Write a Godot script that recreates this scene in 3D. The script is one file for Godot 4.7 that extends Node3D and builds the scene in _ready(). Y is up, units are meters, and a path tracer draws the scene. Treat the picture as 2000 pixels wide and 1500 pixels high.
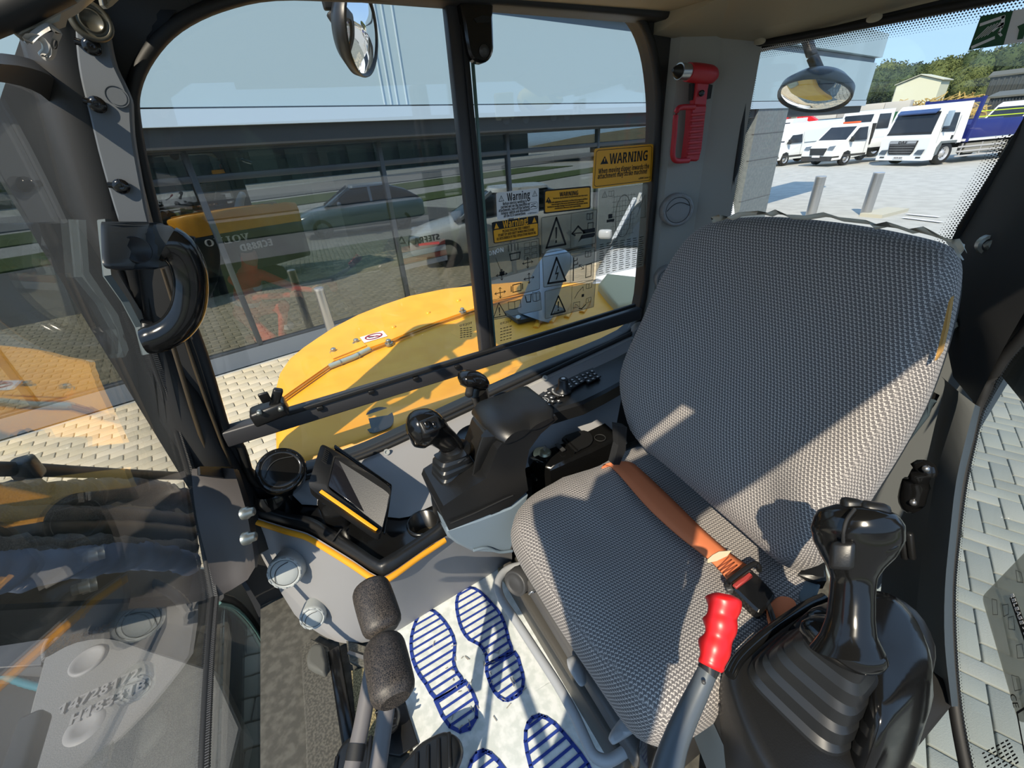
extends Node3D
# A compact excavator's cab: x runs to the rear of the cab, y up, -z to the operator's right. The cab floor is y = 0, the yard y = -1.
const YARD := -1.0
var M := {}
var taken := {}
var group_id := 0
var rng := RandomNumberGenerator.new()

func _ready():
	# ---- camera, sky, sun, exposure
	var cam := Camera3D.new(); cam.name = "camera"; add_child(cam)
	cam.transform = Transform3D(Basis(Vector3(0.87904,-0.06670,0.47206),Vector3(0.28651,0.86532,-0.41127),Vector3(-0.38105,0.49677,0.77976)), Vector3(0, 1.2, 0))
	cam.fov = 85.5649; cam.near = 0.02; cam.far = 600.0; cam.current = true
	var env := Environment.new()
	env.background_mode = Environment.BG_SKY
	var sm := ProceduralSkyMaterial.new()
	sm.sky_top_color = Color(0.50, 0.63, 0.78); sm.sky_horizon_color = Color(0.57, 0.69, 0.80); sm.sky_curve = 0.12
	sm.ground_bottom_color = Color(0.45, 0.45, 0.43); sm.ground_horizon_color = Color(0.6, 0.62, 0.62)
	sm.sky_energy_multiplier = 1.25
	env.sky = Sky.new(); env.sky.sky_material = sm
	env.tonemap_mode = Environment.TONE_MAPPER_LINEAR
	env.tonemap_exposure = 1.3
	env.sdfgi_enabled = true; env.ssao_enabled = true; env.ssil_enabled = true
	var we := WorldEnvironment.new(); we.name = "world_environment"; we.environment = env; add_child(we)
	var sun := DirectionalLight3D.new(); sun.name = "sun"; add_child(sun)
	sun.basis = Basis.looking_at(Vector3(0.84, -1.0, -0.62).normalized(), Vector3.UP)
	sun.light_energy = 1.5; sun.light_color = Color(1.0, 0.95, 0.86); sun.light_angular_distance = 0.55
	sun.shadow_enabled = true
	rng.seed = 11
	materials()
	# ---- the large structure, then the objects, small details last
	yard()
	showroom()
	cab_shell()
	cab_windows()
	machine_outside()
	right_console()
	seat()
	left_console()
	foot_area()
	cab_details()
	stickers()
	vehicles()
	far_hill()
	behind_camera()

func V(x, y, z) -> Vector3: return Vector3(x, y, z)

# ---------------------------------------------------------------- naming and hierarchy
func thing(called, label, category, at := Vector3.ZERO, group := "") -> Node3D:
	var o := Node3D.new(); o.name = numbered(called); add_child(o); o.position = at
	o.set_meta("label", label); o.set_meta("category", category)
	if group: o.set_meta("group", group)
	return o

func numbered(called) -> String:
	var n: int = taken.get(called, -1) + 1
	taken[called] = n
	return called if n == 0 else "%s_%03d" % [called, n]

func struct_root(called) -> Node3D:
	var o := Node3D.new(); o.name = numbered(called); add_child(o); o.set_meta("kind", "structure"); return o

func origin_of(p) -> Vector3:
	var v := Vector3.ZERO
	while p != self and p != null:
		v += p.position; p = p.get_parent()
	return v

# commits a SurfaceTool whose points are in the scene's own metres as ONE mesh under parent
func put(called, s: SurfaceTool, m: Material, parent: Node = null) -> MeshInstance3D:
	var o := MeshInstance3D.new()
	s.generate_normals()
	o.mesh = s.commit()
	o.material_override = m
	if parent == null:
		o.name = numbered(called); add_child(o)
	else:
		o.name = called; parent.add_child(o, true)
		o.position = -origin_of(parent)
	return o

# the same for a mesh whose points are already in the parent's frame
func put_local(called, s: SurfaceTool, m: Material, parent: Node, xf := Transform3D()) -> MeshInstance3D:
	var o := MeshInstance3D.new()
	s.generate_normals()
	o.mesh = s.commit(); o.material_override = m; o.name = called
	parent.add_child(o, true); o.transform = xf
	return o

func struct(called, s: SurfaceTool, m: Material, parent: Node = null) -> MeshInstance3D:
	var o := put(called, s, m, parent)
	if parent == null: o.set_meta("kind", "structure")
	return o

func tag(o: Node3D, label, category, group := "") -> Node3D:
	o.set_meta("label", label); o.set_meta("category", category)
	if group: o.set_meta("group", group)
	return o

func copy_of(o: Node3D, label, at: Vector3, turn := 0.0, group := "") -> Node3D:
	var base: String = o.name
	var cut := base.rfind("_")
	if cut > 0 and base.substr(cut + 1).is_valid_int(): base = base.substr(0, cut)
	var c: Node3D = o.duplicate(); c.name = numbered(base); add_child(c)
	c.position = at; c.rotation.y = turn; c.set_meta("label", label)
	if group: c.set_meta("group", group)
	return c

# ---------------------------------------------------------------- shapes
func mk() -> SurfaceTool:
	var s := SurfaceTool.new(); s.begin(Mesh.PRIMITIVE_TRIANGLES); return s

func flat(s): s.set_smooth_group(-1)
func soft(s): group_id += 1; s.set_smooth_group(group_id)

func tri(s: SurfaceTool, a: Vector3, b: Vector3, c: Vector3):
	s.add_vertex(a); s.add_vertex(b); s.add_vertex(c)

func quad(s: SurfaceTool, a: Vector3, b: Vector3, c: Vector3, d: Vector3):
	tri(s, a, b, c); tri(s, a, c, d)

# a smooth skin over rows of points
func grid(s: SurfaceTool, rows: Array, close_v := false, close_u := false):
	soft(s)
	var nu := rows.size()
	for i in (nu if close_u else nu - 1):
		var p: Array = rows[i]; var q: Array = rows[(i + 1) % nu]
		var nv := p.size()
		for j in (nv if close_v else nv - 1):
			var k := (j + 1) % nv
			var uvs := [Vector2(i, j), Vector2(i + 1, j), Vector2(i + 1, j + 1), Vector2(i, j + 1)]
			var v := [p[j], q[j], q[k], p[k]]
			for t in [0, 1, 2, 0, 2, 3]:
				s.set_uv(uvs[t] * 0.1); s.add_vertex(v[t])

func fan(s: SurfaceTool, ring: Array, flip := false):
	flat(s)
	var c := Vector3.ZERO
	for p in ring: c += p
	c /= ring.size()
	for i in ring.size():
		var a: Vector3 = ring[i]; var b: Vector3 = ring[(i + 1) % ring.size()]
		if flip: tri(s, c, b, a)
		else: tri(s, c, a, b)

func curve(pts: Array, n := 4, closed := false) -> Array:
	var out := []
	var m := pts.size()
	for i in (m if closed else m - 1):
		var p1: Vector3 = pts[i]; var p2: Vector3 = pts[(i + 1) % m]
		var p0: Vector3 = pts[(i - 1 + m) % m] if closed or i > 0 else p1 * 2.0 - p2
		var p3: Vector3 = pts[(i + 2) % m] if closed or i + 2 < m else p2 * 2.0 - p1
		for k in n: out.append(p1.cubic_interpolate(p2, p0, p3, float(k) / n))
	if not closed: out.append(pts[m - 1])
	return out

# a tube along a path; radius is a number or one number per point; flatten squeezes it along the second axis
func tube(s: SurfaceTool, path: Array, radius, sides := 10, flatten := 1.0, up := Vector3.UP, caps := true):
	var rows := []
	var n := path.size()
	for i in n:
		var t: Vector3 = (path[mini(i + 1, n - 1)] - path[maxi(i - 1, 0)]).normalized()
		var a := t.cross(up)
		if a.length() < 0.05: a = t.cross(Vector3.RIGHT)
		a = a.normalized()
		var b := a.cross(t).normalized()
		var r: float = radius[i] if radius is Array else radius
		var ring := []
		for k in sides:
			var an := TAU * k / sides
			ring.append(path[i] + a * cos(an) * r + b * sin(an) * r * flatten)
		rows.append(ring)
	grid(s, rows, true)
	if caps:
		fan(s, rows[0]); fan(s, rows[n - 1], true)

# a body of closed sections
func loft(s: SurfaceTool, rows: Array, caps := true):
	grid(s, rows, true)
	if caps:
		fan(s, rows[0]); fan(s, rows[rows.size() - 1], true)

# a turned body: profile of Vector2(radius, height) about the y axis of xf; sharp breaks the shading at every ring
func lathe(s: SurfaceTool, xf: Transform3D, profile: Array, sides := 24, sharp := false):
	var rows := []
	for p in profile:
		var ring := []
		for k in sides:
			var an := TAU * k / sides
			ring.append(xf * Vector3(cos(an) * p.x, p.y, sin(an) * p.x))
		rows.append(ring)
	if sharp:
		for i in rows.size() - 1: grid(s, [rows[i], rows[i + 1]], true)
	else: grid(s, rows, true)

# a box with rounded edges
func rbox(s: SurfaceTool, xf: Transform3D, size: Vector3, r := 0.0, fine := 1):
	var h := size / 2.0
	r = minf(r, minf(h.x, minf(h.y, h.z)) * 0.98)
	if r > 0.0: soft(s)
	else: flat(s)
	for ax in 3:
		for sg in [-1.0, 1.0]:
			var iu := (ax + 1) % 3; var iv := (ax + 2) % 3
			var cs := []
			for idx in [iu, iv]:
				var l := []
				if r > 0.0:
					for k in fine + 1: l.append([-1.0, -1.0 + float(k) / fine])
					for k in fine + 1: l.append([1.0, float(k) / fine])
				else: l = [[-1.0, 0.0], [1.0, 0.0]]
				cs.append(l)
			var pts := []
			for a in cs[0]:
				var row := []
				for b in cs[1]:
					var c := Vector3.ZERO
					c[ax] = sg * (h[ax] - r); c[iu] = a[0] * (h[iu] - r); c[iv] = b[0] * (h[iv] - r)
					if r > 0.0:
						var d := Vector3.ZERO
						d[ax] = sg; d[iu] = tan(a[1] * PI / 4.0); d[iv] = tan(b[1] * PI / 4.0)
						c += d.normalized() * r
					row.append(xf * c)
				pts.append(row)
			for i in pts.size() - 1:
				for j in pts[0].size() - 1:
					if sg > 0: quad(s, pts[i][j], pts[i][j + 1], pts[i + 1][j + 1], pts[i + 1][j])
					else: quad(s, pts[i][j], pts[i + 1][j], pts[i + 1][j + 1], pts[i][j + 1])

func box(s: SurfaceTool, at: Vector3, size: Vector3, r := 0.0, fine := 1):
	rbox(s, Transform3D(Basis(), at), size, r, fine)

# a frame whose y axis runs along dir
func along(dir: Vector3, at: Vector3, ref := Vector3.UP) -> Transform3D:
	var y := dir.normalized()
	var x := y.cross(ref)
	if x.length() < 0.01: x = y.cross(Vector3.RIGHT)
	x = x.normalized()
	return Transform3D(Basis(x, y, x.cross(y)), at)

# a bar of rectangular section between two points
func bar(s: SurfaceTool, a: Vector3, b: Vector3, w: float, t: float, ref := Vector3.UP, r := 0.0):
	rbox(s, along(b - a, (a + b) / 2.0, ref), Vector3(w, a.distance_to(b), t), r)

func normal_of(pts: Array) -> Vector3:
	var n := Vector3.ZERO
	for i in pts.size():
		n += (pts[i] - pts[0]).cross(pts[(i + 1) % pts.size()] - pts[0])
	return n.normalized()

func triangles_of(pts: Array) -> PackedInt32Array:
	var n := normal_of(pts)
	var x := n.cross(Vector3.UP if absf(n.y) < 0.9 else Vector3.RIGHT).normalized()
	var y := n.cross(x)
	var p := PackedVector2Array()
	for q in pts: p.append(Vector2(x.dot(q), y.dot(q)))
	return Geometry2D.triangulate_polygon(p)

# a plate: a closed outline pushed along a vector; bevel rounds the edge of its first face
func slab(s: SurfaceTool, pts: Array, push: Vector3, bevel := 0.0):
	var top := pts
	if bevel > 0.0:
		top = inset(pts, bevel)
		var low := []
		for p in pts: low.append(p + push.normalized() * bevel)
		grid(s, [top, low], true)
		pts = low; push -= push.normalized() * bevel
	flat(s)
	var ix := triangles_of(top)
	for i in range(0, ix.size(), 3):
		tri(s, top[ix[i]], top[ix[i + 1]], top[ix[i + 2]])
		tri(s, pts[ix[i]] + push, pts[ix[i + 2]] + push, pts[ix[i + 1]] + push)
	for i in pts.size():
		var a: Vector3 = pts[i]; var b: Vector3 = pts[(i + 1) % pts.size()]
		quad(s, a, b, b + push, a + push)

func inset(pts: Array, by: float) -> Array:
	var c := Vector3.ZERO
	for p in pts: c += p
	c /= pts.size()
	var n := normal_of(pts)
	var out := []
	for i in pts.size():
		var a: Vector3 = pts[(i - 1 + pts.size()) % pts.size()]; var b: Vector3 = pts[(i + 1) % pts.size()]
		var side: Vector3 = n.cross(b - a).normalized()
		out.append(pts[i] + side * by)
	return out

# a padded body over a closed outline: steps of (inset in metres, height along n)
func pillow(s: SurfaceTool, pts: Array, n: Vector3, steps: Array, close_bottom := true):
	var c := Vector3.ZERO
	for p in pts: c += p
	c /= pts.size()
	var reach := 0.0
	for p in pts: reach = maxf(reach, c.distance_to(p))
	var rows := []
	for st in steps:
		var ring := []
		for p in pts:
			var d: Vector3 = p - c
			var l := d.length()
			ring.append(c + d * maxf(0.0, 1.0 - st.x / l) + n * st.y)
		rows.append(ring)
	var mid := []
	for p in pts: mid.append(c + n * steps[-1].y)
	rows.append(mid)
	grid(s, rows, true)
	if close_bottom: fan(s, rows[0])

# a flat ribbon (a printed or drawn line) lying on a plane with normal n
func ribbon(s: SurfaceTool, pts: Array, w: float, n: Vector3, closed := false):
	flat(s)
	var m := pts.size()
	for i in (m if closed else m - 1):
		var a: Vector3 = pts[i]; var b: Vector3 = pts[(i + 1) % m]
		var d := (b - a).normalized()
		var x := d.cross(n).normalized() * w / 2.0
		var e := d * w * 0.35
		quad(s, a - x - e, a + x - e, b + x + e, b - x + e)

func disc(s: SurfaceTool, at: Vector3, n: Vector3, r: float, sides := 20):
	var xf := along(n, at)
	var ring := []
	for k in sides: ring.append(xf * Vector3(cos(TAU * k / sides) * r, 0, sin(TAU * k / sides) * r))
	fan(s, ring)

func ring_of(xf: Transform3D, r: float, sides := 24, squeeze := 1.0) -> Array:
	var out := []
	for k in sides: out.append(xf * Vector3(cos(TAU * k / sides) * r, 0, sin(TAU * k / sides) * r * squeeze))
	return out

# lettering on a plane: right and up are directions of the writing, at its centre
func text(parent: Node, words: String, at: Vector3, right: Vector3, up: Vector3, high: float, m: Material, bold := false, wide := 1.0, deep := 0.0006, font := "Droid Sans", called := "lettering") -> MeshInstance3D:
	var t := TextMesh.new()
	var f := SystemFont.new(); f.font_names = PackedStringArray([font]); f.font_weight = 700 if bold else 400
	t.font = f; t.text = words; t.font_size = 32; t.pixel_size = high / 32.0 * 1.35; t.depth = deep; t.curve_step = 2.0
	t.horizontal_alignment = HORIZONTAL_ALIGNMENT_CENTER; t.vertical_alignment = VERTICAL_ALIGNMENT_CENTER
	var o := MeshInstance3D.new(); o.mesh = t; o.material_override = m; o.name = called
	parent.add_child(o, true)
	var x := right.normalized(); var z := x.cross(up).normalized()
	o.transform = Transform3D(Basis(x * wide, z.cross(x), z), at - (origin_of(parent) if parent != self else Vector3.ZERO))
	return o

# ---------------------------------------------------------------- materials
func plain(c: Color, rough := 0.6, metal := 0.0, spec := 0.5) -> StandardMaterial3D:
	var m := StandardMaterial3D.new(); m.albedo_color = c; m.roughness = rough; m.metallic = metal; m.metallic_specular = spec
	return m

func noise_tex(freq: float, lo: Color, hi: Color, size := 512, kind := FastNoiseLite.TYPE_SIMPLEX_SMOOTH, oct := 4, a := 0.3, b := 0.7) -> NoiseTexture2D:
	var n := FastNoiseLite.new(); n.noise_type = kind; n.frequency = freq; n.fractal_octaves = oct; n.seed = 3
	var t := NoiseTexture2D.new(); t.width = size; t.height = size; t.seamless = true; t.noise = n
	var g := Gradient.new(); g.offsets = PackedFloat32Array([a, b]); g.colors = PackedColorArray([lo, hi])
	t.color_ramp = g
	return t

func bumpy(m: StandardMaterial3D, tex: Texture2D, strength: float) -> StandardMaterial3D:
	m.normal_enabled = true; m.normal_texture = tex; m.normal_scale = strength
	return m

func mottled(lo: Color, hi: Color, freq: float, scale: float, rough := 0.7, metal := 0.0, world := true) -> StandardMaterial3D:
	var m := plain(Color.WHITE, rough, metal)
	m.albedo_texture = noise_tex(freq, lo, hi)
	m.uv1_triplanar = true; m.uv1_world_triplanar = world; m.uv1_scale = Vector3.ONE * scale
	return m

func glassy(c: Color) -> StandardMaterial3D:
	var m := plain(c, 0.0); m.transparency = BaseMaterial3D.TRANSPARENCY_ALPHA; return m

func gray(v: float, warm := 0.0) -> Color: return Color(v + warm, v, v - warm)

func materials():
	var grain := NoiseTexture2D.new()
	var gn := FastNoiseLite.new(); gn.noise_type = FastNoiseLite.TYPE_CELLULAR; gn.frequency = 0.12; gn.seed = 5
	grain.width = 256; grain.height = 256; grain.seamless = true; grain.noise = gn; grain.as_normal_map = true; grain.bump_strength = 3.0
	var grained := func(c: Color, rough: float, k: float, sc: float) -> StandardMaterial3D:
		var m := plain(c, rough); bumpy(m, grain, k); m.uv1_triplanar = true; m.uv1_world_triplanar = true; m.uv1_scale = Vector3.ONE * sc; return m
	M.black = grained.call(gray(0.10), 0.38, 0.12, 14.0)
	M.gloss = plain(gray(0.075), 0.14)
	M.matte = plain(gray(0.115), 0.75)
	M.rubber = plain(gray(0.085), 0.6)
	M.boot = plain(Color(0.12, 0.125, 0.13), 0.34)
	M.trim = grained.call(Color(0.555, 0.555, 0.56), 0.62, 0.1, 12.0)
	M.trim_light = grained.call(Color(0.60, 0.60, 0.59), 0.6, 0.1, 12.0)
	M.trim_blue = grained.call(Color(0.47, 0.53, 0.575), 0.5, 0.1, 12.0)
	M.pillar = grained.call(Color(0.60, 0.60, 0.575), 0.65, 0.15, 10.0)
	M.head = grained.call(Color(0.60, 0.565, 0.48), 0.75, 0.15, 10.0)
	M.shell = plain(gray(0.155), 0.55)
	M.shell_grey = plain(Color(0.40, 0.41, 0.405), 0.6)
	M.frame = plain(Color(0.215, 0.215, 0.225), 0.45)
	M.rail = plain(Color(0.36, 0.38, 0.40), 0.6)
	M.panel = plain(Color(0.27, 0.255, 0.25), 0.5)
	M.yellow = mottled(Color(0.925, 0.635, 0.14), Color(0.95, 0.67, 0.17), 0.015, 0.8, 0.42)
	M.yellow_trim = plain(Color(0.91, 0.62, 0.12), 0.5)
	M.orange_trim = plain(Color(0.88, 0.55, 0.10), 0.5)
	M.white = plain(gray(0.86), 0.6)
	M.vent = plain(Color(0.64, 0.66, 0.66), 0.5)
	M.vent_grey = plain(Color(0.54, 0.545, 0.545), 0.55)
	M.steel = plain(gray(0.72), 0.28, 0.9)
	M.zinc = plain(Color(0.62, 0.63, 0.60), 0.4, 0.8)
	M.tube = plain(Color(0.62, 0.63, 0.64), 0.45)
	M.dark_metal = plain(gray(0.30), 0.5, 0.4)
	M.red = plain(Color(0.84, 0.10, 0.11), 0.36)
	M.hammer_red = plain(Color(0.72, 0.13, 0.17), 0.5)
	M.glass = glassy(Color(0.45, 0.62, 0.58, 0.012))
	M.glass_edge = plain(Color(0.34, 0.46, 0.43), 0.2)
	M.screen = plain(Color(0.10, 0.10, 0.115), 0.12)
	M.mirror = plain(gray(0.9), 0.02, 1.0)
	M.ink = plain(gray(0.06), 0.6)
	M.paint_blue = plain(Color(0.13, 0.23, 0.55), 0.6)
	M.sticker = plain(Color(0.93, 0.66, 0.13), 0.45)
	M.paper = plain(gray(0.88), 0.5)
	M.belt = mottled(Color(0.78, 0.42, 0.25), Color(0.86, 0.50, 0.32), 0.2, 20.0, 0.75)
	M.mat = mottled(Color(0.80, 0.82, 0.80), Color(0.88, 0.89, 0.875), 0.02, 3.0, 0.6)
	M.fabric = fabric()
	M.leather = leather()
	M.dirt = mottled(Color(0.27, 0.265, 0.245), Color(0.34, 0.335, 0.31), 0.03, 2.0, 0.85)
	M.canvas = mottled(Color(0.17, 0.17, 0.17), Color(0.30, 0.295, 0.28), 0.12, 4.0, 0.7)

# the seat's woven cloth: rows of small pale hooks on a slate ground
func fabric() -> StandardMaterial3D:
	var im := Image.create(96, 72, false, Image.FORMAT_RGB8)
	im.fill(Color(0.40, 0.385, 0.38))
	for y in 72:
		for x in 96:
			var k := 0.03 * sin(x * 1.57) + 0.03 * sin(y * 1.57)
			im.set_pixel(x, y, Color(0.40 + k, 0.385 + k, 0.38 + k))
	var pale := Color(0.78, 0.75, 0.72)
	for r in 4:
		for c in 4:
			var x0 := c * 24 + (12 if r % 2 else 0)
			var y0 := r * 18
			for d in [[1, 2, 11, 4], [8, 5, 6, 4], [10, 9, 10, 4], [12, 13, 4, 3], [18, 6, 4, 4]]:
				for yy in d[3]:
					for xx in d[2]:
						im.set_pixel((x0 + d[0] + xx) % 96, (y0 + d[1] + yy) % 72, pale * (0.92 + 0.08 * ((xx + yy) % 2)))
	var m := plain(Color.WHITE, 0.92, 0.0, 0.25)
	im.generate_mipmaps()
	m.albedo_texture = ImageTexture.create_from_image(im)
	m.uv1_triplanar = true; m.uv1_scale = Vector3(38.0, 42.0, 38.0); m.uv1_triplanar_sharpness = 8.0
	m.rim_enabled = true; m.rim = 0.2
	return m

# crazed leather of the travel lever pads
func leather() -> StandardMaterial3D:
	var n := FastNoiseLite.new(); n.noise_type = FastNoiseLite.TYPE_CELLULAR; n.frequency = 0.07; n.cellular_return_type = FastNoiseLite.RETURN_DISTANCE2_SUB; n.seed = 9
	var t := NoiseTexture2D.new(); t.width = 512; t.height = 512; t.seamless = true; t.noise = n
	var g := Gradient.new(); g.offsets = PackedFloat32Array([0.0, 0.20, 0.42]); g.colors = PackedColorArray([Color(0.46, 0.41, 0.355), Color(0.30, 0.27, 0.245), Color(0.09, 0.085, 0.085)])
	t.color_ramp = g
	var m := plain(Color.WHITE, 0.5); m.albedo_texture = t
	m.uv1_triplanar = true; m.uv1_scale = Vector3.ONE * 8.0
	return m

# ================================================================ yard and showroom
# a point on the showroom front: u along it, y up, o out from the glass
func fp(u: float, y: float, o: float) -> Vector3: return Vector3(-0.664 + 0.984 * u + 0.177 * o, y, -5.909 - 0.177 * u + 0.984 * o)
func fbox(s: SurfaceTool, u0: float, u1: float, y0: float, y1: float, o0: float, o1: float, r := 0.0):
	rbox(s, Transform3D(Basis(V(0.984, 0, -0.177), Vector3.UP, V(0.177, 0, 0.984)), fp((u0 + u1) / 2, (y0 + y1) / 2, (o0 + o1) / 2)), V(u1 - u0, y1 - y0, o1 - o0), r)

func paver_mesh(size: Vector3) -> Mesh:
	var s := mk()
	rbox(s, Transform3D(), size, 0.006)
	s.generate_normals(); return s.commit()

# blocks laid at the given places; the nearest ones are pieces of their own, the rest one field
func lay(root: Node3D, places: Array, size: Vector3, mats: Array, near: Vector3, most: int):
	var mesh := paver_mesh(size)
	places.sort_custom(func(a, b): return a.origin.distance_squared_to(near) < b.origin.distance_squared_to(near))
	for i in mini(most, places.size()):
		var o := MeshInstance3D.new(); o.name = "paver"; o.mesh = mesh; o.material_override = mats[rng.randi() % mats.size()]
		root.add_child(o, true); o.transform = places[i]
	var groups := []
	for m in mats: groups.append([])
	for i in range(most, places.size()): groups[rng.randi() % mats.size()].append(places[i])
	for k in mats.size():
		if groups[k].is_empty(): continue
		var mm := MultiMesh.new(); mm.transform_format = MultiMesh.TRANSFORM_3D; mm.mesh = mesh; mm.instance_count = groups[k].size()
		for i in groups[k].size(): mm.set_instance_transform(i, groups[k][i])
		var mi := MultiMeshInstance3D.new(); mi.multimesh = mm; mi.material_override = mats[k]; mi.name = "paver_field"
		mi.set_meta("kind", "stuff"); root.add_child(mi, true)

func yard():
	var concrete := mottled(Color(0.645, 0.645, 0.62), Color(0.69, 0.69, 0.665), 0.015, 0.22, 0.9)
	var s := mk()
	box(s, V(30, YARD - 0.27, 0), V(260, 0.5, 260))
	struct("ground", s, concrete)
	s = mk(); box(s, V(-7, YARD - 0.03, 2.6), V(36, 0.03, 9.6)); struct("floor_dark_paving", s, mottled(Color(0.36, 0.36, 0.355), Color(0.43, 0.43, 0.42), 0.05, 0.8, 0.9))
	# block paving: cream in front of the showroom, grey herringbone beside the cab
	var paving := struct_root("floor_block_paving")
	var cream := [plain(Color(0.745, 0.70, 0.60), 0.9), plain(Color(0.715, 0.675, 0.58), 0.9), plain(Color(0.77, 0.725, 0.63), 0.9)]
	var places := []
	var turn := Basis(V(0.984, 0, -0.177), Vector3.UP, V(0.177, 0, 0.984))
	for r in 46:
		for c in range(-34, 34):
			var p := fp(c * 0.206 + (0.103 if r % 2 else 0.0), YARD - 0.02 + rng.randf() * 0.003, 0.22 + r * 0.106)
			places.append(Transform3D(turn, p))
	lay(paving, places, V(0.2, 0.06, 0.1), cream, V(-0.8, YARD, -4.9), 240)
	s = mk(); fbox(s, -7.2, 7.2, YARD - 0.1, YARD - 0.018, 0.1, 5.2); struct("sand_bed", s, plain(Color(0.50, 0.48, 0.42), 0.95), paving)
	var stone := [plain(Color(0.515, 0.53, 0.495), 0.85), plain(Color(0.485, 0.50, 0.47), 0.85), plain(Color(0.54, 0.55, 0.515), 0.85)]
	for m in stone: bumpy(m, M.black.normal_texture, 0.5); m.uv1_triplanar = true; m.uv1_scale = Vector3.ONE * 5.0
	places = []
	var yaw := Basis(Vector3.UP, 0.42)
	for i in range(-44, 46):
		for j in range(-26, 26):
			var d := posmod(i - j, 4)
			if d != 0 and d != 3: continue
			var at := yaw * V(i * 0.106 + (0.053 if d == 0 else 0.0), 0, j * 0.106 + (0.053 if d == 3 else 0.0)) + V(5.2, YARD - 0.02 + rng.randf() * 0.004, -0.5)
			if at.x < 1.6: continue
			places.append(Transform3D(yaw * Basis(Vector3.UP, 0.0 if d == 0 else PI / 2), at))
	lay(paving, places, V(0.205, 0.06, 0.099), stone, V(3.0, YARD, -0.2), 290)
	s = mk(); rbox(s, Transform3D(yaw, V(5.2, YARD - 0.045, -0.5)), V(9.6, 0.06, 5.6)); struct("sand_bed", s, plain(Color(0.62, 0.63, 0.59), 0.95), paving)

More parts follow.
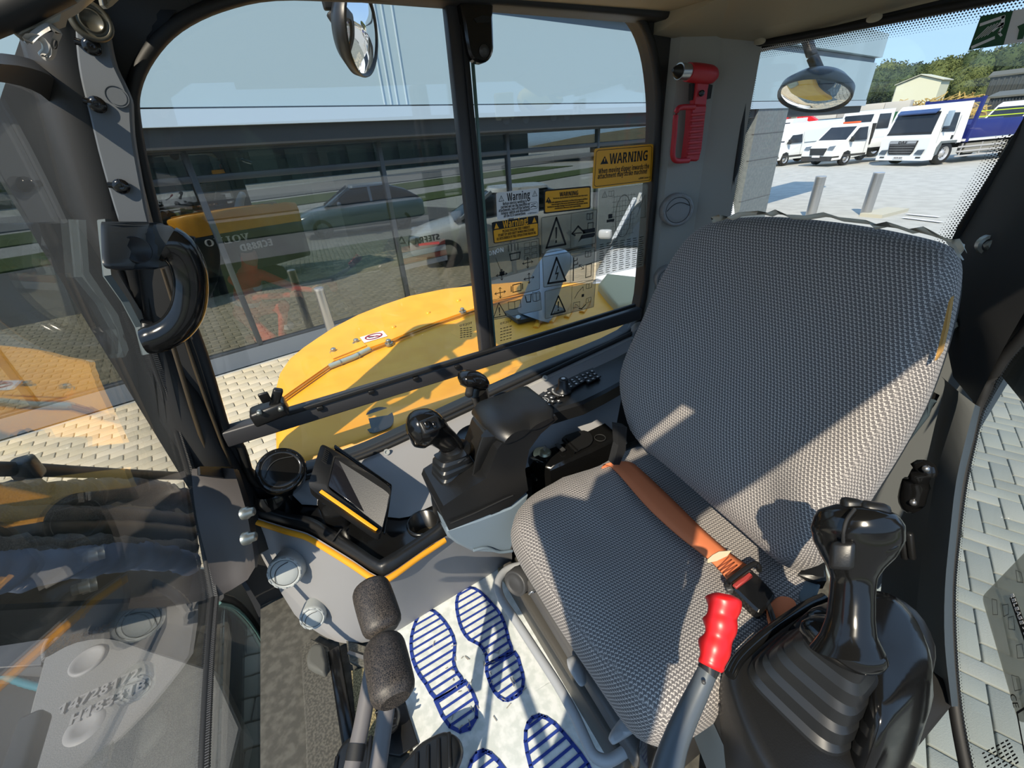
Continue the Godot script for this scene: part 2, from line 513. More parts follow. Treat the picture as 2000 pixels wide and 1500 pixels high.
func showroom():
	var clad := plain(Color(0.60, 0.68, 0.705), 0.5)
	var clad_dark := plain(Color(0.40, 0.445, 0.48), 0.5)
	var w := struct_root("wall_front")
	var s := mk(); fbox(s, -14, 18.0, 1.70, 2.62, -0.2, 0.6); put("fascia_panel", s, clad, w)
	s = mk(); fbox(s, -14, 18.0, 1.55, 1.685, -0.2, 0.62); put("fascia_drip_strip", s, plain(Color(0.645, 0.71, 0.75), 0.45), w)
	s = mk(); fbox(s, -14, 18.0, 2.63, 2.74, -0.2, 0.52); put("fascia_groove", s, clad_dark, w)
	s = mk(); fbox(s, -14, 18.1, 2.75, 3.3, -0.4, 0.66); put("parapet", s, clad, w)
	s = mk(); fbox(s, -14, 18.0, 1.685, 1.7, -0.2, 0.585); put("shadow_joint", s, plain(gray(0.18), 0.8), w)
	for u in [2.02, 2.10, 2.18, 2.30]:
		s = mk(); fbox(s, u, u + 0.012, 1.70, 2.62, 0.59, 0.612); put("cover_strip", s, plain(Color(0.66, 0.73, 0.77), 0.4), w)
	s = mk(); fbox(s, -14, 17.9, 1.38, 1.55, -0.3, 0.55); put("soffit", s, plain(Color(0.17, 0.175, 0.17), 0.7), w)
	s = mk(); fbox(s, -14, 12.5, 1.3, 3.2, -6.3, -0.4); put("roof_deck", s, plain(gray(0.3), 0.8), w)
	s = mk(); fbox(s, -14, 11.0, YARD, -0.80, -0.12, 0.06); put("plinth", s, plain(Color(0.42, 0.45, 0.48), 0.6), w)
	# end column of board-marked concrete with panel joints
	var col := mottled(Color(0.40, 0.43, 0.435), Color(0.45, 0.475, 0.475), 0.03, 0.6, 0.85)
	s = mk(); fbox(s, 11.05, 12.6, YARD, 1.55, -0.5, 0.6)
	put("column", s, col, w)
	for y in [-0.4, 0.5, 1.05]:
		s = mk(); fbox(s, 11.04, 12.61, y, y + 0.012, 0.55, 0.605); put("column_joint", s, plain(gray(0.36), 0.8), w)
	s = mk(); fbox(s, 10.2, 11.05, YARD, 1.4, -0.5, 0.1); put("door_recess", s, plain(gray(0.13), 0.6), w)
	for u in [10.6, 11.0]:
		s = mk(); fbox(s, u, u + 0.06, YARD, 1.4, 0.1, 0.16); put("mullion", s, M.frame, w)
	# inside: floor, back wall, dark columns
	s = mk(); fbox(s, -12, 11, YARD - 0.05, YARD + 0.02, -6, -0.1); put("showroom_floor", s, plain(Color(0.17, 0.165, 0.16), 0.5), w)
	s = mk(); fbox(s, -12, 11, YARD, 1.4, -6.2, -6.0); put("back_wall", s, plain(gray(0.13), 0.8), w)
	for u in [-12.0, 10.9]:
		s = mk(); fbox(s, u, u + 0.2, YARD, 1.4, -6, 0); put("side_wall", s, plain(gray(0.2), 0.8), w)
	for u in [1.42, 4.0, -4.0]:
		s = mk(); fbox(s, u, u + 0.34, YARD, 1.4, -1.4, -1.06); put("inner_column", s, plain(gray(0.32), 0.7), w)
	# glazing: mullions, transom, panes
	var win := struct_root("window_1")
	var bars := plain(Color(0.19, 0.205, 0.22), 0.4)
	for k in range(-5, 6):
		var u := -0.03 + k * 2.1
		s = mk(); fbox(s, u, u + 0.06, -0.8, 1.5, -0.03, 0.05, 0.006); put("mullion", s, bars, win)
	s = mk(); fbox(s, -12, 10.9, 1.08, 1.15, -0.03, 0.045, 0.006); put("transom", s, bars, win)
	s = mk(); fbox(s, -12, 10.9, -0.82, -0.77, -0.03, 0.05, 0.006); put("sill_bar", s, bars, win)
	s = mk(); fbox(s, -12, 10.9, 1.36, 1.5, -0.03, 0.05); put("head_bar", s, bars, win)
	var coated := plain(Color(0.66, 0.68, 0.67, 0.34), 0.0, 1.0)
	coated.transparency = BaseMaterial3D.TRANSPARENCY_ALPHA
	var im := Image.create(4, 4, false, Image.FORMAT_RGBA8); im.fill(Color.WHITE)
	coated.albedo_texture = ImageTexture.create_from_image(im)
	for k in range(-5, 5):
		var u := 0.03 + k * 2.1
		for y in [[-0.78, 1.08], [1.15, 1.37]]:
			s = mk(); fbox(s, u, u + 2.04, y[0], y[1], 0.0, 0.012)
			var q := put("pane", s, coated, win)
	# steel bollards
	var n := 0
	for b in [[V(0.21, YARD, -6.19) * V(0.87, 1, 0.87), 0.055, 0.9, "polished steel bollard on the cream paving behind the yellow bonnet"], [V(12.547, YARD, -6.742), 0.12, 1.0, "steel bollard in the yard left of the taller-looking one, nearest the concrete column"], [V(13.702, YARD, -6.0), 0.12, 1.0, "steel bollard in the yard with its shadow on the kerb, right one of two"]]:
		var t := thing("bollard", b[3], "bollard", b[0], "steel bollards")
		s = mk(); lathe(s, Transform3D(), [Vector2(b[1], -0.1), Vector2(b[1], b[2] - 0.02)], 24); put_local("post", s, M.steel, t)
		s = mk(); lathe(s, Transform3D(), [Vector2(b[1] + 0.002, b[2] - 0.03), Vector2(b[1] + 0.002, b[2] - 0.008), Vector2(b[1] - 0.01, b[2]), Vector2(0, b[2])], 24, true); put_local("cap", s, plain(gray(0.8), 0.35, 0.8), t)
	# kerb and road paint behind the seat
	s = mk(); bar(s, V(13.463,-1,-5.767), V(14.81,-1,-5.783), 0.5, 0.12); tag(put("kerb_stone", s, plain(Color(0.70, 0.69, 0.63), 0.9)), "low pale concrete kerb on the yard by the right bollard", "kerb")
	for p in [[V(13.698,-0.995,-5.126),V(13.525,-0.995,-4.392)], [V(14.263,-0.995,-5.292),V(14.2,-0.995,-4.699)]]:
		s = mk(); ribbon(s, p, 0.13, Vector3.UP)
		var o := put("trim_road_marking", s, plain(gray(0.85), 0.8)); o.set_meta("kind", "structure")

	# notices stuck to the inside of the glass, read in reverse from the yard
	var nt := thing("glass_notice", "small notice with reversed lettering and a warning triangle on the showroom glass", "notice", fp(2.6, 0.1, 0.03))
	text(nt, "STEFRA", V(1.881,0.073,-6.346), V(-0.984, 0, 0.177), Vector3.UP, 0.09, M.ink, true, 1.0, 0.002)
	s = mk(); bar(s, V(1.727,0.019,-6.319), V(2.066,-0.012,-6.38), 0.035, 0.002, V(0, 0, 1)); put("red_strip", s, plain(Color(0.6, 0.2, 0.2), 0.6), nt)
	s = mk(); ribbon(s, [V(1.417,0.089,-6.263), V(1.491,0.176,-6.276), V(1.526,0.077,-6.283)], 0.012, V(0.177, 0, 0.984), true); put("triangle", s, M.ink, nt)
	nt = thing("barrier_board", "red and white striped barrier boards behind the showroom glass", "barrier", fp(2.75, YARD + 0.03, -0.5))
	for k in 4:
		s = mk(); fbox(s, 2.35, 3.15, -0.42 + k * 0.09, -0.34 + k * 0.09, -0.52, -0.48); put("board", s, plain(Color(0.72, 0.16, 0.12), 0.5) if k % 2 else M.white, nt)
	for u in [2.4, 3.1]:
		s = mk(); fbox(s, u - 0.03, u + 0.03, YARD + 0.03, -0.05, -0.56, -0.52); put("leg", s, M.dark_metal, nt)

# ================================================================ cab shell
func keyhole(outer: Array, hole: Array) -> Array:
	# outer ring with a hole joined to it by a hair-thin slit
	var bi := 0; var bj := 0; var best := 1e9
	for i in outer.size():
		for j in hole.size():
			var d: float = outer[i].distance_squared_to(hole[j])
			if d < best: best = d; bi = i; bj = j
	var no := normal_of(outer); var nh := normal_of(hole)
	var h := hole.duplicate()
	if no.dot(nh) > 0.0:
		h.reverse(); bj = h.size() - 1 - bj
	var out := []
	for k in outer.size(): out.append(outer[(bi + k) % outer.size()])
	var slit: Vector3 = (outer[(bi - 1 + outer.size()) % outer.size()] - outer[bi]).normalized() * 0.0005
	out.append(outer[bi] + slit)
	out.append(h[bj] + slit)
	for k in range(1, h.size()): out.append(h[(bj + k) % h.size()])
	out.append(h[bj])
	return out

func cab_shell():
	var s := mk(); slab(s, [V(-0.40, -0.005, -1.15), V(1.36, -0.005, -1.15), V(1.36, -0.005, -0.46), V(1.14, -0.005, -0.27), V(0.58, -0.005, 0.22), V(-0.40, -0.005, 0.22)], V(0, -0.10, 0)); struct("floor", s, M.dirt)
	# right wall with the opening of the side window
	var hole := curve([V(-0.258,0.438,-1.11),V(-0.256,0.569,-1.11),V(-0.27,0.612,-1.11),V(-0.242,0.834,-1.11),V(-0.228,1.031,-1.11),V(-0.201,1.191,-1.11),V(-0.179,1.286,-1.11),V(-0.159,1.334,-1.11),V(-0.118,1.381,-1.11),V(-0.06,1.423,-1.11),V(0.019,1.455,-1.11),V(0.118,1.476,-1.11),V(0.269,1.481,-1.11),V(0.454,1.488,-1.11),V(0.659,1.497,-1.11),V(0.806,1.5,-1.11),V(0.935,1.497,-1.11),V(1.008,1.469,-1.11),V(1.061,1.404,-1.11),V(1.094,1.309,-1.11),V(1.107,1.218,-1.11),V(1.114,1.044,-1.11),V(1.114,0.829,-1.11),V(1.107,0.641,-1.11),V(1.041,0.549,-1.11),V(0.646,0.508,-1.11),V(0.35,0.469,-1.11),V(0.1,0.434,-1.11),V(-0.006,0.425,-1.11),V(-0.135,0.427,-1.11)], 4, true)
	var wall := struct_root("wall_right")
	var outer := []
	for p in [V(-0.40, -0.1, -1.11), V(1.36, -0.1, -1.11), V(1.36, 1.62, -1.11), V(-0.1, 1.62, -1.11), V(-0.40, 1.25, -1.11)]: outer.append(p)
	s = mk(); slab(s, keyhole(outer, hole), V(0, 0, -0.05)); put("body_side", s, M.shell, wall)
	# rubber seal round the opening
	s = mk()
	var seal := []
	for p in hole: seal.append(p + V(0, 0, 0.004))
	seal.append(seal[0])
	tube(s, seal, 0.011, 8, 1.0, V(0, 0, 1)); put("window_seal", s, M.rubber, wall)
	# grey lining under the window: from the sill down and inwards
	s = mk()
	var top := curve([V(-0.193,0.419,-1.095),V(-0.082,0.422,-1.095),V(0.096,0.434,-1.095),V(0.343,0.466,-1.095),V(0.636,0.504,-1.095),V(0.856,0.532,-1.095),V(1.059,0.558,-1.095)], 4)
	var mid := curve([V(-0.194,0.42,-1.07),V(-0.086,0.418,-1.07),V(0.088,0.423,-1.07),V(0.331,0.453,-1.07),V(0.621,0.49,-1.07),V(0.837,0.516,-1.07),V(1.038,0.543,-1.07)], 4)
	var low := curve([V(-0.17,0.375,-1.039),V(-0.046,0.375,-0.947),V(0.054,0.375,-0.843),V(0.152,0.375,-0.839),V(0.304,0.375,-0.836),V(0.471,0.375,-0.832),V(0.749,0.375,-0.815)], 4)
	grid(s, [top, mid, low]); put("lower_lining", s, M.trim, wall)
	s = mk(); tube(s, [V(-0.211,0.426,-1.085),V(-0.083,0.424,-1.085),V(0.093,0.432,-1.085),V(0.339,0.465,-1.085),V(0.63,0.502,-1.085),V(1.05,0.558,-1.085)], 0.008, 8); put("sill_strip", s, M.rubber, wall)
	s = mk(); tube(s, [V(-0.215,0.414,-1.075),V(-0.088,0.407,-1.075),V(0.088,0.415,-1.075),V(0.333,0.449,-1.075),V(0.624,0.487,-1.075),V(1.043,0.544,-1.075)], 0.006, 8); put("sill_strip", s, M.trim_light, wall)
	for p in [V(0.085,0.432,-1.062),V(0.645,0.506,-1.062)]:
		s = mk(); lathe(s, along(V(0, 0.5, 1), p), [Vector2(0.009, 0), Vector2(0.009, 0.004), Vector2(0.005, 0.004), Vector2(0.004, 0.001), Vector2(0, 0.001)], 16, true); put("lining_screw", s, M.vent, wall)
	# front right pillar: dark skin from the windscreen's edge to the side window
	s = mk()
	var a := curve([V(-0.268,1.454,-1.198),V(-0.276,1.394,-1.26),V(-0.284,1.325,-1.299),V(-0.297,1.215,-1.281),V(-0.309,1.118,-1.245),V(-0.323,0.998,-1.224),V(-0.341,0.848,-1.18),V(-0.36,0.694,-1.162),V(-0.379,0.536,-1.125),V(-0.401,0.353,-1.05),V(-0.415,0.236,-0.973)], 4)
	var b := curve([V(-0.051,1.442,-1.1),V(-0.119,1.385,-1.1),V(-0.169,1.312,-1.1),V(-0.186,1.266,-1.1),V(-0.205,1.209,-1.1),V(-0.236,1.034,-1.1),V(-0.257,0.88,-1.1),V(-0.277,0.698,-1.1),V(-0.288,0.543,-1.1),V(-0.29,0.436,-1.1),V(-0.297,0.341,-1.1)], 4)
	var m1 := []; var m2 := []
	for i in a.size():
		m1.append(a[i].lerp(b[i], 0.33) + V(0.02, 0, 0.012)); m2.append(a[i].lerp(b[i], 0.7) + V(0.018, 0, 0.01))
	grid(s, [a, m1, m2, b]); struct("trim_pillar_front_right", s, plain(gray(0.065), 0.6))
	# outside skin of the pillar, so that it has thickness
	s = mk(); tube(s, [V(-0.31, 0.25, -1.10), V(-0.33, 0.7, -1.12), V(-0.29, 1.15, -1.12), V(-0.2, 1.5, -1.1)], 0.05, 10); struct("trim_pillar_core", s, M.shell)
	# the two lines of bright edge down the pillar
	s = mk(); tube(s, [V(-0.235,1.032,-1.085),V(-0.254,0.891,-1.085),V(-0.273,0.719,-1.085),V(-0.287,0.561,-1.085),V(-0.296,0.479,-1.085)], 0.004, 6); tube(s, [V(-0.273,0.905,-1.075),V(-0.3,0.734,-1.075),V(-0.323,0.569,-1.075)], 0.005, 6)
	struct("trim_pillar_bead", s, plain(Color(0.26, 0.22, 0.16), 0.5))
	# roof with lining
	s = mk(); slab(s, [V(-0.24, 1.55, -1.15), V(1.40, 1.55, -1.15), V(1.40, 1.55, 0.05), V(0.25, 1.55, 0.20), V(-0.02, 1.55, 0.24), V(-0.02, 1.55, 0.015), V(-0.24, 1.55, 0.03)], V(0, 0.06, 0)); struct("ceiling", s, M.shell)
	s = mk(); slab(s, [V(-0.15, 1.48, -1.08), V(1.30, 1.48, -1.08), V(1.30, 1.48, 0.0), V(0.3, 1.48, 0.13), V(0.0, 1.48, 0.15), V(-0.0, 1.48, -0.05), V(-0.15, 1.48, -0.05)], V(0, 0.06, 0)); struct("trim_headliner", s, M.head)
	var h := struct_root("trim_header_rear")
	s = mk()
	var t0 := [V(0.942,1.489,-1.06),V(1.047,1.486,-1.06),V(1.1,1.501,-1.06)]
	slab(s, [V(1.06, 1.50, -1.11), V(1.06, 1.44, -1.11), V(1.16, 1.43, -1.10), V(1.24, 1.425, -1.05), V(1.32, 1.40, -0.97), V(1.32, 1.40, -0.1), V(1.18, 1.47, -0.1), V(1.10, 1.485, -0.9)], V(0, 0.08, 0))
	put("header_lining", s, M.head, h)
	s = mk(); lathe(s, along(V(-0.3, -1, 0.2), V(1.27,1.399,-0.931)), [Vector2(0.014, 0), Vector2(0.014, 0.003), Vector2(0.009, 0.005), Vector2(0, 0.005)], 16); lathe(s, along(V(-0.3, -1, 0.2), V(1.27,1.39,-0.662)), [Vector2(0.014, 0), Vector2(0.014, 0.003), Vector2(0.009, 0.005), Vector2(0, 0.005)], 16)
	put("lining_stud", s, M.head, h)
	# header above the side window
	s = mk(); bar(s, V(0.06, 1.50, -1.10), V(1.15, 1.49, -1.10), 0.07, 0.05, Vector3.UP, 0.01); struct("trim_header_right", s, M.shell)
	# rear right pillar: three grey facets
	var p := struct_root("trim_pillar_rear_right")
	s = mk()
	var ya := [0.36, 0.50, 0.60, 0.8, 1.1, 1.46]
	var r0 := []; var r1 := []; var r2 := []; var r3 := []
	for y in ya:
		var k := clampf((0.62 - y) / 0.2, 0.0, 1.0)
		r0.append(V(1.125 - 0.06 * k, y, -1.115)); r1.append(V(1.14 - 0.05 * k, y, -1.085)); r2.append(V(1.245 - 0.02 * k, y, -1.035)); r3.append(V(1.315, y, -0.955))
	for pair in [[r0, r1], [r1, r2], [r2, r3]]: grid(s, pair)
	put("pillar_lining", s, M.pillar, p)
	s = mk(); bar(s, V(1.28, 0.3, -1.14), V(1.28, 1.5, -1.14), 0.16, 0.08, V(0, 0, 1)); put("pillar_core", s, M.shell, p)
	for q in [V(1.309,1.385,-1),V(1.304,1.125,-1)]:
		s = mk(); lathe(s, along(V(-0.5, 0, 0.75), q + V(0.01, 0, 0.0)), [Vector2(0.017, -0.02), Vector2(0.017, 0.004), Vector2(0.011, 0.006), Vector2(0.005, 0.004), Vector2(0, 0.004)], 18); put("lining_stud", s, M.trim_light, p)
	for q in [[V(1.169,0.98,-1.055), 0.050, 0.2], [V(1.169,0.752,-1.06), 0.044, 0.2], [V(1.084,0.554,-1.075), 0.037, 0.6]]:
		vent("air_vent", q[0], V(-0.5, 0.05, 0.87), q[1], M.vent_grey, p, 0.022, q[2])
	# rear wall: panel below the window, left pillar
	var rear := struct_root("wall_rear")
	s = mk(); box(s, V(1.36, 0.40, -0.66), V(0.06, 0.98, 0.9)); put("lower_panel", s, M.shell_grey, rear)
	s = mk(); box(s, V(1.36, 1.46, -0.66), V(0.06, 0.14, 0.9)); put("upper_panel", s, M.shell, rear)
	# left rear pillar, a wide dark band leaning forwards
	var lp := struct_root("trim_pillar_rear_left")
	s = mk()
	var e0 := curve([V(1.31,1.214,-0.372),V(1.31,1.16,-0.365),V(1.31,1.08,-0.371),V(1.31,1,-0.378),V(1.31,0.919,-0.381),V(1.31,0.809,-0.342),V(1.31,0.715,-0.316)], 3)
	var e1 := curve([V(1.045,1.116,-0.168),V(1.058,1.047,-0.179),V(1.066,0.968,-0.187),V(1.069,0.897,-0.189),V(1.069,0.83,-0.189),V(1.065,0.77,-0.186),V(1.062,0.717,-0.183)], 3)
	var em := []
	for i in e0.size(): em.append(e0[i].lerp(e1[i], 0.5) + V(-0.03, 0, 0))
	grid(s, [e0, em, e1]); put("pillar_lining", s, plain(gray(0.21), 0.7), lp)
	s = mk()
	var back := []
	for q in e0: back.append(q + V(0.08, 0, 0.02))
	var fro := []
	for q in e1: fro.append(q + V(0.06, 0, 0.05))
	grid(s, [back, fro]); put("pillar_core", s, M.shell, lp)
	for q in [V(1.2,0.972,-0.299), V(1.2,0.809,-0.304)]:
		s = mk(); lathe(s, along(V(-0.9, 0.1, 0.5), q), [Vector2(0.019, -0.02), Vector2(0.019, 0.002), Vector2(0.014, 0.004)], 20, true); put("bolt_washer", s, M.zinc, lp)
		s = mk(); lathe(s, along(V(-0.9, 0.1, 0.5), q), [Vector2(0.012, 0.0), Vector2(0.012, 0.018), Vector2(0.009, 0.021), Vector2(0, 0.021)], 6, true); put("bolt_head", s, M.zinc, lp)
	# grey lining below it, running down the left rear corner
	s = mk()
	var g0 := curve([V(1.2,0.691,-0.277),V(1.2,0.674,-0.265),V(1.2,0.575,-0.248),V(1.2,0.436,-0.225),V(1.2,0.298,-0.221),V(1.2,0.167,-0.213),V(1.2,0.027,-0.18)], 3)
	var g1 := curve([V(1.05,0.736,-0.21),V(1.05,0.699,-0.201),V(1.05,0.558,-0.181),V(1.05,0.459,-0.159),V(1.05,0.339,-0.131),V(1.05,0.186,-0.089),V(1.05,-0.001,-0.026)], 3)
	var g2 := curve([V(1.043,0.725,-0.18),V(1.028,0.668,-0.166),V(1.001,0.585,-0.142),V(0.963,0.5,-0.107),V(0.917,0.413,-0.067),V(0.867,0.338,-0.022),V(0.81,0.278,0.03)], 3)
	var g3 := curve([V(1.079,0.707,-0.178),V(1.059,0.647,-0.16),V(1.033,0.566,-0.137),V(0.991,0.476,-0.099),V(0.949,0.395,-0.061),V(0.897,0.322,-0.015),V(0.84,0.256,0.036)], 3)
	grid(s, [g0, g1]); grid(s, [g1, g2]); put("corner_lining", s, M.shell_grey, lp)
	s = mk(); grid(s, [g2, g3]); put("corner_bead", s, plain(Color(0.24, 0.275, 0.30), 0.6), lp)
	s = mk(); slab(s, [V(1.1,0.686,-0.275),V(1.1,0.68,-0.249),V(1.1,0.654,-0.249),V(1.1,0.547,-0.26),V(1.1,0.548,-0.268),V(1.1,0.64,-0.276)], V(0.03, 0, 0)); put("pocket", s, M.black, lp)
	s = mk(); tube(s, [V(1.08,0.687,-0.244),V(1.08,0.654,-0.244),V(1.08,0.558,-0.257)], 0.007, 8); put("pocket_rim", s, plain(Color(0.25, 0.30, 0.33), 0.4), lp)
	s = mk(); tube(s, curve([V(1,0.597,-0.187),V(1,0.569,-0.19),V(1,0.528,-0.188),V(1,0.49,-0.18),V(1,0.481,-0.168)], 3), [0.008, 0.014, 0.016, 0.016, 0.016, 0.016, 0.016, 0.016, 0.016, 0.015, 0.014, 0.012, 0.008], 10, 1.4); put("grab_pull", s, M.gloss, lp)
	for q in [V(0.985,0.593,-0.185),V(0.985,0.508,-0.177)]:
		s = mk(); lathe(s, along(V(-1, 0.2, 0.3), q), [Vector2(0.006, 0), Vector2(0.006, 0.006), Vector2(0, 0.007)], 10); put("pull_screw", s, M.steel, lp)
	s = mk(); bar(s, V(0.95,0.447,-0.16), V(0.95,0.396,-0.138), 0.012, 0.012, V(1, 0, 0), 0.004); bar(s, V(0.95,0.462,-0.153), V(0.95,0.406,-0.129), 0.012, 0.012, V(1, 0, 0), 0.004); put("cable_clip", s, M.black, lp)
	# left side: sill, door posts and header that stand behind and beside the camera
	var left := struct_root("wall_left")
	s = mk(); slab(s, [V(-0.45, 1.515, 0.09), V(-0.45, 1.515, 0.28), V(-0.1, 1.515, 0.24), V(0.25, 1.515, 0.185), V(0.92, 1.515, 0.125), V(0.92, 1.515, 0.07), V(0.0, 1.515, 0.09)], V(0, 0.10, 0)); put("door_header", s, M.shell, left)
	s = mk(); bar(s, V(-0.42, -0.1, 0.17), V(-0.29, 1.5, 0.17), 0.07, 0.12, V(0, 0, 1), 0.02); put("door_post", s, M.shell, left)
	s = mk(); bar(s, V(0.80, -0.1, 0.22), V(0.80, 1.5, 0.22), 0.07, 0.07, V(0, 0, 1), 0.02); put("door_post", s, M.shell, left)
	s = mk(); box(s, V(0.3, 0.0, 0.22), V(1.3, 0.16, 0.06), 0.015); put("door_sill", s, M.shell, left)
	# inner plate of the left front post, beside the windscreen's rounded corner
	s = mk()
	var fpl := []
	for q in [[0.25, 0.1], [0.07, 0.1], [0.07, 1.08], [0.03, 1.12], [-0.03, 1.15], [-0.12, 1.19], [-0.16, 1.22], [-0.12, 1.27], [-0.02, 1.33], [0.0, 1.5], [0.25, 1.5]]: fpl.append(V(-0.325 + 0.12 * (q[1] - 0.84), q[1], q[0]))
	slab(s, fpl, V(-0.03, 0, 0)); put("front_post_plate", s, M.shell, left)

# a round swivel air vent: notched ring, domed disc, two blades split by an arc
func vent(called, at: Vector3, n: Vector3, r: float, m: Material, parent: Node, high := 0.03, spin := 0.0):
	var root := Node3D.new(); root.name = called; parent.add_child(root, true)
	var xf := along(n, at - origin_of(parent)); xf.basis = xf.basis.rotated(n.normalized(), spin)
	root.transform = xf
	var s := mk()
	lathe(s, Transform3D(), [Vector2(r * 1.02, -0.02), Vector2(r * 1.02, high * 0.7), Vector2(r, high * 0.8), Vector2(r * 0.96, high), Vector2(r * 0.82, high * 1.05), Vector2(r * 0.78, high * 0.95)], 36)
	put_local("ring", s, m, root)
	s = mk()
	lathe(s, Transform3D(), [Vector2(r * 0.80, high * 0.9), Vector2(r * 0.74, high * 0.98), Vector2(r * 0.5, high * 1.06), Vector2(0, high * 1.12)], 36)
	put_local("dome", s, m, root)
	s = mk()
	for k in 12:
		var an := TAU * k / 12.0
		rbox(s, Transform3D(Basis(Vector3.UP, -an), V(cos(an) * r * 0.9, high * 1.03, sin(an) * r * 0.9)), V(r * 0.07, high * 0.16, r * 0.24), 0.001)
	put_local("ring_notches", s, m, root)
	s = mk()
	var arc := []
	for k in 13: arc.append(V(-r * 0.72 + r * 1.44 * k / 12.0, high * 1.06 + 0.0008 + high * 0.05 * sin(PI * k / 12.0), r * 0.12 + sin(PI * k / 12.0) * r * 0.34))
	tube(s, arc, r * 0.022, 6)
	arc = []
	for k in 37: arc.append(V(cos(TAU * k / 36.0) * r * 0.775, high * 0.96, sin(TAU * k / 36.0) * r * 0.775))
	tube(s, arc, r * 0.020, 6)
	put_local("blade_gap", s, plain(gray(0.16), 0.7), root)
	return root

# ================================================================ cab windows
func cab_windows():
	# window_2: the side window, a fixed front pane, a sliding rear pane and a low pane
	var win := struct_root("window_2")
	var s := mk(); slab(s, [V(-0.257,0.629,-1.125),V(-0.241,0.828,-1.125),V(-0.227,1.028,-1.125),V(-0.2,1.191,-1.125),V(-0.177,1.287,-1.125),V(-0.156,1.336,-1.125),V(-0.115,1.383,-1.125),V(-0.057,1.426,-1.125),V(0.021,1.456,-1.125),V(0.121,1.484,-1.125),V(0.274,1.493,-1.125),V(0.48,1.504,-1.125),V(0.462,1.191,-1.125),V(0.449,0.848,-1.125),V(0.448,0.627,-1.125)], V(0, 0, -0.005)); put("front_pane", s, M.glass, win)
	s = mk(); slab(s, [V(0.514,1.505,-1.118),V(0.665,1.513,-1.118),V(0.941,1.509,-1.118),V(1.025,1.471,-1.118),V(1.076,1.406,-1.118),V(1.128,1.217,-1.118),V(1.131,1.042,-1.118),V(1.132,0.825,-1.118),V(1.125,0.643,-1.118),V(0.472,0.627,-1.118),V(0.482,1.003,-1.118)], V(0, 0, -0.005)); put("sliding_pane", s, M.glass, win)
	s = mk(); slab(s, [V(-0.273,0.59,-1.125),V(-0.254,0.558,-1.125),V(-0.258,0.426,-1.125),V(-0.14,0.408,-1.125),V(0.101,0.424,-1.125),V(0.354,0.459,-1.125),V(1.055,0.541,-1.125),V(1.09,0.599,-1.125)], V(0, 0, -0.005)); put("low_pane", s, M.glass, win)
	s = mk(); bar(s, V(0.468,1.509,-1.115), V(0.458,0.625,-1.115), 0.034, 0.03, V(0, 0, 1), 0.004); put("divider", s, M.frame, win)
	s = mk(); bar(s, V(0.485,1.509,-1.11), V(0.478,0.628,-1.11), 0.014, 0.035, V(0, 0, 1), 0.003); put("divider_channel", s, M.rubber, win)
	s = mk(); bar(s, V(0.508,1.511,-1.112), V(0.492,0.631,-1.112), 0.008, 0.006, V(0, 0, 1), 0.001); put("glass_edge", s, M.glass_edge, win)
	s = mk(); bar(s, V(-0.276,0.612,-1.105), V(1.089,0.626,-1.105), 0.046, 0.042, V(0, 0, 1), 0.005); put("transom_rail", s, M.frame, win)
	s = mk(); bar(s, V(-0.126,0.637,-1.085), V(1.051,0.668,-1.085), 0.012, 0.012, V(0, 0, 1), 0.002); put("upper_track", s, M.rubber, win)
	for q in [V(-0.047,0.627,-1.082),V(0.09,0.631,-1.082),V(0.219,0.632,-1.082),V(0.349,0.631,-1.082)]:
		s = mk(); box(s, q, V(0.016, 0.012, 0.012), 0.002); put("track_notch", s, M.black, win)
	# catch on the rail
	s = mk(); rbox(s, Transform3D(Basis(V(0.96, 0.12, 0), V(-0.1, 0.95, 0), V(0, 0, 1)), V(-0.157,0.665,-1.07)), V(0.085, 0.042, 0.05), 0.008); put("catch_body", s, M.black, win)
	s = mk(); bar(s, V(-0.149,0.669,-1.065), V(-0.118,0.726,-1.05), 0.022, 0.016, V(0, 0, 1), 0.005); put("catch_lever", s, M.black, win)
	s = mk(); bar(s, V(-0.151,0.701,-1.05), V(-0.152,0.731,-1.04), 0.022, 0.007, V(0, 0, 1), 0.003); put("catch_lever", s, M.black, win)
	for q in [V(-0.175,0.682,-1.038),V(-0.129,0.677,-1.038)]:
		s = mk(); lathe(s, along(V(0, 0, 1), q), [Vector2(0.006, -0.01), Vector2(0.006, 0.002), Vector2(0, 0.003)], 12); put("catch_screw", s, M.zinc, win)
	# window_3: the upper windscreen, leaning back, with its bead
	var front := struct_root("window_3")
	var edge := curve([V(-0.276,1.292,-0.653),V(-0.273,1.312,-0.834),V(-0.272,1.324,-0.981),V(-0.273,1.315,-1.072),V(-0.278,1.27,-1.122),V(-0.288,1.189,-1.123),V(-0.298,1.104,-1.095),V(-0.31,1.007,-1.098),V(-0.323,0.895,-1.102),V(-0.342,0.74,-1.093),V(-0.361,0.584,-1.063),V(-0.368,0.524,-1.033),V(-0.38,0.425,-0.969),V(-0.393,0.317,-0.897)], 4)
	var bot := curve([V(-0.393,0.317,-0.897),V(-0.394,0.311,-0.787),V(-0.395,0.3,-0.68),V(-0.397,0.279,-0.554),V(-0.401,0.245,-0.426)], 3)
	var outline := edge + bot.slice(1)
	outline.append(V(-0.395, 0.30, 0.16)); outline.append(V(-0.25, 1.5, 0.16))
	s = mk(); slab(s, outline, V(-0.005, 0.0006, 0)); put("upper_pane", s, M.glass, front)
	s = mk(); tube(s, edge.slice(20), 0.0085, 10); put("rubber_bead", s, M.rubber, front)
	s = mk(); tube(s, bot, 0.0085, 10); put("rubber_bead", s, M.rubber, front)
	# ribs of the bead
	s = mk()
	var line := edge.slice(30) + bot.slice(1)
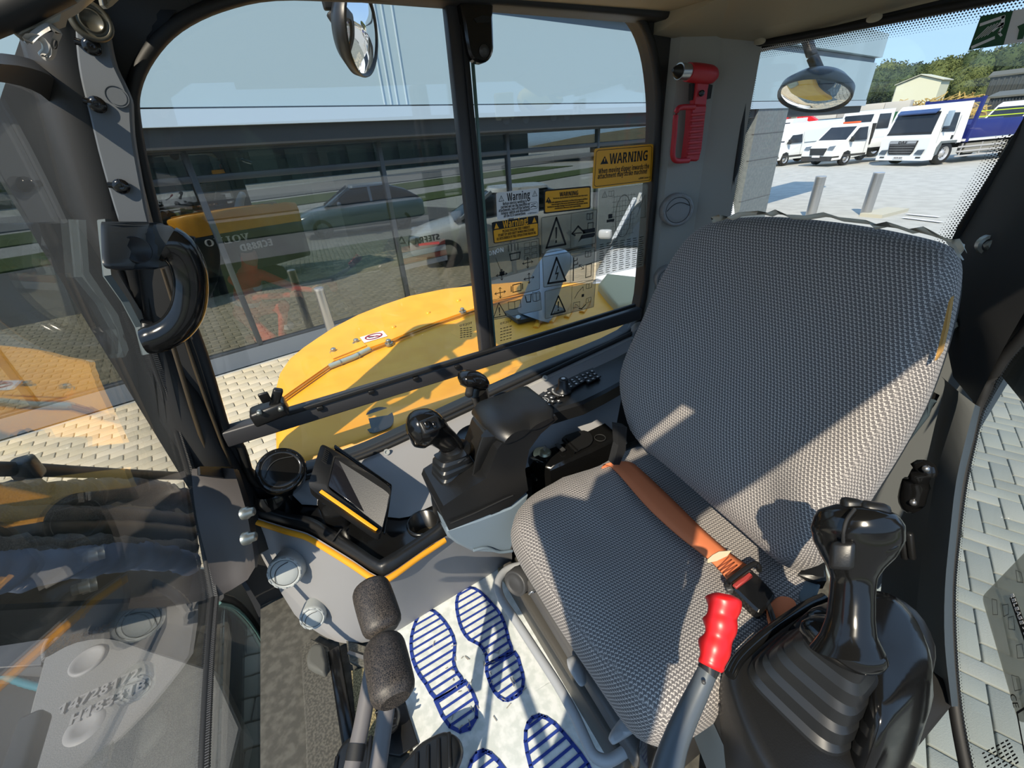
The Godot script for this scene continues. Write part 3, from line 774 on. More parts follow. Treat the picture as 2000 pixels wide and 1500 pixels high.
	for i in line.size() - 1:
		var n := int(line[i].distance_to(line[i + 1]) / 0.0045) + 1
		for k in n:
			var q: Vector3 = line[i].lerp(line[i + 1], float(k) / n)
			rbox(s, along(line[i + 1] - line[i], q + V(0.0062, 0.002, 0.003)), V(0.009, 0.0026, 0.009))
	var rb := put("bead_ribs", s, plain(gray(0.25), 0.5), front); rb.set_meta("kind", "stuff")
	# grey frame of the upper windscreen at the roof
	s = mk()
	var f0 := curve([V(-0.272,1.326,-0.683),V(-0.27,1.342,-0.864),V(-0.267,1.362,-1.006),V(-0.267,1.363,-1.129),V(-0.273,1.312,-1.202),V(-0.285,1.215,-1.189),V(-0.296,1.125,-1.155)], 3)
	var f1 := curve([V(-0.276,1.292,-0.652),V(-0.273,1.311,-0.833),V(-0.272,1.322,-0.979),V(-0.273,1.313,-1.07),V(-0.278,1.27,-1.117),V(-0.288,1.189,-1.118),V(-0.298,1.108,-1.093)], 3)
	var f2 := []
	for i in f0.size(): f2.append(f0[i].lerp(f1[i], 0.5) + V(0.02, 0, 0.02))
	grid(s, [f0, f2]); grid(s, [f2, f1]); put("frame_corner", s, plain(Color(0.25, 0.235, 0.215), 0.55), front)
	# window_4: the low windscreen with its rubber
	var low := struct_root("window_4")
	var le := curve([V(-0.414,0.243,-0.965),V(-0.432,0.088,-1.067),V(-0.46,-0.147,-1.161),V(-0.5,-0.474,-1.23),V(-0.541,-0.82,-1.328),V(-0.57,-1.057,-1.319),V(-0.572,-1.074,-1.137),V(-0.558,-0.961,-0.856)], 3)
	var lo := le.duplicate(); lo.append(V(-0.43, 0.05, 0.12)); lo.append(V(-0.39, 0.30, 0.12))
	s = mk(); slab(s, lo, V(-0.005, 0, 0)); put("low_pane", s, M.glass, low)
	s = mk(); tube(s, le, 0.011, 10); put("rubber_seal", s, M.rubber, low)
	s = mk()
	var li := []
	for q in le: li.append(q + V(0.0, -0.006, 0.014))
	tube(s, li, 0.004, 8); put("glass_edge", s, M.glass_edge, low)
	# the dark frame around the low pane
	s = mk()
	var o1 := []; var o2 := []
	for q in le:
		o1.append(q + V(-0.004, 0.006, -0.012)); o2.append(q + V(-0.03, 0.02, -0.16))
	grid(s, [o1, o2]); put("frame_skin", s, M.shell, low)
	# window_5: rear window
	var rw := struct_root("window_5")
	s = mk(); slab(s, [V(1.32,1.399,-0.978),V(1.32,1.387,-0.693),V(1.32,1.378,-0.431),V(1.32,1.205,-0.365),V(1.32,1.154,-0.366),V(1.32,1.079,-0.374),V(1.32,0.949,-0.395),V(1.32,0.885,-0.427),V(1.32,0.782,-0.977),V(1.32,1.089,-0.966)], V(0.005, 0, 0)); put("pane", s, M.glass, rw)
	s = mk(); tube(s, [V(1.312,0.937,-0.973),V(1.312,1.104,-0.963),V(1.312,1.386,-0.979),V(1.312,1.402,-0.967),V(1.312,1.393,-0.852),V(1.312,1.387,-0.689),V(1.312,1.378,-0.417)], 0.009, 8); put("seal", s, M.rubber, rw)
	s = mk(); tube(s, [V(1.312,1.201,-0.361),V(1.312,1.151,-0.362),V(1.312,1.077,-0.371),V(1.312,0.979,-0.384),V(1.312,0.907,-0.384)], 0.009, 8); put("seal", s, M.rubber, rw)
	frit(rw, [V(1.318,1.397,-0.976),V(1.318,1.384,-0.691),V(1.318,1.378,-0.437)], [V(1.318,1.09,-0.863),V(1.318,1.092,-0.598),V(1.318,1.093,-0.364)], 0.0055, 7)
	frit(rw, [V(1.318,1.154,-0.365),V(1.318,1.076,-0.373),V(1.318,0.929,-0.394)], [V(1.318,1.125,-0.609),V(1.318,1.092,-0.598),V(1.318,1.003,-0.693)], 0.0055, 7)
	frit(rw, [V(1.318,1.374,-0.977),V(1.318,1.132,-0.963),V(1.318,0.953,-0.964)], [V(1.318,1.324,-0.672),V(1.318,1.125,-0.609),V(1.318,0.988,-0.566)], 0.0055, 4)
	# window_6: the left rear quarter window
	var qw := struct_root("window_6")
	var qe := curve([V(1.07,0.947,-0.163),V(1.081,0.862,-0.173),V(1.092,0.795,-0.183),V(1.088,0.703,-0.179),V(1.07,0.641,-0.163),V(1.042,0.56,-0.138),V(1.001,0.468,-0.101),V(0.958,0.386,-0.063),V(0.906,0.311,-0.016),V(0.848,0.245,0.036),V(0.79,0.2,0.088),V(0.728,0.163,0.143)], 4)
	var qo := qe.duplicate()
	for q in [V(0.661,0.548,0.203),V(0.92,1.009,-0.028)]: qo.append(q)
	s = mk(); slab(s, qo, V(0.003, 0, 0.004)); put("pane", s, M.glass, qw)
	var qs := []
	for q in qe: qs.append(q + V(-0.002, 0, -0.003))
	s = mk(); tube(s, qs, 0.010, 8); put("seal", s, M.rubber, qw)
	frit(qw, qe, [V(0.92,1.009,-0.028),V(0.929,0.947,-0.037),V(0.912,0.917,-0.022),V(0.888,0.874,0),V(0.869,0.842,0.017),V(0.846,0.801,0.038),V(0.818,0.752,0.063),V(0.791,0.705,0.087),V(0.763,0.656,0.112),V(0.733,0.603,0.139),V(0.704,0.552,0.165),V(0.671,0.494,0.195)], 0.006, 4)
	# frame of the quarter window that goes on to the door post
	s = mk(); bar(s, V(0.86, 0.2, 0.16), V(0.80, 1.5, 0.16), 0.06, 0.06, V(0, 0, 1), 0.02); put("front_post", s, M.shell, qw)

# dot matrix printed along the edge of a pane: dots shrink with the distance from the edge
func frit(parent: Node, edge: Array, into: Array, step: float, rows: int):
	var s := mk(); flat(s)
	var tgt := func(f: float) -> Vector3:
		var x: float = f * (into.size() - 1); var i := mini(int(x), into.size() - 2)
		return into[i].lerp(into[i + 1], x - i)
	var total := 0.0
	for i in edge.size() - 1: total += edge[i].distance_to(edge[i + 1])
	var run := 0.0
	for i in edge.size() - 1:
		var l: float = edge[i].distance_to(edge[i + 1])
		var n := int(l / step) + 1
		for k in n:
			var q: Vector3 = edge[i].lerp(edge[i + 1], float(k) / n)
			var d: Vector3 = (tgt.call((run + l * k / n) / total) - q).normalized()
			var t: Vector3 = (edge[i + 1] - edge[i]).normalized()
			for r in rows:
				var c: Vector3 = q + d * step * (r * 0.86 + 0.6) + t * (step * 0.5 if r % 2 else 0.0)
				var w := step * (0.47 - 0.36 * r / rows)
				quad(s, c - t * w, c - d * w, c + t * w, c + d * w)
		run += l
	var o := put("frit_dots", s, M.ink, parent); o.set_meta("kind", "stuff")

# ================================================================ the excavator outside the cab
func on_bonnet(x: float, z: float, up := 0.0) -> Vector3: return V(x, 0.42 + 0.13 * (-1.2 - z) + up, z)

func machine_outside():
	var t := thing("engine_bonnet", "big yellow bonnet of the excavator outside the side window, with a bolted lid seam", "bonnet", V(0.6, 0.0, -1.6))
	var far := curve([V(-0.228,0.43,-1.276),V(-0.22,0.454,-1.465),V(-0.209,0.473,-1.607),V(-0.18,0.489,-1.729),V(-0.13,0.502,-1.833),V(-0.066,0.512,-1.905),V(0.001,0.519,-1.965),V(0.077,0.527,-2.026),V(0.216,0.538,-2.105),V(0.357,0.545,-2.16),V(0.506,0.55,-2.2),V(0.709,0.549,-2.196),V(0.892,0.544,-2.152),V(1.235,0.527,-2.021),V(1.518,0.501,-1.821)], 3)
	var outline := [V(-0.2, 0.42, -1.175)]
	outline += far
	outline += [V(1.9, 0.49, -1.72), V(2.2, 0.44, -1.4), V(2.25, 0.42, -1.175)]
	var s := mk()
	pillow(s, outline, Vector3.UP, [Vector2(0.0, -0.40), Vector2(-0.01, -0.12), Vector2(0.0, -0.07), Vector2(0.012, -0.03), Vector2(0.035, -0.008), Vector2(0.07, 0.0), Vector2(0.2, 0.0)], false)
	put("bonnet_shell", s, M.yellow, t)
	s = mk(); pillow(s, outline, Vector3.UP, [Vector2(0.05, -1.15), Vector2(0.02, -1.1), Vector2(0.012, -0.5), Vector2(0.012, -0.39), Vector2(0.03, -0.38)]); put("dark_skirt", s, plain(gray(0.09), 0.35), t)
	# lid beyond the seam: a second skin standing a little proud
	var lid := curve([V(-0.179,0.466,-1.522),V(-0.081,0.476,-1.599),V(0.003,0.484,-1.663),V(0.037,0.488,-1.69)], 2) + curve([V(0.183,0.492,-1.722),V(0.271,0.494,-1.741),V(0.506,0.503,-1.804),V(0.961,0.513,-1.886),V(1.327,0.521,-1.949)], 2)
	var rim := [V(1.156,0.528,-2.003),V(0.864,0.54,-2.091),V(0.686,0.546,-2.135),V(0.488,0.546,-2.141),V(0.343,0.541,-2.103),V(0.206,0.535,-2.052),V(0.079,0.525,-1.977),V(-0.001,0.516,-1.911),V(-0.062,0.509,-1.857),V(-0.121,0.501,-1.79),V(-0.166,0.488,-1.695),V(-0.188,0.475,-1.589)]
	s = mk(); slab(s, lid + rim, V(0, 0.008, 0), 0.0)
	put("bonnet_lid", s, M.yellow, t)
	s = mk(); tube(s, curve([V(-0.182,0.47,-1.505),V(-0.081,0.48,-1.582),V(0.002,0.488,-1.644),V(0.036,0.491,-1.671)], 3), 0.0045, 6); put("lid_seam", s, plain(Color(0.66, 0.44, 0.10), 0.6), t)
	s = mk(); tube(s, curve([V(0.18,0.495,-1.703),V(0.267,0.498,-1.722),V(0.499,0.506,-1.783),V(0.949,0.516,-1.863),V(1.314,0.525,-1.931)], 3), 0.0045, 6)
	put("lid_seam", s, plain(Color(0.66, 0.44, 0.10), 0.6), t)
	s = mk(); slab(s, [V(0.03,0.506,-1.75),V(0.164,0.51,-1.784),V(0.175,0.504,-1.735),V(0.033,0.499,-1.695)], V(0, 0.004, 0)); put("hinge_plate", s, M.yellow, t)
	s = mk(); tube(s, [V(0.01,0.491,-1.653),V(0.107,0.494,-1.676),V(0.181,0.498,-1.708)], 0.011, 12); put("hinge_pin", s, plain(Color(0.62, 0.66, 0.62), 0.45, 0.3), t)
	s = mk(); tube(s, [V(0.052,0.492,-1.663),V(0.057,0.492,-1.664)], 0.0125, 12); put("hinge_collar", s, M.zinc, t)
	s = mk(); tube(s, [V(0.127,0.495,-1.683),V(0.132,0.495,-1.684)], 0.0125, 12); put("hinge_collar", s, M.zinc, t)
	for q in [V(0.045,0.508,-1.756),V(0.144,0.512,-1.787),V(0.265,0.503,-1.716),V(0.661,0.519,-1.84)]:
		var b := Node3D.new(); b.name = "bolt"; t.add_child(b, true); b.position = q - t.position
		s = mk(); lathe(s, Transform3D(), [Vector2(0.017, -0.012), Vector2(0.017, -0.001), Vector2(0.012, 0.0)], 18, true); put_local("washer", s, M.zinc, b)
		s = mk(); lathe(s, Transform3D(), [Vector2(0.011, 0.0), Vector2(0.011, 0.012), Vector2(0.008, 0.015), Vector2(0, 0.015)], 6, true); put_local("head", s, M.zinc, b)
	for q in [V(0.322,0.519,-1.849),V(0.51,0.526,-1.91),V(0.692,0.534,-1.967)]:
		s = mk(); lathe(s, Transform3D(Basis(), q), [Vector2(0.012, -0.005), Vector2(0.011, 0.002), Vector2(0.006, 0.004), Vector2(0, 0.004)], 14); put("flush_screw", s, M.yellow, t)
	s = mk(); slab(s, curve([V(0.06,0.431,-1.28),V(0.087,0.436,-1.317),V(0.12,0.437,-1.321),V(0.15,0.433,-1.296),V(0.152,0.427,-1.245),V(0.134,0.422,-1.205),V(0.099,0.421,-1.196),V(0.062,0.422,-1.208)], 3, true), V(0, 0.002, 0)); put("access_hole", s, plain(Color(0.055, 0.07, 0.075), 0.12), t)
	s = mk()
	for p in [[V(0.897,0.469,-1.544),V(1.002,0.483,-1.65)], [V(0.985,0.47,-1.551),V(1.099,0.484,-1.66)], [V(1.078,0.471,-1.559),V(1.192,0.484,-1.661)], [V(1.174,0.472,-1.567),V(1.29,0.484,-1.662)]]:
		tube(s, p, 0.014, 8, 0.5)
	put("louvre_rib", s, M.yellow, t)
	# do-not-step label on the lid
	var st := tag(Node3D.new(), "small white no-step label with a red ring on the yellow bonnet lid", "label"); st.name = numbered("no_step_label"); add_child(st); st.position = V(0.22,0.511,-1.794)
	var R: Vector3 = (V(0.259,0.517,-1.835) - V(0.178,0.516,-1.827)).normalized(); var N := V(0, 1, 0.13).normalized(); var U := N.cross(R).normalized()
	var o: Vector3 = V(0.221,0.512,-1.8)
	s = mk(); slab(s, [o - R * 0.052 - U * 0.029, o + R * 0.052 - U * 0.029, o + R * 0.052 + U * 0.029, o - R * 0.052 + U * 0.029], V(0, 0.001, 0)); put("backing", s, M.paper, st)
	s = mk()
	var ring := []
	for k in 29: ring.append(o + N * 0.003 + R * cos(TAU * k / 28.0) * 0.036 + U * sin(TAU * k / 28.0) * 0.021)
	ribbon(s, ring, 0.006, N); ribbon(s, [o + N * 0.003 - R * 0.027 + U * 0.013, o + N * 0.003 + R * 0.027 - U * 0.013], 0.006, N); put("red_ring", s, plain(Color(0.62, 0.10, 0.14), 0.5), st)
	s = mk()
	for d in [[-0.016, 0.003, 0.008, 0.005], [-0.004, -0.001, 0.010, 0.004], [0.012, -0.004, 0.009, 0.006]]:
		slab(s, [o + N * 0.002 + R * (d[0] - d[2]) + U * d[1], o + N * 0.002 + R * d[0] + U * (d[1] - d[3]), o + N * 0.002 + R * (d[0] + d[2]) + U * d[1], o + N * 0.002 + R * d[0] + U * (d[1] + d[3])], N * 0.0006)
	put("foot_mark", s, M.ink, st)
	# exhaust stack on its foot
	var e := thing("exhaust_stack", "pale blue-grey exhaust stack on a dark foot behind the pictogram stickers", "exhaust", V(0.974,0.482,-1.675))
	var b0: Vector3 = V(0.952,0.478,-1.65); var tp: Vector3 = V(1.102,0.72,-1.66)
	s = mk(); slab(s, [V(0.827,0.495,-1.712),V(0.838,0.48,-1.601),V(1.096,0.479,-1.595),V(1.063,0.498,-1.736)], V(0, 0.02, 0), 0.004); put("foot", s, plain(Color(0.17, 0.20, 0.22), 0.5), e)
	s = mk(); tube(s, curve([b0, b0.lerp(tp, 0.3) + V(-0.01, 0, 0), b0.lerp(tp, 0.7) + V(-0.01, 0.01, 0), tp, tp + V(0.03, 0.035, -0.01)], 4), [0.10, 0.098, 0.096, 0.094, 0.092, 0.09, 0.088, 0.086, 0.084, 0.082, 0.08, 0.078, 0.076, 0.074, 0.066, 0.05, 0.03], 20, 0.8); put("pipe", s, plain(Color(0.50, 0.57, 0.62), 0.4), e)
	s = mk(); lathe(s, along(V(-0.3, 1, 0.5), V(0.847,0.504,-1.614)), [Vector2(0.012, 0), Vector2(0.012, 0.012), Vector2(0, 0.013)], 6, true); put("bolt", s, M.zinc, e)
	# tan cover at the back corner
	s = mk(); pillow(s, [V(1.409,0.49,-1.738),V(1.537,0.502,-1.827),V(1.679,0.483,-1.683),V(1.495,0.454,-1.464),V(1.319,0.455,-1.472)], Vector3.UP, [Vector2(0, -0.02), Vector2(0, 0.03), Vector2(0.01, 0.042), Vector2(0.03, 0.045)])
	tag(put("rear_cover", s, plain(Color(0.72, 0.64, 0.46), 0.55)), "tan angular cover plate on the bonnet behind the chart sticker", "cover")
	# body under the cab and bonnet, with the maker's lettering on its far side
	var body := thing("machine_body", "dark lower body of the excavator under cab and bonnet", "machine", V(0.7, -0.9, -0.8))
	s = mk(); slab(s, [V(-0.36, -0.115, 0.22), V(0.52, -0.115, 0.22), V(1.12, -0.115, -0.34), V(1.8, -0.115, -0.9), V(1.9, -0.115, -1.13), V(-0.36, -0.115, -1.13)], V(0, -0.6, 0)); put("deck", s, M.shell, body)
	s = mk(); box(s, V(0.5, -0.86, -0.95), V(1.7, 0.28, 1.9), 0.05); put("undercarriage", s, M.matte, body)
	text(body, "VOLVO", V(0.40, 0.02, -2.20), V(-1, 0, 0.06), Vector3.UP, 0.12, M.white, true, 1.3, 0.02, "Droid Serif")
	text(body, "ECR88D", V(0.86, -0.16, -2.205), V(-1, 0, -0.10), Vector3.UP, 0.13, M.white, true, 1.0, 0.03)
	# what lies in front of the windscreen: deck, swing casting, hoses
	s = mk(); slab(s, [V(-0.46, -0.34, 0.3), V(-1.9, -0.34, 0.3), V(-1.9, -0.34, -1.35), V(-1.2, -0.34, -2.0), V(-0.46, -0.34, -1.6)], V(0, -0.1, 0)); tag(put("front_deck", s, plain(gray(0.10), 0.7)), "blackened steel deck in front of the windscreen, under the hoses", "deck")
	var c := thing("boom_casting", "grey cast boom bracket with raised part numbers in front of the windscreen", "bracket", V(-0.9,-0.2,-1.175))
	var pl := curve([V(-1.128,-0.2,-1.466),V(-1.095,-0.2,-1.478),V(-1.045,-0.2,-1.483),V(-0.958,-0.2,-1.449),V(-0.888,-0.2,-1.392),V(-0.808,-0.2,-1.314),V(-0.724,-0.2,-1.235),V(-0.596,-0.2,-1.114)], 2)
	s = mk(); slab(s, pl + [V(-0.516,-0.2,-0.897),V(-0.58,-0.2,-0.62),V(-0.985,-0.2,-0.844),V(-1.071,-0.2,-1.093),V(-1.104,-0.2,-1.292)], V(0, -0.1, 0), 0.006); put("plate", s, mottled(Color(0.34, 0.345, 0.345), Color(0.42, 0.425, 0.42), 0.08, 6.0, 0.65), c)
	var tr: Vector3 = (V(-0.816,-0.2,-1.221) - V(-0.993,-0.2,-1.213)).normalized(); var tu := Vector3.UP.cross(tr)
	var cm := plain(gray(0.46), 0.6)
	text(c, "14728172", V(-0.917,-0.198,-1.228), tr, tu, 0.034, cm, true, 1.0, 0.012)
	text(c, "H18331B", V(-0.882,-0.198,-1.176), tr, tu, 0.034, cm, true, 1.0, 0.012)
	s = mk(); lathe(s, Transform3D(Basis(), V(-0.985,-0.2,-1.374)), [Vector2(0.050, 0), Vector2(0.050, 0.006), Vector2(0.043, 0.009), Vector2(0.036, 0.003), Vector2(0, 0.002)], 28); put("boss", s, cm, c)
	s = mk(); lathe(s, Transform3D(Basis(), V(-0.933,-0.2,-1.137)), [Vector2(0.050, 0), Vector2(0.045, 0.004), Vector2(0.030, 0.006), Vector2(0.024, 0.002), Vector2(0, 0.003)], 28); put("boss", s, cm, c)
	var arm := thing("boom_side_plate", "flat dark grey boom plate with a weld bead left of the casting", "plate", V(-1.223,-0.24,-1.596))
	s = mk(); slab(s, [V(-1.805,-0.24,-2.125),V(-1.401,-0.24,-1.861),V(-1.041,-0.24,-1.629),V(-1.135,-0.24,-1.586),V(-1.168,-0.24,-1.528),V(-1.162,-0.24,-1.482),V(-1.608,-0.24,-1.707)], V(0, -0.12, 0), 0.005); put("plate", s, plain(Color(0.27, 0.275, 0.285), 0.55), arm)
	s = mk(); tube(s, curve([V(-1.149,-0.235,-1.491),V(-1.167,-0.235,-1.54),V(-1.165,-0.235,-1.59),V(-1.127,-0.235,-1.617),V(-1.074,-0.235,-1.618),V(-1.031,-0.235,-1.61)], 3), 0.008, 8); put("weld_bead", s, plain(gray(0.42), 0.4, 0.3), arm)
	# straw and dirt caught on the casting
	s = mk(); flat(s)
	for k in 420:
		var q: Vector3 = (V(-1.102,-0.225,-1.52)).lerp(V(-0.981,-0.215,-1.518), rng.randf()) + V(rng.randf_range(-0.05, 0.05), rng.randf_range(-0.01, 0.03), rng.randf_range(-0.04, 0.04))
		var d := V(rng.randf_range(-1, 1), rng.randf_range(-0.2, 0.6), rng.randf_range(-1, 1)).normalized() * 0.022
		tri(s, q - d, q + d, q + V(0, 0.003, 0.003))
	var straw := tag(put("straw_clump", s, plain(Color(0.50, 0.39, 0.22), 0.9)), "clump of dry straw and dirt caught behind the boom casting", "straw"); straw.set_meta("kind", "stuff")
	s = mk(); slab(s, [V(-0.78,0.712,-1.076),V(-0.78,0.428,-1.442),V(-0.78,0.071,-1.899),V(-0.78,-0.229,-2.206),V(-0.78,-0.365,-1.913),V(-0.78,-0.382,-1.656),V(-0.78,0.01,-1.34),V(-0.78,0.565,-0.903)], V(-0.25, 0, 0), 0.01); tag(put("swing_post", s, plain(gray(0.075), 0.6)), "blackened swing post casting behind the hose bundle", "post")
	# hoses and sleeves
	var hoses := [
		["straight black hydraulic hose highest of the hoses before the windscreen", [V(-0.58,0.835,-0.854),V(-0.58,0.75,-0.972),V(-0.58,0.694,-1.044),V(-0.58,0.612,-1.145),V(-0.58,0.47,-1.322),V(-0.58,0.221,-1.634)], 0.014, 0.0, M.rubber],
		["crumpled black canvas sleeve with bright creases, second hose bundle from the top", [V(-0.56,0.811,-0.781),V(-0.56,0.727,-0.886),V(-0.56,0.668,-0.966),V(-0.56,0.579,-1.082),V(-0.56,0.489,-1.21),V(-0.56,0.355,-1.356),V(-0.56,0.158,-1.528)], 0.032, 0.010, M.canvas],
		["flat dark canvas hose sleeve lying between two crumpled ones", [V(-0.54,0.811,-0.736),V(-0.54,0.728,-0.832),V(-0.54,0.63,-0.942),V(-0.54,0.483,-1.103),V(-0.54,0.206,-1.375)], 0.022, 0.003, M.canvas],
		["thick smooth black hose in the middle of the hose bundle", [V(-0.54,0.797,-0.718),V(-0.54,0.712,-0.81),V(-0.54,0.614,-0.915),V(-0.54,0.466,-1.069),V(-0.54,0.191,-1.326)], 0.024, 0.002, M.rubber],
		["crumpled dark sleeve just above the slate-blue one", [V(-0.52,0.796,-0.672),V(-0.52,0.714,-0.757),V(-0.52,0.619,-0.854),V(-0.52,0.476,-0.993),V(-0.52,0.214,-1.229)], 0.022, 0.007, M.canvas],
		["slate-blue cloth sleeve, lowest of the thick hoses", [V(-0.52,0.781,-0.654),V(-0.52,0.698,-0.735),V(-0.52,0.622,-0.812),V(-0.52,0.494,-0.945),V(-0.52,0.366,-1.067),V(-0.52,0.201,-1.183)], 0.031, 0.006, plain(Color(0.32, 0.36, 0.43), 0.85)],
		["arched black camouflage sleeve rising against the yellow reflection", [V(-0.66,0.48,-1.216),V(-0.66,0.454,-1.315),V(-0.66,0.402,-1.42),V(-0.66,0.319,-1.522),V(-0.66,0.218,-1.588),V(-0.66,0.123,-1.586)], 0.026, 0.008, M.canvas]]
	var nz := FastNoiseLite.new(); nz.frequency = 9.0; nz.seed = 4
	for h in hoses:
		var path := curve(h[1], 14)
		var t2 := thing("hydraulic_hose", h[0], "hose", path[path.size() / 2], "hoses before the windscreen")
		s = mk()
		var rows := []
		for i in path.size():
			var dir: Vector3 = (path[mini(i + 1, path.size() - 1)] - path[maxi(i - 1, 0)]).normalized()
			var xf := along(dir, path[i])
			var rg := []
			for k in 14:
				var an := TAU * k / 14.0
				var q: Vector3 = xf * V(cos(an) * h[2], 0, sin(an) * h[2])
				rg.append(q + (q - path[i]).normalized() * nz.get_noise_3dv(q * 1.6) * h[3] * 2.4)
			rows.append(rg)
		loft(s, rows); put("sleeve", s, h[4], t2)
	s = mk(); box(s, V(-0.57,0.718,-1.006), V(0.035, 0.05, 0.04), 0.008); tag(put("hose_clamp", s, M.black), "black square clamp on the highest straight hose", "clamp")
	for q in [["ribbed black conduit curving down beside the vent reflection", [V(-0.976,-0.1,-1.618),V(-0.876,-0.1,-1.583),V(-0.784,-0.1,-1.504),V(-0.699,-0.1,-1.395),V(-0.645,-0.1,-1.288)], M.rubber, 0.016], ["silver corrugated conduit end at the left edge under the blue sleeve", [V(-1.39,-0.1,-1.866),V(-1.282,-0.1,-1.806),V(-1.213,-0.1,-1.772),V(-1.14,-0.1,-1.704)], plain(gray(0.35), 0.4, 0.5), 0.02], ["thin teal hydraulic line under the boom plate", [V(-1.437,-0.3,-1.652),V(-1.329,-0.3,-1.578),V(-1.231,-0.3,-1.49),V(-1.158,-0.3,-1.43)], plain(Color(0.10, 0.34, 0.38), 0.4), 0.012]]:
		s = mk()
		var path := curve(q[1], 8)
		var rad := []
		for i in path.size(): rad.append(q[3] * (1.0 + 0.12 * (i % 2)))
		tube(s, path, rad, 10); tag(put("conduit", s, q[2]), q[0], "conduit")

# ================================================================ right console
func squircle(q: Array, n := 24, power := 5.0, grow := 1.0) -> Array:
	# a rounded ring inside four corner points
	var out := []
	for k in n:
		var an := TAU * k / n
		var c := cos(an); var d := sin(an)
		var u := 0.5 + 0.5 * grow * signf(c) * pow(absf(c), 2.0 / power); var v := 0.5 + 0.5 * grow * signf(d) * pow(absf(d), 2.0 / power)
		out.append(q[0].lerp(q[1], u).lerp(q[3].lerp(q[2], u), v))
	return out

# a rubber gaiter: stacked lips from a base ring to a top ring
func gaiter(s: SurfaceTool, base: Array, top: Array, lips: int, reach := 0.0):
	var mid := Vector3.ZERO
	for p in base: mid += p
	mid /= base.size()
	var rows := []
	for k in lips:
		for j in 4:
			var f: float = (k + [0.0, 0.06, 0.60, 0.97][j]) / lips * (1.0 - reach)
			var g: float = [0.97, 1.06, 1.055, 0.92][j]
			var row := []
			for i in base.size():
				var p: Vector3 = base[i].lerp(top[i], f)
				var c: Vector3 = mid.lerp(mean(top), f)
				row.append(c + (p - c) * g)
			rows.append(row)
	rows.append(top)
	for i in rows.size() - 1:
		if i % 4 != 1: grid(s, [rows[i], rows[i + 1]], true)
		else: grid(s, [rows[i], rows[i + 1]], true)
	fan(s, top, true)

func mean(a: Array) -> Vector3:
	var c := Vector3.ZERO
	for p in a: c += p
	return c / a.size()

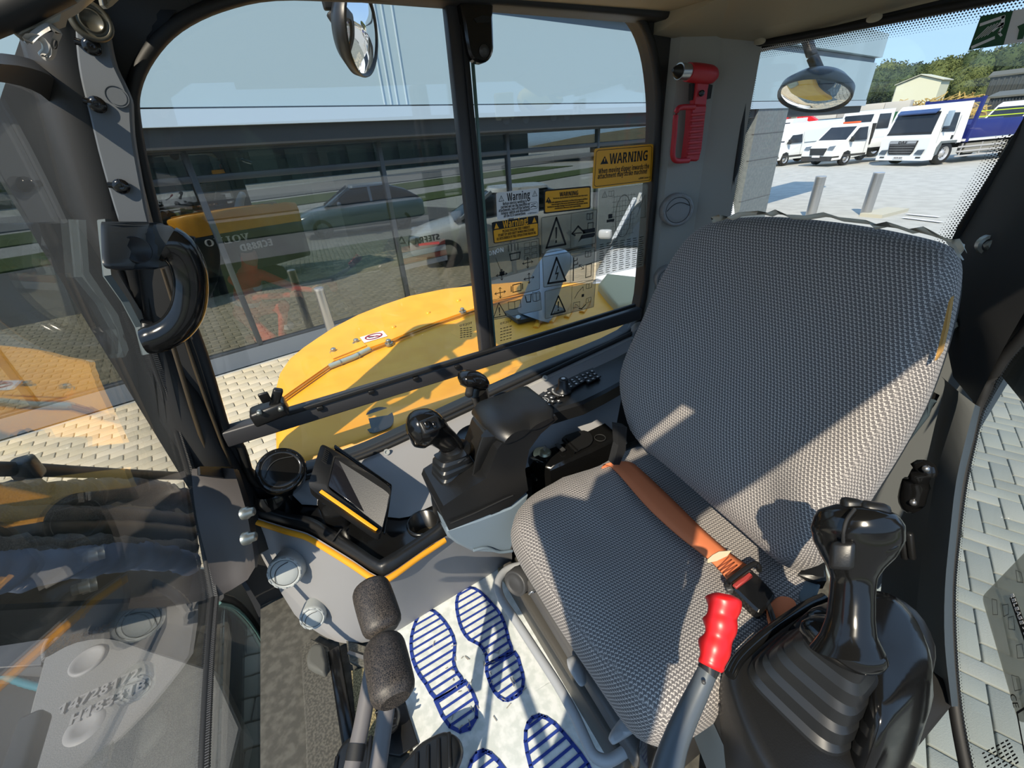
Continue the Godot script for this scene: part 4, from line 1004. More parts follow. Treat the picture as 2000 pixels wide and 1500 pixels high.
func right_console():
	var t := thing("front_console", "grey moulded front console with yellow-edged black tray beside the windscreen", "console", V(0.004,0,-0.826))
	var s := mk()
	var rows := [
		curve([V(-0.329,0.36,-1.122),V(-0.294,0.36,-1.078),V(-0.216,0.36,-0.989),V(-0.169,0.36,-0.938),V(-0.126,0.36,-0.869),V(-0.077,0.36,-0.786),V(-0.037,0.36,-0.715),V(-0.01,0.36,-0.704),V(0.063,0.36,-0.721),V(0.141,0.36,-0.736),V(0.353,0.36,-0.746)], 3),
		curve([V(-0.328,0.3,-1.108),V(-0.301,0.3,-1.075),V(-0.235,0.3,-0.988),V(-0.187,0.3,-0.932),V(-0.143,0.3,-0.866),V(-0.091,0.3,-0.794),V(-0.044,0.3,-0.73),V(-0.013,0.3,-0.72),V(0.07,0.3,-0.736),V(0.151,0.3,-0.75),V(0.363,0.3,-0.772)], 3),
		curve([V(-0.33,0.18,-1.097),V(-0.303,0.18,-1.054),V(-0.246,0.18,-0.968),V(-0.198,0.18,-0.904),V(-0.158,0.18,-0.851),V(-0.113,0.18,-0.801),V(-0.064,0.18,-0.761),V(-0.024,0.18,-0.75),V(0.078,0.18,-0.764),V(0.181,0.18,-0.774),V(0.359,0.18,-0.796)], 3),
		curve([V(-0.317,0.07,-1.05),V(-0.294,0.07,-1.009),V(-0.253,0.07,-0.945),V(-0.214,0.07,-0.894),V(-0.177,0.07,-0.853),V(-0.138,0.07,-0.817),V(-0.087,0.07,-0.79),V(-0.031,0.07,-0.784),V(0.087,0.07,-0.798),V(0.204,0.07,-0.805),V(0.359,0.07,-0.829)], 3),
		curve([V(-0.303,0.005,-1.013),V(-0.284,0.005,-0.976),V(-0.252,0.005,-0.926),V(-0.222,0.005,-0.884),V(-0.191,0.005,-0.852),V(-0.152,0.005,-0.826),V(-0.098,0.005,-0.807),V(-0.033,0.005,-0.801),V(0.098,0.005,-0.814),V(0.222,0.005,-0.823),V(0.358,0.005,-0.835)], 3)]
	grid(s, rows); put("body", s, M.trim, t)
	# front end of the body, towards the windscreen
	s = mk()
	var e0 := []; var e1 := []
	for r in rows:
		e0.append(r[0]); e1.append(r[0] + V(-0.03, 0, -0.25))
	grid(s, [e0, e1]); put("end_panel", s, M.shell, t)
	s = mk()
	var lip := curve([V(-0.333,0.348,-1.115),V(-0.298,0.348,-1.081),V(-0.219,0.348,-0.991),V(-0.172,0.348,-0.94),V(-0.129,0.348,-0.871),V(-0.08,0.348,-0.788),V(-0.039,0.348,-0.717),V(-0.012,0.348,-0.705),V(0.062,0.348,-0.724),V(0.14,0.348,-0.74)], 4)
	var rr := []
	for i in lip.size(): rr.append(lip[i] + V(-0.002, 0.001, 0.004))
	tube(s, rr, 0.008, 8, 1.0); put("yellow_stripe", s, M.yellow_trim, t)
	# black tray with a raised rim and the recess under the screen
	var rim := curve([V(-0.291,0.37,-1.083),V(-0.212,0.37,-0.996),V(-0.165,0.37,-0.945),V(-0.123,0.37,-0.876),V(-0.074,0.37,-0.791),V(-0.033,0.37,-0.722),V(-0.006,0.37,-0.71),V(0.066,0.37,-0.725),V(0.145,0.37,-0.742)], 3)
	var hole := ring_of(Transform3D(Basis(), V(0.104,0.37,-0.797)), 0.037, 28)
	s = mk(); slab(s, keyhole(rim + [V(0.202,0.37,-0.781),V(0.191,0.37,-0.901),V(0.092,0.37,-0.882),V(0.02,0.37,-0.938),V(-0.066,0.37,-1.101),V(-0.141,0.37,-1.246),V(-0.259,0.37,-1.352),V(-0.316,0.37,-1.246)], hole), V(0, -0.012, 0)); put("tray", s, M.gloss, t)
	s = mk()
	var o1 := []; var o2 := []; var o3 := []; var o4 := []
	var inner := curve([V(-0.268,0.388,-1.086),V(-0.2,0.388,-1.005),V(-0.151,0.388,-0.96),V(-0.108,0.388,-0.89),V(-0.062,0.388,-0.807),V(-0.025,0.388,-0.737),V(-0.007,0.388,-0.73),V(0.066,0.388,-0.743),V(0.144,0.388,-0.762)], 3)
	for i in rim.size():
		o1.append(rim[i] + V(0, -0.015, 0.002)); o2.append(rim[i] + V(0, 0.012, 0)); o3.append(inner[i]); o4.append(inner[i] + V(0, -0.03, -0.006))
	grid(s, [o1, o2, o3, o4]); put("tray_rim", s, M.black, t)
	s = mk(); bar(s, V(-0.111,0.387,-0.845), V(-0.085,0.387,-0.873), 0.004, 0.004); put("rim_joint", s, M.matte, t)
	s = mk(); lathe(s, Transform3D(Basis(), V(0.104,0.37,-0.797)), [Vector2(0.043, 0.001), Vector2(0.042, 0.006), Vector2(0.037, 0.006), Vector2(0.035, -0.07), Vector2(0, -0.07)], 28); put("cup_holder", s, plain(gray(0.10), 0.25), t)
	s = mk(); lathe(s, Transform3D(Basis(), V(0.104,0.37,-0.797)), [Vector2(0.034, -0.052), Vector2(0.0, -0.06)], 28); put("cup_holder_base", s, plain(Color(0.42, 0.39, 0.33), 0.25, 0.6), t)
	# raised plinth under the screen
	s = mk(); rbox(s, Transform3D(Basis(Vector3.UP, 0.95), V(-0.069,0.4,-0.948)), V(0.10, 0.12, 0.07), 0.015); put("screen_plinth", s, M.gloss, t)
	# vents and the power socket on the flank
	vent("air_vent", V(-0.242,0.26,-0.953), V(-0.25, 0.42, 0.87), 0.044, M.vent, t, 0.036, 0.9)
	vent("air_vent", V(-0.224,0.12,-0.893), V(-0.2, 0.35, 0.9), 0.033, M.vent, t, 0.026, 0.7)
	s = mk(); lathe(s, along(V(0.1, 0.35, 0.93), V(-0.024,0.17,-0.796)), [Vector2(0.026, -0.01), Vector2(0.026, 0.006), Vector2(0.021, 0.008), Vector2(0.019, 0.002)], 24); put("socket_ring", s, M.black, t)
	s = mk(); lathe(s, along(V(0.1, 0.35, 0.93), V(-0.024,0.17,-0.796)), [Vector2(0.019, 0.002), Vector2(0.016, 0.007), Vector2(0.007, 0.005), Vector2(0, 0.006)], 24); put("socket_cap", s, plain(gray(0.45), 0.35, 0.5), t)
	# screen: a thick tablet with a yellow strip along its lower edge
	var mon := thing("display_screen", "black operator display with a yellow strip along its lower edge", "display", V(-0.073,0.4,-0.919))
	var q: Array = [V(-0.084,0.5,-0.908),V(-0.041,0.539,-0.992),V(0.051,0.461,-0.871),V(0.007,0.422,-0.787)]
	var X: Vector3 = (q[3] - q[0]).normalized(); var Y: Vector3 = (q[1] - q[0]).normalized(); var Z := X.cross(Y).normalized()
	if Z.dot(Vector3.UP) < 0.0: Z = -Z
	var w: float = q[0].distance_to(q[3]); var h: float = q[0].distance_to(q[1])
	var mid: Vector3 = (q[0] + q[2]) / 2.0
	var outr: Array = [V(-0.126,0.508,-0.929),V(-0.067,0.576,-0.996),V(0.055,0.511,-0.808),V(-0.004,0.443,-0.741)]
	s = mk()
	var hr := [squircle([q[0], q[1], q[2], q[3]], 28, 12.0), squircle([q[0] - X * 0.004 - Y * 0.004, q[1] - X * 0.004 + Y * 0.004, q[2] + X * 0.004 + Y * 0.004, q[3] + X * 0.004 - Y * 0.004], 28, 12.0), squircle(outr, 28, 12.0), squircle([outr[0] - Z * 0.04, outr[1] - Z * 0.04, outr[2] - Z * 0.04, outr[3] - Z * 0.04], 28, 12.0)]
	for k in 3: grid(s, [hr[k], hr[k + 1]], true)
	fan(s, hr[3]); put("housing", s, M.black, mon)
	s = mk(); rbox(s, Transform3D(Basis(X, Y, X.cross(Y)), mid - Z * 0.003 + Y * 0.004), V(w, h - 0.004, 0.004), 0.001); put("screen_glass", s, M.screen, mon)
	s = mk(); rbox(s, Transform3D(Basis(X, Y, X.cross(Y)), mid + Y * (h / 2 + 0.009) - Z * 0.004), V(w + 0.02, 0.012, 0.014), 0.004); rbox(s, Transform3D(Basis(X, Y, X.cross(Y)), mid + X * (w / 2 + 0.005) - Z * 0.004), V(0.011, h + 0.02, 0.014), 0.004); put("bezel", s, M.gloss, mon)
	var ya: Vector3 = outr[0].lerp(q[0], 0.38).lerp(outr[3].lerp(q[3], 0.38), 0.09); var yb: Vector3 = outr[0].lerp(q[0], 0.38).lerp(outr[3].lerp(q[3], 0.38), 0.94)
	s = mk(); bar(s, ya + Z * 0.001, yb + Z * 0.001, 0.0085, 0.004, Z, 0.0008); put("yellow_strip", s, plain(Color(0.93, 0.66, 0.12), 0.4), mon)
	s = mk()
	for k in 9: bar(s, outr[1].lerp(q[1], 0.3) - Y * (0.004 + k * 0.005), outr[1].lerp(q[1], 0.6) - Y * (0.006 + k * 0.005), 0.002, 0.003, Z)
	put("cooling_slot", s, M.matte, mon)
	s = mk(); tube(s, [mid - Z * 0.03, V(-0.056,0.38,-0.963)], 0.022, 10); put("arm", s, M.black, mon)
	# the round black blower vent
	var v := thing("blower_vent", "glossy black drum-shaped air vent standing beside the display", "vent", V(-0.229,0.37,-1.082))
	var ax := V(0.12, 0.72, 0.68).normalized()
	var vc: Vector3 = V(-0.175,0.532,-1)
	s = mk(); lathe(s, along(ax, vc), [Vector2(0.042, -0.16), Vector2(0.052, -0.1), Vector2(0.057, -0.05), Vector2(0.058, -0.01), Vector2(0.055, 0.002)], 36); put("drum", s, M.gloss, v)
	vent("face", vc + ax * -0.004, ax, 0.055, M.gloss, v, 0.012, 0.3)
	s = mk(); lathe(s, Transform3D(Basis(), V(-0.226,0.375,-1.097)), [Vector2(0.056, -0.01), Vector2(0.058, 0.03), Vector2(0.05, 0.05)], 28); put("foot", s, M.gloss, v)
	# armrest pod
	var pod := thing("right_armrest_pod", "black armrest pod carrying the right joystick, on a blue-grey base", "armrest", V(0.35, 0.2, -0.78))
	var side := [V(0.145,0.415,-0.7),V(0.136,0.482,-0.7),V(0.144,0.497,-0.7),V(0.195,0.512,-0.7),V(0.256,0.526,-0.7),V(0.276,0.562,-0.7),V(0.292,0.596,-0.7),V(0.311,0.614,-0.7),V(0.373,0.616,-0.7),V(0.452,0.631,-0.7),V(0.459,0.617,-0.7),V(0.409,0.592,-0.7),V(0.375,0.559,-0.7),V(0.36,0.501,-0.7),V(0.365,0.43,-0.7),V(0.311,0.403,-0.7)]
	s = mk(); slab(s, side, V(0, 0, -0.15)); put("column", s, M.black, pod)
	s = mk()
	var pad0 := curve([V(0.29,0.6,-0.695),V(0.308,0.625,-0.695),V(0.343,0.631,-0.695),V(0.413,0.632,-0.695),V(0.456,0.63,-0.695),V(0.459,0.617,-0.695),V(0.412,0.603,-0.695),V(0.341,0.593,-0.695)], 3, true)
	var pr := []
	for st in [[0.0, 0.02], [-0.02, 0.006], [-0.08, 0.0], [-0.15, 0.002], [-0.168, 0.012], [-0.172, 0.024]]:
		var c := mean(pad0); var row := []
		for p in pad0: row.append(p + (c - p).normalized() * st[1] + V(0, 0.012 if st[1] < 0.01 else 0.004, st[0]))
		pr.append(row)
	loft(s, pr); put("arm_pad", s, M.black, pod)
	# shoulder behind the gaiter
	s = mk(); loft(s, [squircle([V(0.211,0.46,-0.756),V(0.298,0.46,-0.767),V(0.393,0.46,-0.778),V(0.341,0.46,-0.863)]), squircle([V(0.221,0.52,-0.728),V(0.294,0.52,-0.746),V(0.372,0.52,-0.76),V(0.331,0.52,-0.828)]), squircle([V(0.242,0.58,-0.729),V(0.301,0.58,-0.731),V(0.366,0.58,-0.742),V(0.332,0.58,-0.803)]), squircle([V(0.263,0.62,-0.735),V(0.305,0.62,-0.713),V(0.356,0.62,-0.719),V(0.323,0.62,-0.776)])]); put("shoulder", s, M.black, pod)
	s = mk(); loft(s, [squircle([V(0.13,0.4,-0.814),V(0.143,0.4,-0.709),V(0.315,0.4,-0.699),V(0.307,0.4,-0.838)]), squircle([V(0.135,0.44,-0.824),V(0.151,0.44,-0.722),V(0.315,0.44,-0.736),V(0.282,0.44,-0.877)]), squircle([V(0.144,0.455,-0.826),V(0.156,0.455,-0.727),V(0.289,0.455,-0.756),V(0.273,0.455,-0.88)])]); put("plinth", s, M.black, pod)
	s = mk(); tube(s, [V(0.151,0.44,-0.696),V(0.211,0.438,-0.696),V(0.294,0.441,-0.696),V(0.319,0.44,-0.696)], 0.002, 6); put("moulding_line", s, M.matte, pod)
	s = mk(); slab(s, [V(0.14,0.422,-0.7),V(0.222,0.408,-0.7),V(0.311,0.401,-0.7),V(0.367,0.407,-0.7),V(0.332,0.313,-0.7),V(0.303,0.239,-0.7),V(0.264,0.248,-0.7),V(0.195,0.3,-0.7),V(0.158,0.354,-0.7),V(0.14,0.39,-0.7)], V(0, 0, -0.12), 0.008); put("base", s, M.trim_blue, pod)
	s = mk(); tube(s, curve([V(0.195,0.316,-0.695),V(0.23,0.303,-0.695),V(0.263,0.265,-0.695),V(0.301,0.244,-0.695)], 3), 0.004, 8); put("base_lip", s, M.trim_blue, pod)
	# right joystick
	var j := thing("joystick", "right joystick with a bulbous black grip on a ribbed gaiter near the side window", "joystick", V(0.208,0.46,-0.79))
	s = mk(); gaiter(s, squircle([V(0.151,0.455,-0.843),V(0.16,0.455,-0.741),V(0.28,0.455,-0.777),V(0.271,0.455,-0.881)], 32, 6.0), squircle([V(0.164,0.565,-0.805),V(0.175,0.565,-0.763),V(0.237,0.565,-0.754),V(0.236,0.565,-0.811)], 32, 6.0), 5, 0.05); put("gaiter", s, M.boot, j)
	var g: Array = [V(0.217,0.551,-0.8),V(0.216,0.568,-0.8),V(0.206,0.591,-0.8),V(0.193,0.612,-0.8),V(0.181,0.63,-0.8),V(0.168,0.643,-0.8),V(0.152,0.652,-0.8),V(0.134,0.66,-0.8),V(0.119,0.663,-0.8)]
	s = mk(); lathe(s, along(g[2] - g[0], g[0]), [Vector2(0.030, -0.03), Vector2(0.034, -0.02), Vector2(0.035, -0.012), Vector2(0.045, 0.0), Vector2(0.043, 0.004), Vector2(0.028, 0.008), Vector2(0.026, 0.03)], 24); put("collar", s, M.black, j)
	s = mk(); tube(s, curve(g, 3), [0.026, 0.0265, 0.027, 0.027, 0.027, 0.027, 0.028, 0.0285, 0.029, 0.030, 0.031, 0.033, 0.036, 0.039, 0.042, 0.045, 0.047, 0.0475, 0.047, 0.046, 0.044, 0.040, 0.034, 0.026, 0.012], 18, 0.92, V(0, 0, 1)); put("grip", s, M.gloss, j)
	s = mk(); rbox(s, along(V(0.1, 0.7, 0.7), V(0.163,0.682,-0.757)), V(0.045, 0.012, 0.034), 0.005); put("thumb_panel", s, M.black, j)
	s = mk(); rbox(s, along(V(0.1, 0.7, 0.7), V(0.154,0.69,-0.75)), V(0.012, 0.014, 0.02), 0.004); rbox(s, along(V(0.1, 0.7, 0.7), V(0.17,0.683,-0.75)), V(0.009, 0.012, 0.016), 0.003); put("thumb_switch", s, M.gloss, j)
	# blade lever
	var b := thing("blade_lever", "black mushroom-topped blade lever between the joystick and the side window", "lever", V(0.364,0.515,-0.95))
	s = mk(); tube(s, [V(0.363,0.503,-0.95),V(0.364,0.542,-0.95),V(0.362,0.569,-0.95)], 0.008, 10); put("rod", s, plain(gray(0.32), 0.4, 0.4), b)
	s = mk(); tube(s, curve([V(0.363,0.537,-0.95),V(0.362,0.569,-0.95),V(0.359,0.596,-0.95),V(0.354,0.611,-0.95)], 3), [0.018, 0.020, 0.022, 0.0235, 0.025, 0.026, 0.027, 0.028, 0.029, 0.030], 16); put("handle", s, M.black, b)
	s = mk(); pillow(s, curve([V(0.306,0.655,-0.95),V(0.313,0.674,-0.95),V(0.336,0.676,-0.95),V(0.365,0.664,-0.95),V(0.386,0.645,-0.95),V(0.389,0.623,-0.95),V(0.375,0.614,-0.95),V(0.337,0.625,-0.95),V(0.313,0.639,-0.95)], 3, true), V(0, 0, 1), [Vector2(0.014, -0.03), Vector2(0.003, -0.02), Vector2(0, 0.0), Vector2(0.004, 0.018), Vector2(0.014, 0.028), Vector2(0.03, 0.031)]); put("knob", s, M.gloss, b)
	s = mk(); tube(s, curve([V(0.3,0.659,-0.928),V(0.322,0.641,-0.928),V(0.359,0.629,-0.928),V(0.378,0.635,-0.928)], 3), 0.0015, 6); put("knob_seam", s, plain(Color(0.36, 0.33, 0.24), 0.5), b)
	s = mk(); lathe(s, along(V(-0.5, -0.2, 0.8), V(0.317,0.632,-0.915)), [Vector2(0.011, -0.02), Vector2(0.011, 0.006), Vector2(0.008, 0.01), Vector2(0, 0.01)], 14); put("button", s, M.matte, b)
	# lever boot slot with its label
	s = mk(); slab(s, curve([V(0.253,0.5,-0.893),V(0.276,0.5,-0.922),V(0.313,0.5,-0.932),V(0.347,0.5,-0.916),V(0.34,0.5,-0.885),V(0.304,0.5,-0.876),V(0.272,0.5,-0.865),V(0.256,0.5,-0.87)], 3, true), V(0, 0.02, 0), 0.005)
	var ls := put("lever_slot", s, M.gloss); tag(ls, "glossy black slotted cover at the foot of the blade lever", "cover")
	s = mk()
	for k in 4: bar(s, V(0.271,0.523,-0.873) + V(0.0, 0, 0.006 * k), V(0.288,0.523,-0.873) + V(0.0, 0, 0.006 * k), 0.003, 0.001)
	put("print_line", s, M.paper, ls)
	# switch panel along the wall
	var sw := thing("switch_panel", "long black switch panel with white-printed keypads under the side window", "control panel", V(0.618,0.54,-0.883))
	s = mk(); slab(s, [V(0.376,0.545,-0.899),V(0.439,0.545,-0.91),V(0.558,0.545,-0.933),V(0.737,0.545,-0.967),V(0.87,0.545,-0.986),V(0.953,0.545,-0.995),V(0.884,0.545,-0.884),V(0.808,0.545,-0.846),V(0.709,0.545,-0.828),V(0.625,0.545,-0.817),V(0.542,0.545,-0.825),V(0.462,0.545,-0.832)], V(0, -0.045, 0), 0.008); put("body", s, M.black, sw)
	for k in [[[V(0.493,0.549,-0.896),V(0.552,0.549,-0.918),V(0.566,0.549,-0.873),V(0.502,0.549,-0.844)], "dial pad"], [[V(0.568,0.549,-0.925),V(0.703,0.549,-0.948),V(0.696,0.549,-0.904),V(0.571,0.549,-0.869)], "knob pad"], [[V(0.706,0.549,-0.95),V(0.765,0.549,-0.955),V(0.752,0.549,-0.897),V(0.693,0.549,-0.887)], "key pad"]]:
		s = mk(); slab(s, k[0], V(0, 0.006, 0), 0.001); put("keypad", s, plain(gray(0.17), 0.45), sw)
	# keys: printed white marks on raised buttons
	var keys := []
	for u in 3:
		for w2 in 3: keys.append(grid_pt([V(0.698,0.556,-0.94),V(0.757,0.556,-0.945),V(0.744,0.556,-0.887),V(0.685,0.556,-0.878)], 0.17 + u * 0.33, 0.17 + w2 * 0.33))
	for u in 3:
		for w2 in 3: keys.append(grid_pt([V(0.628,0.556,-0.925),V(0.695,0.556,-0.938),V(0.688,0.556,-0.895),V(0.622,0.556,-0.884)], 0.17 + u * 0.33, 0.17 + w2 * 0.33))
	var dial: Vector3 = V(0.524,0.556,-0.872)
	for k in 8: keys.append(dial + V(cos(k * TAU / 8), 0, sin(k * TAU / 8)) * 0.026)
	for k in [[-0.034, 0.026], [0.034, 0.026], [-0.034, -0.026], [0.034, -0.026]]: keys.append(dial + V(k[0], 0, k[1]))
	for i in keys.size():
		var kb := Node3D.new(); kb.name = "key"; sw.add_child(kb, true); kb.position = keys[i] - sw.position
		s = mk(); rbox(s, Transform3D(), V(0.013, 0.003, 0.013), 0.001); put_local("cap", s, plain(gray(0.13), 0.5), kb)
		s = mk(); flat(s)
		var kk := i % 4
		if kk == 0: tri(s, V(-0.004, 0.0022, 0.003), V(0.0, 0.0022, -0.004), V(0.004, 0.0022, 0.003))
		elif kk == 1: quad(s, V(-0.004, 0.0022, -0.002), V(0.004, 0.0022, -0.002), V(0.004, 0.0022, 0.002), V(-0.004, 0.0022, 0.002))
		elif kk == 2: disc(s, V(0, 0.0022, 0), Vector3.UP, 0.0035, 10)
		else: tri(s, V(-0.003, 0.0022, -0.004), V(0.004, 0.0022, 0.0), V(-0.003, 0.0022, 0.004))
		put_local("mark", s, M.white, kb)
	s = mk(); var ring := []
	for k in 25: ring.append(dial + V(cos(TAU * k / 24.0) * 0.014, 0.0015, sin(TAU * k / 24.0) * 0.014))
	ribbon(s, ring, 0.002, Vector3.UP)
	for k in 3: bar(s, dial + V(-0.007, 0.001, -0.005 + k * 0.005), dial + V(0.007, 0.001, -0.005 + k * 0.005), 0.002, 0.001)
	put("dial_mark", s, M.white, sw)
	var kn: Vector3 = V(0.604,0.552,-0.89)
	s = mk(); lathe(s, Transform3D(Basis(), kn), [Vector2(0.024, 0), Vector2(0.024, 0.006), Vector2(0.016, 0.008), Vector2(0.0145, 0.04), Vector2(0.012, 0.044), Vector2(0, 0.044)], 24); put("rotary_knob", s, M.black, sw)
	s = mk(); ring = []
	for k in 12: ring.append(kn + V(cos(2.2 + k * 0.16) * 0.032, 0.004, sin(2.2 + k * 0.16) * 0.032))
	ribbon(s, ring, 0.005, Vector3.UP); disc(s, kn + V(0, 0.0445, 0), Vector3.UP, 0.006, 12); put("knob_scale", s, M.white, sw)
	s = mk(); rbox(s, Transform3D(Basis(Vector3.UP, 0.5), V(0.47,0.56,-0.891)), V(0.026, 0.026, 0.03), 0.004); put("red_switch", s, M.red, sw)
	s = mk(); rbox(s, Transform3D(Basis(Vector3.UP, 0.5), V(0.464,0.55,-0.894)), V(0.04, 0.02, 0.04), 0.004); rbox(s, Transform3D(Basis(Vector3.UP, 0.5), V(0.427,0.55,-0.887)), V(0.03, 0.014, 0.034), 0.004); put("rocker_switch", s, M.gloss, sw)
	s = mk(); disc(s, V(0.434,0.558,-0.886), Vector3.UP, 0.005, 8); put("rocker_mark", s, M.white, sw)
	# side box with ignition
	var bx := thing("side_box", "black storage box beside the seat with a lidded recess and the ignition switch", "box", V(0.6, 0.2, -0.9))
	s = mk(); slab(s, [V(0.444,0.42,-0.827),V(0.562,0.42,-0.83),V(0.727,0.42,-0.842),V(0.722,0.42,-0.755),V(0.614,0.42,-0.75),V(0.517,0.42,-0.749),V(0.464,0.42,-0.749)], V(0, -0.22, 0), 0.008); put("body", s, M.gloss, bx)
	s = mk(); slab(s, curve([V(0.559,0.424,-0.834),V(0.602,0.424,-0.84),V(0.639,0.424,-0.831),V(0.646,0.424,-0.805),V(0.632,0.424,-0.778),V(0.608,0.424,-0.765),V(0.579,0.424,-0.764),V(0.554,0.424,-0.767)], 2, true), V(0, 0.005, 0), 0.002); put("lid", s, M.black, bx)
	s = mk(); bar(s, V(0.555,0.43,-0.825), V(0.552,0.43,-0.759), 0.004, 0.004); bar(s, V(0.568,0.43,-0.825), V(0.565,0.43,-0.762), 0.003, 0.003); put("lid_hinge", s, M.gloss, bx)
	s = mk(); bar(s, V(0.531,0.43,-0.82), V(0.532,0.43,-0.783), 0.012, 0.004); put("coin_slot", s, plain(gray(0.25), 0.4), bx)
	s = mk(); var pl := []
	for k in 25: pl.append(V(0.659,0.426,-0.778) + V(cos(TAU * k / 24.0) * 0.016, 0, sin(TAU * k / 24.0) * 0.016))
	tube(s, pl, 0.0015, 6); put("plug_ring", s, M.matte, bx)
	s = mk(); tube(s, curve([V(0.475,0.33,-0.836), V(0.481,0.36,-0.838), V(0.485,0.4,-0.824)], 4), [0.044, 0.044, 0.043, 0.042, 0.041, 0.040, 0.038, 0.036, 0.033], 20); put("ignition_barrel", s, M.gloss, bx)
	var ig: Vector3 = V(0.484,0.415,-0.814)
	s = mk(); lathe(s, along(V(0.15, 1, 0.2), ig), [Vector2(0.032, -0.006), Vector2(0.032, 0.0), Vector2(0.018, 0.002), Vector2(0.018, 0.014), Vector2(0.012, 0.016), Vector2(0, 0.016)], 22); put("lock_bezel", s, plain(Color(0.62, 0.61, 0.52), 0.35, 0.7), bx)
	var key := thing("ignition_key", "grey-headed ignition key turned in the lock beside the seat", "key", ig)
	s = mk(); bar(s, ig + V(0.0, 0.012, 0), ig + V(0.004, 0.032, 0.004), 0.010, 0.003, V(1, 0, 0)); put("blade", s, M.steel, key)
	s = mk(); pillow(s, curve([V(0.541,0.343,-0.905),V(0.536,0.364,-0.905),V(0.548,0.373,-0.905),V(0.563,0.366,-0.905),V(0.571,0.347,-0.905),V(0.564,0.326,-0.905),V(0.55,0.324,-0.905)], 3, true), V(0.3, 0, 1).normalized(), [Vector2(0.004, -0.006), Vector2(0, -0.003), Vector2(0, 0.003), Vector2(0.004, 0.006), Vector2(0.008, 0.006)]); put("bow", s, plain(gray(0.23), 0.5), key)

func grid_pt(q: Array, u: float, v: float) -> Vector3: return q[0].lerp(q[1], u).lerp(q[3].lerp(q[2], u), v)

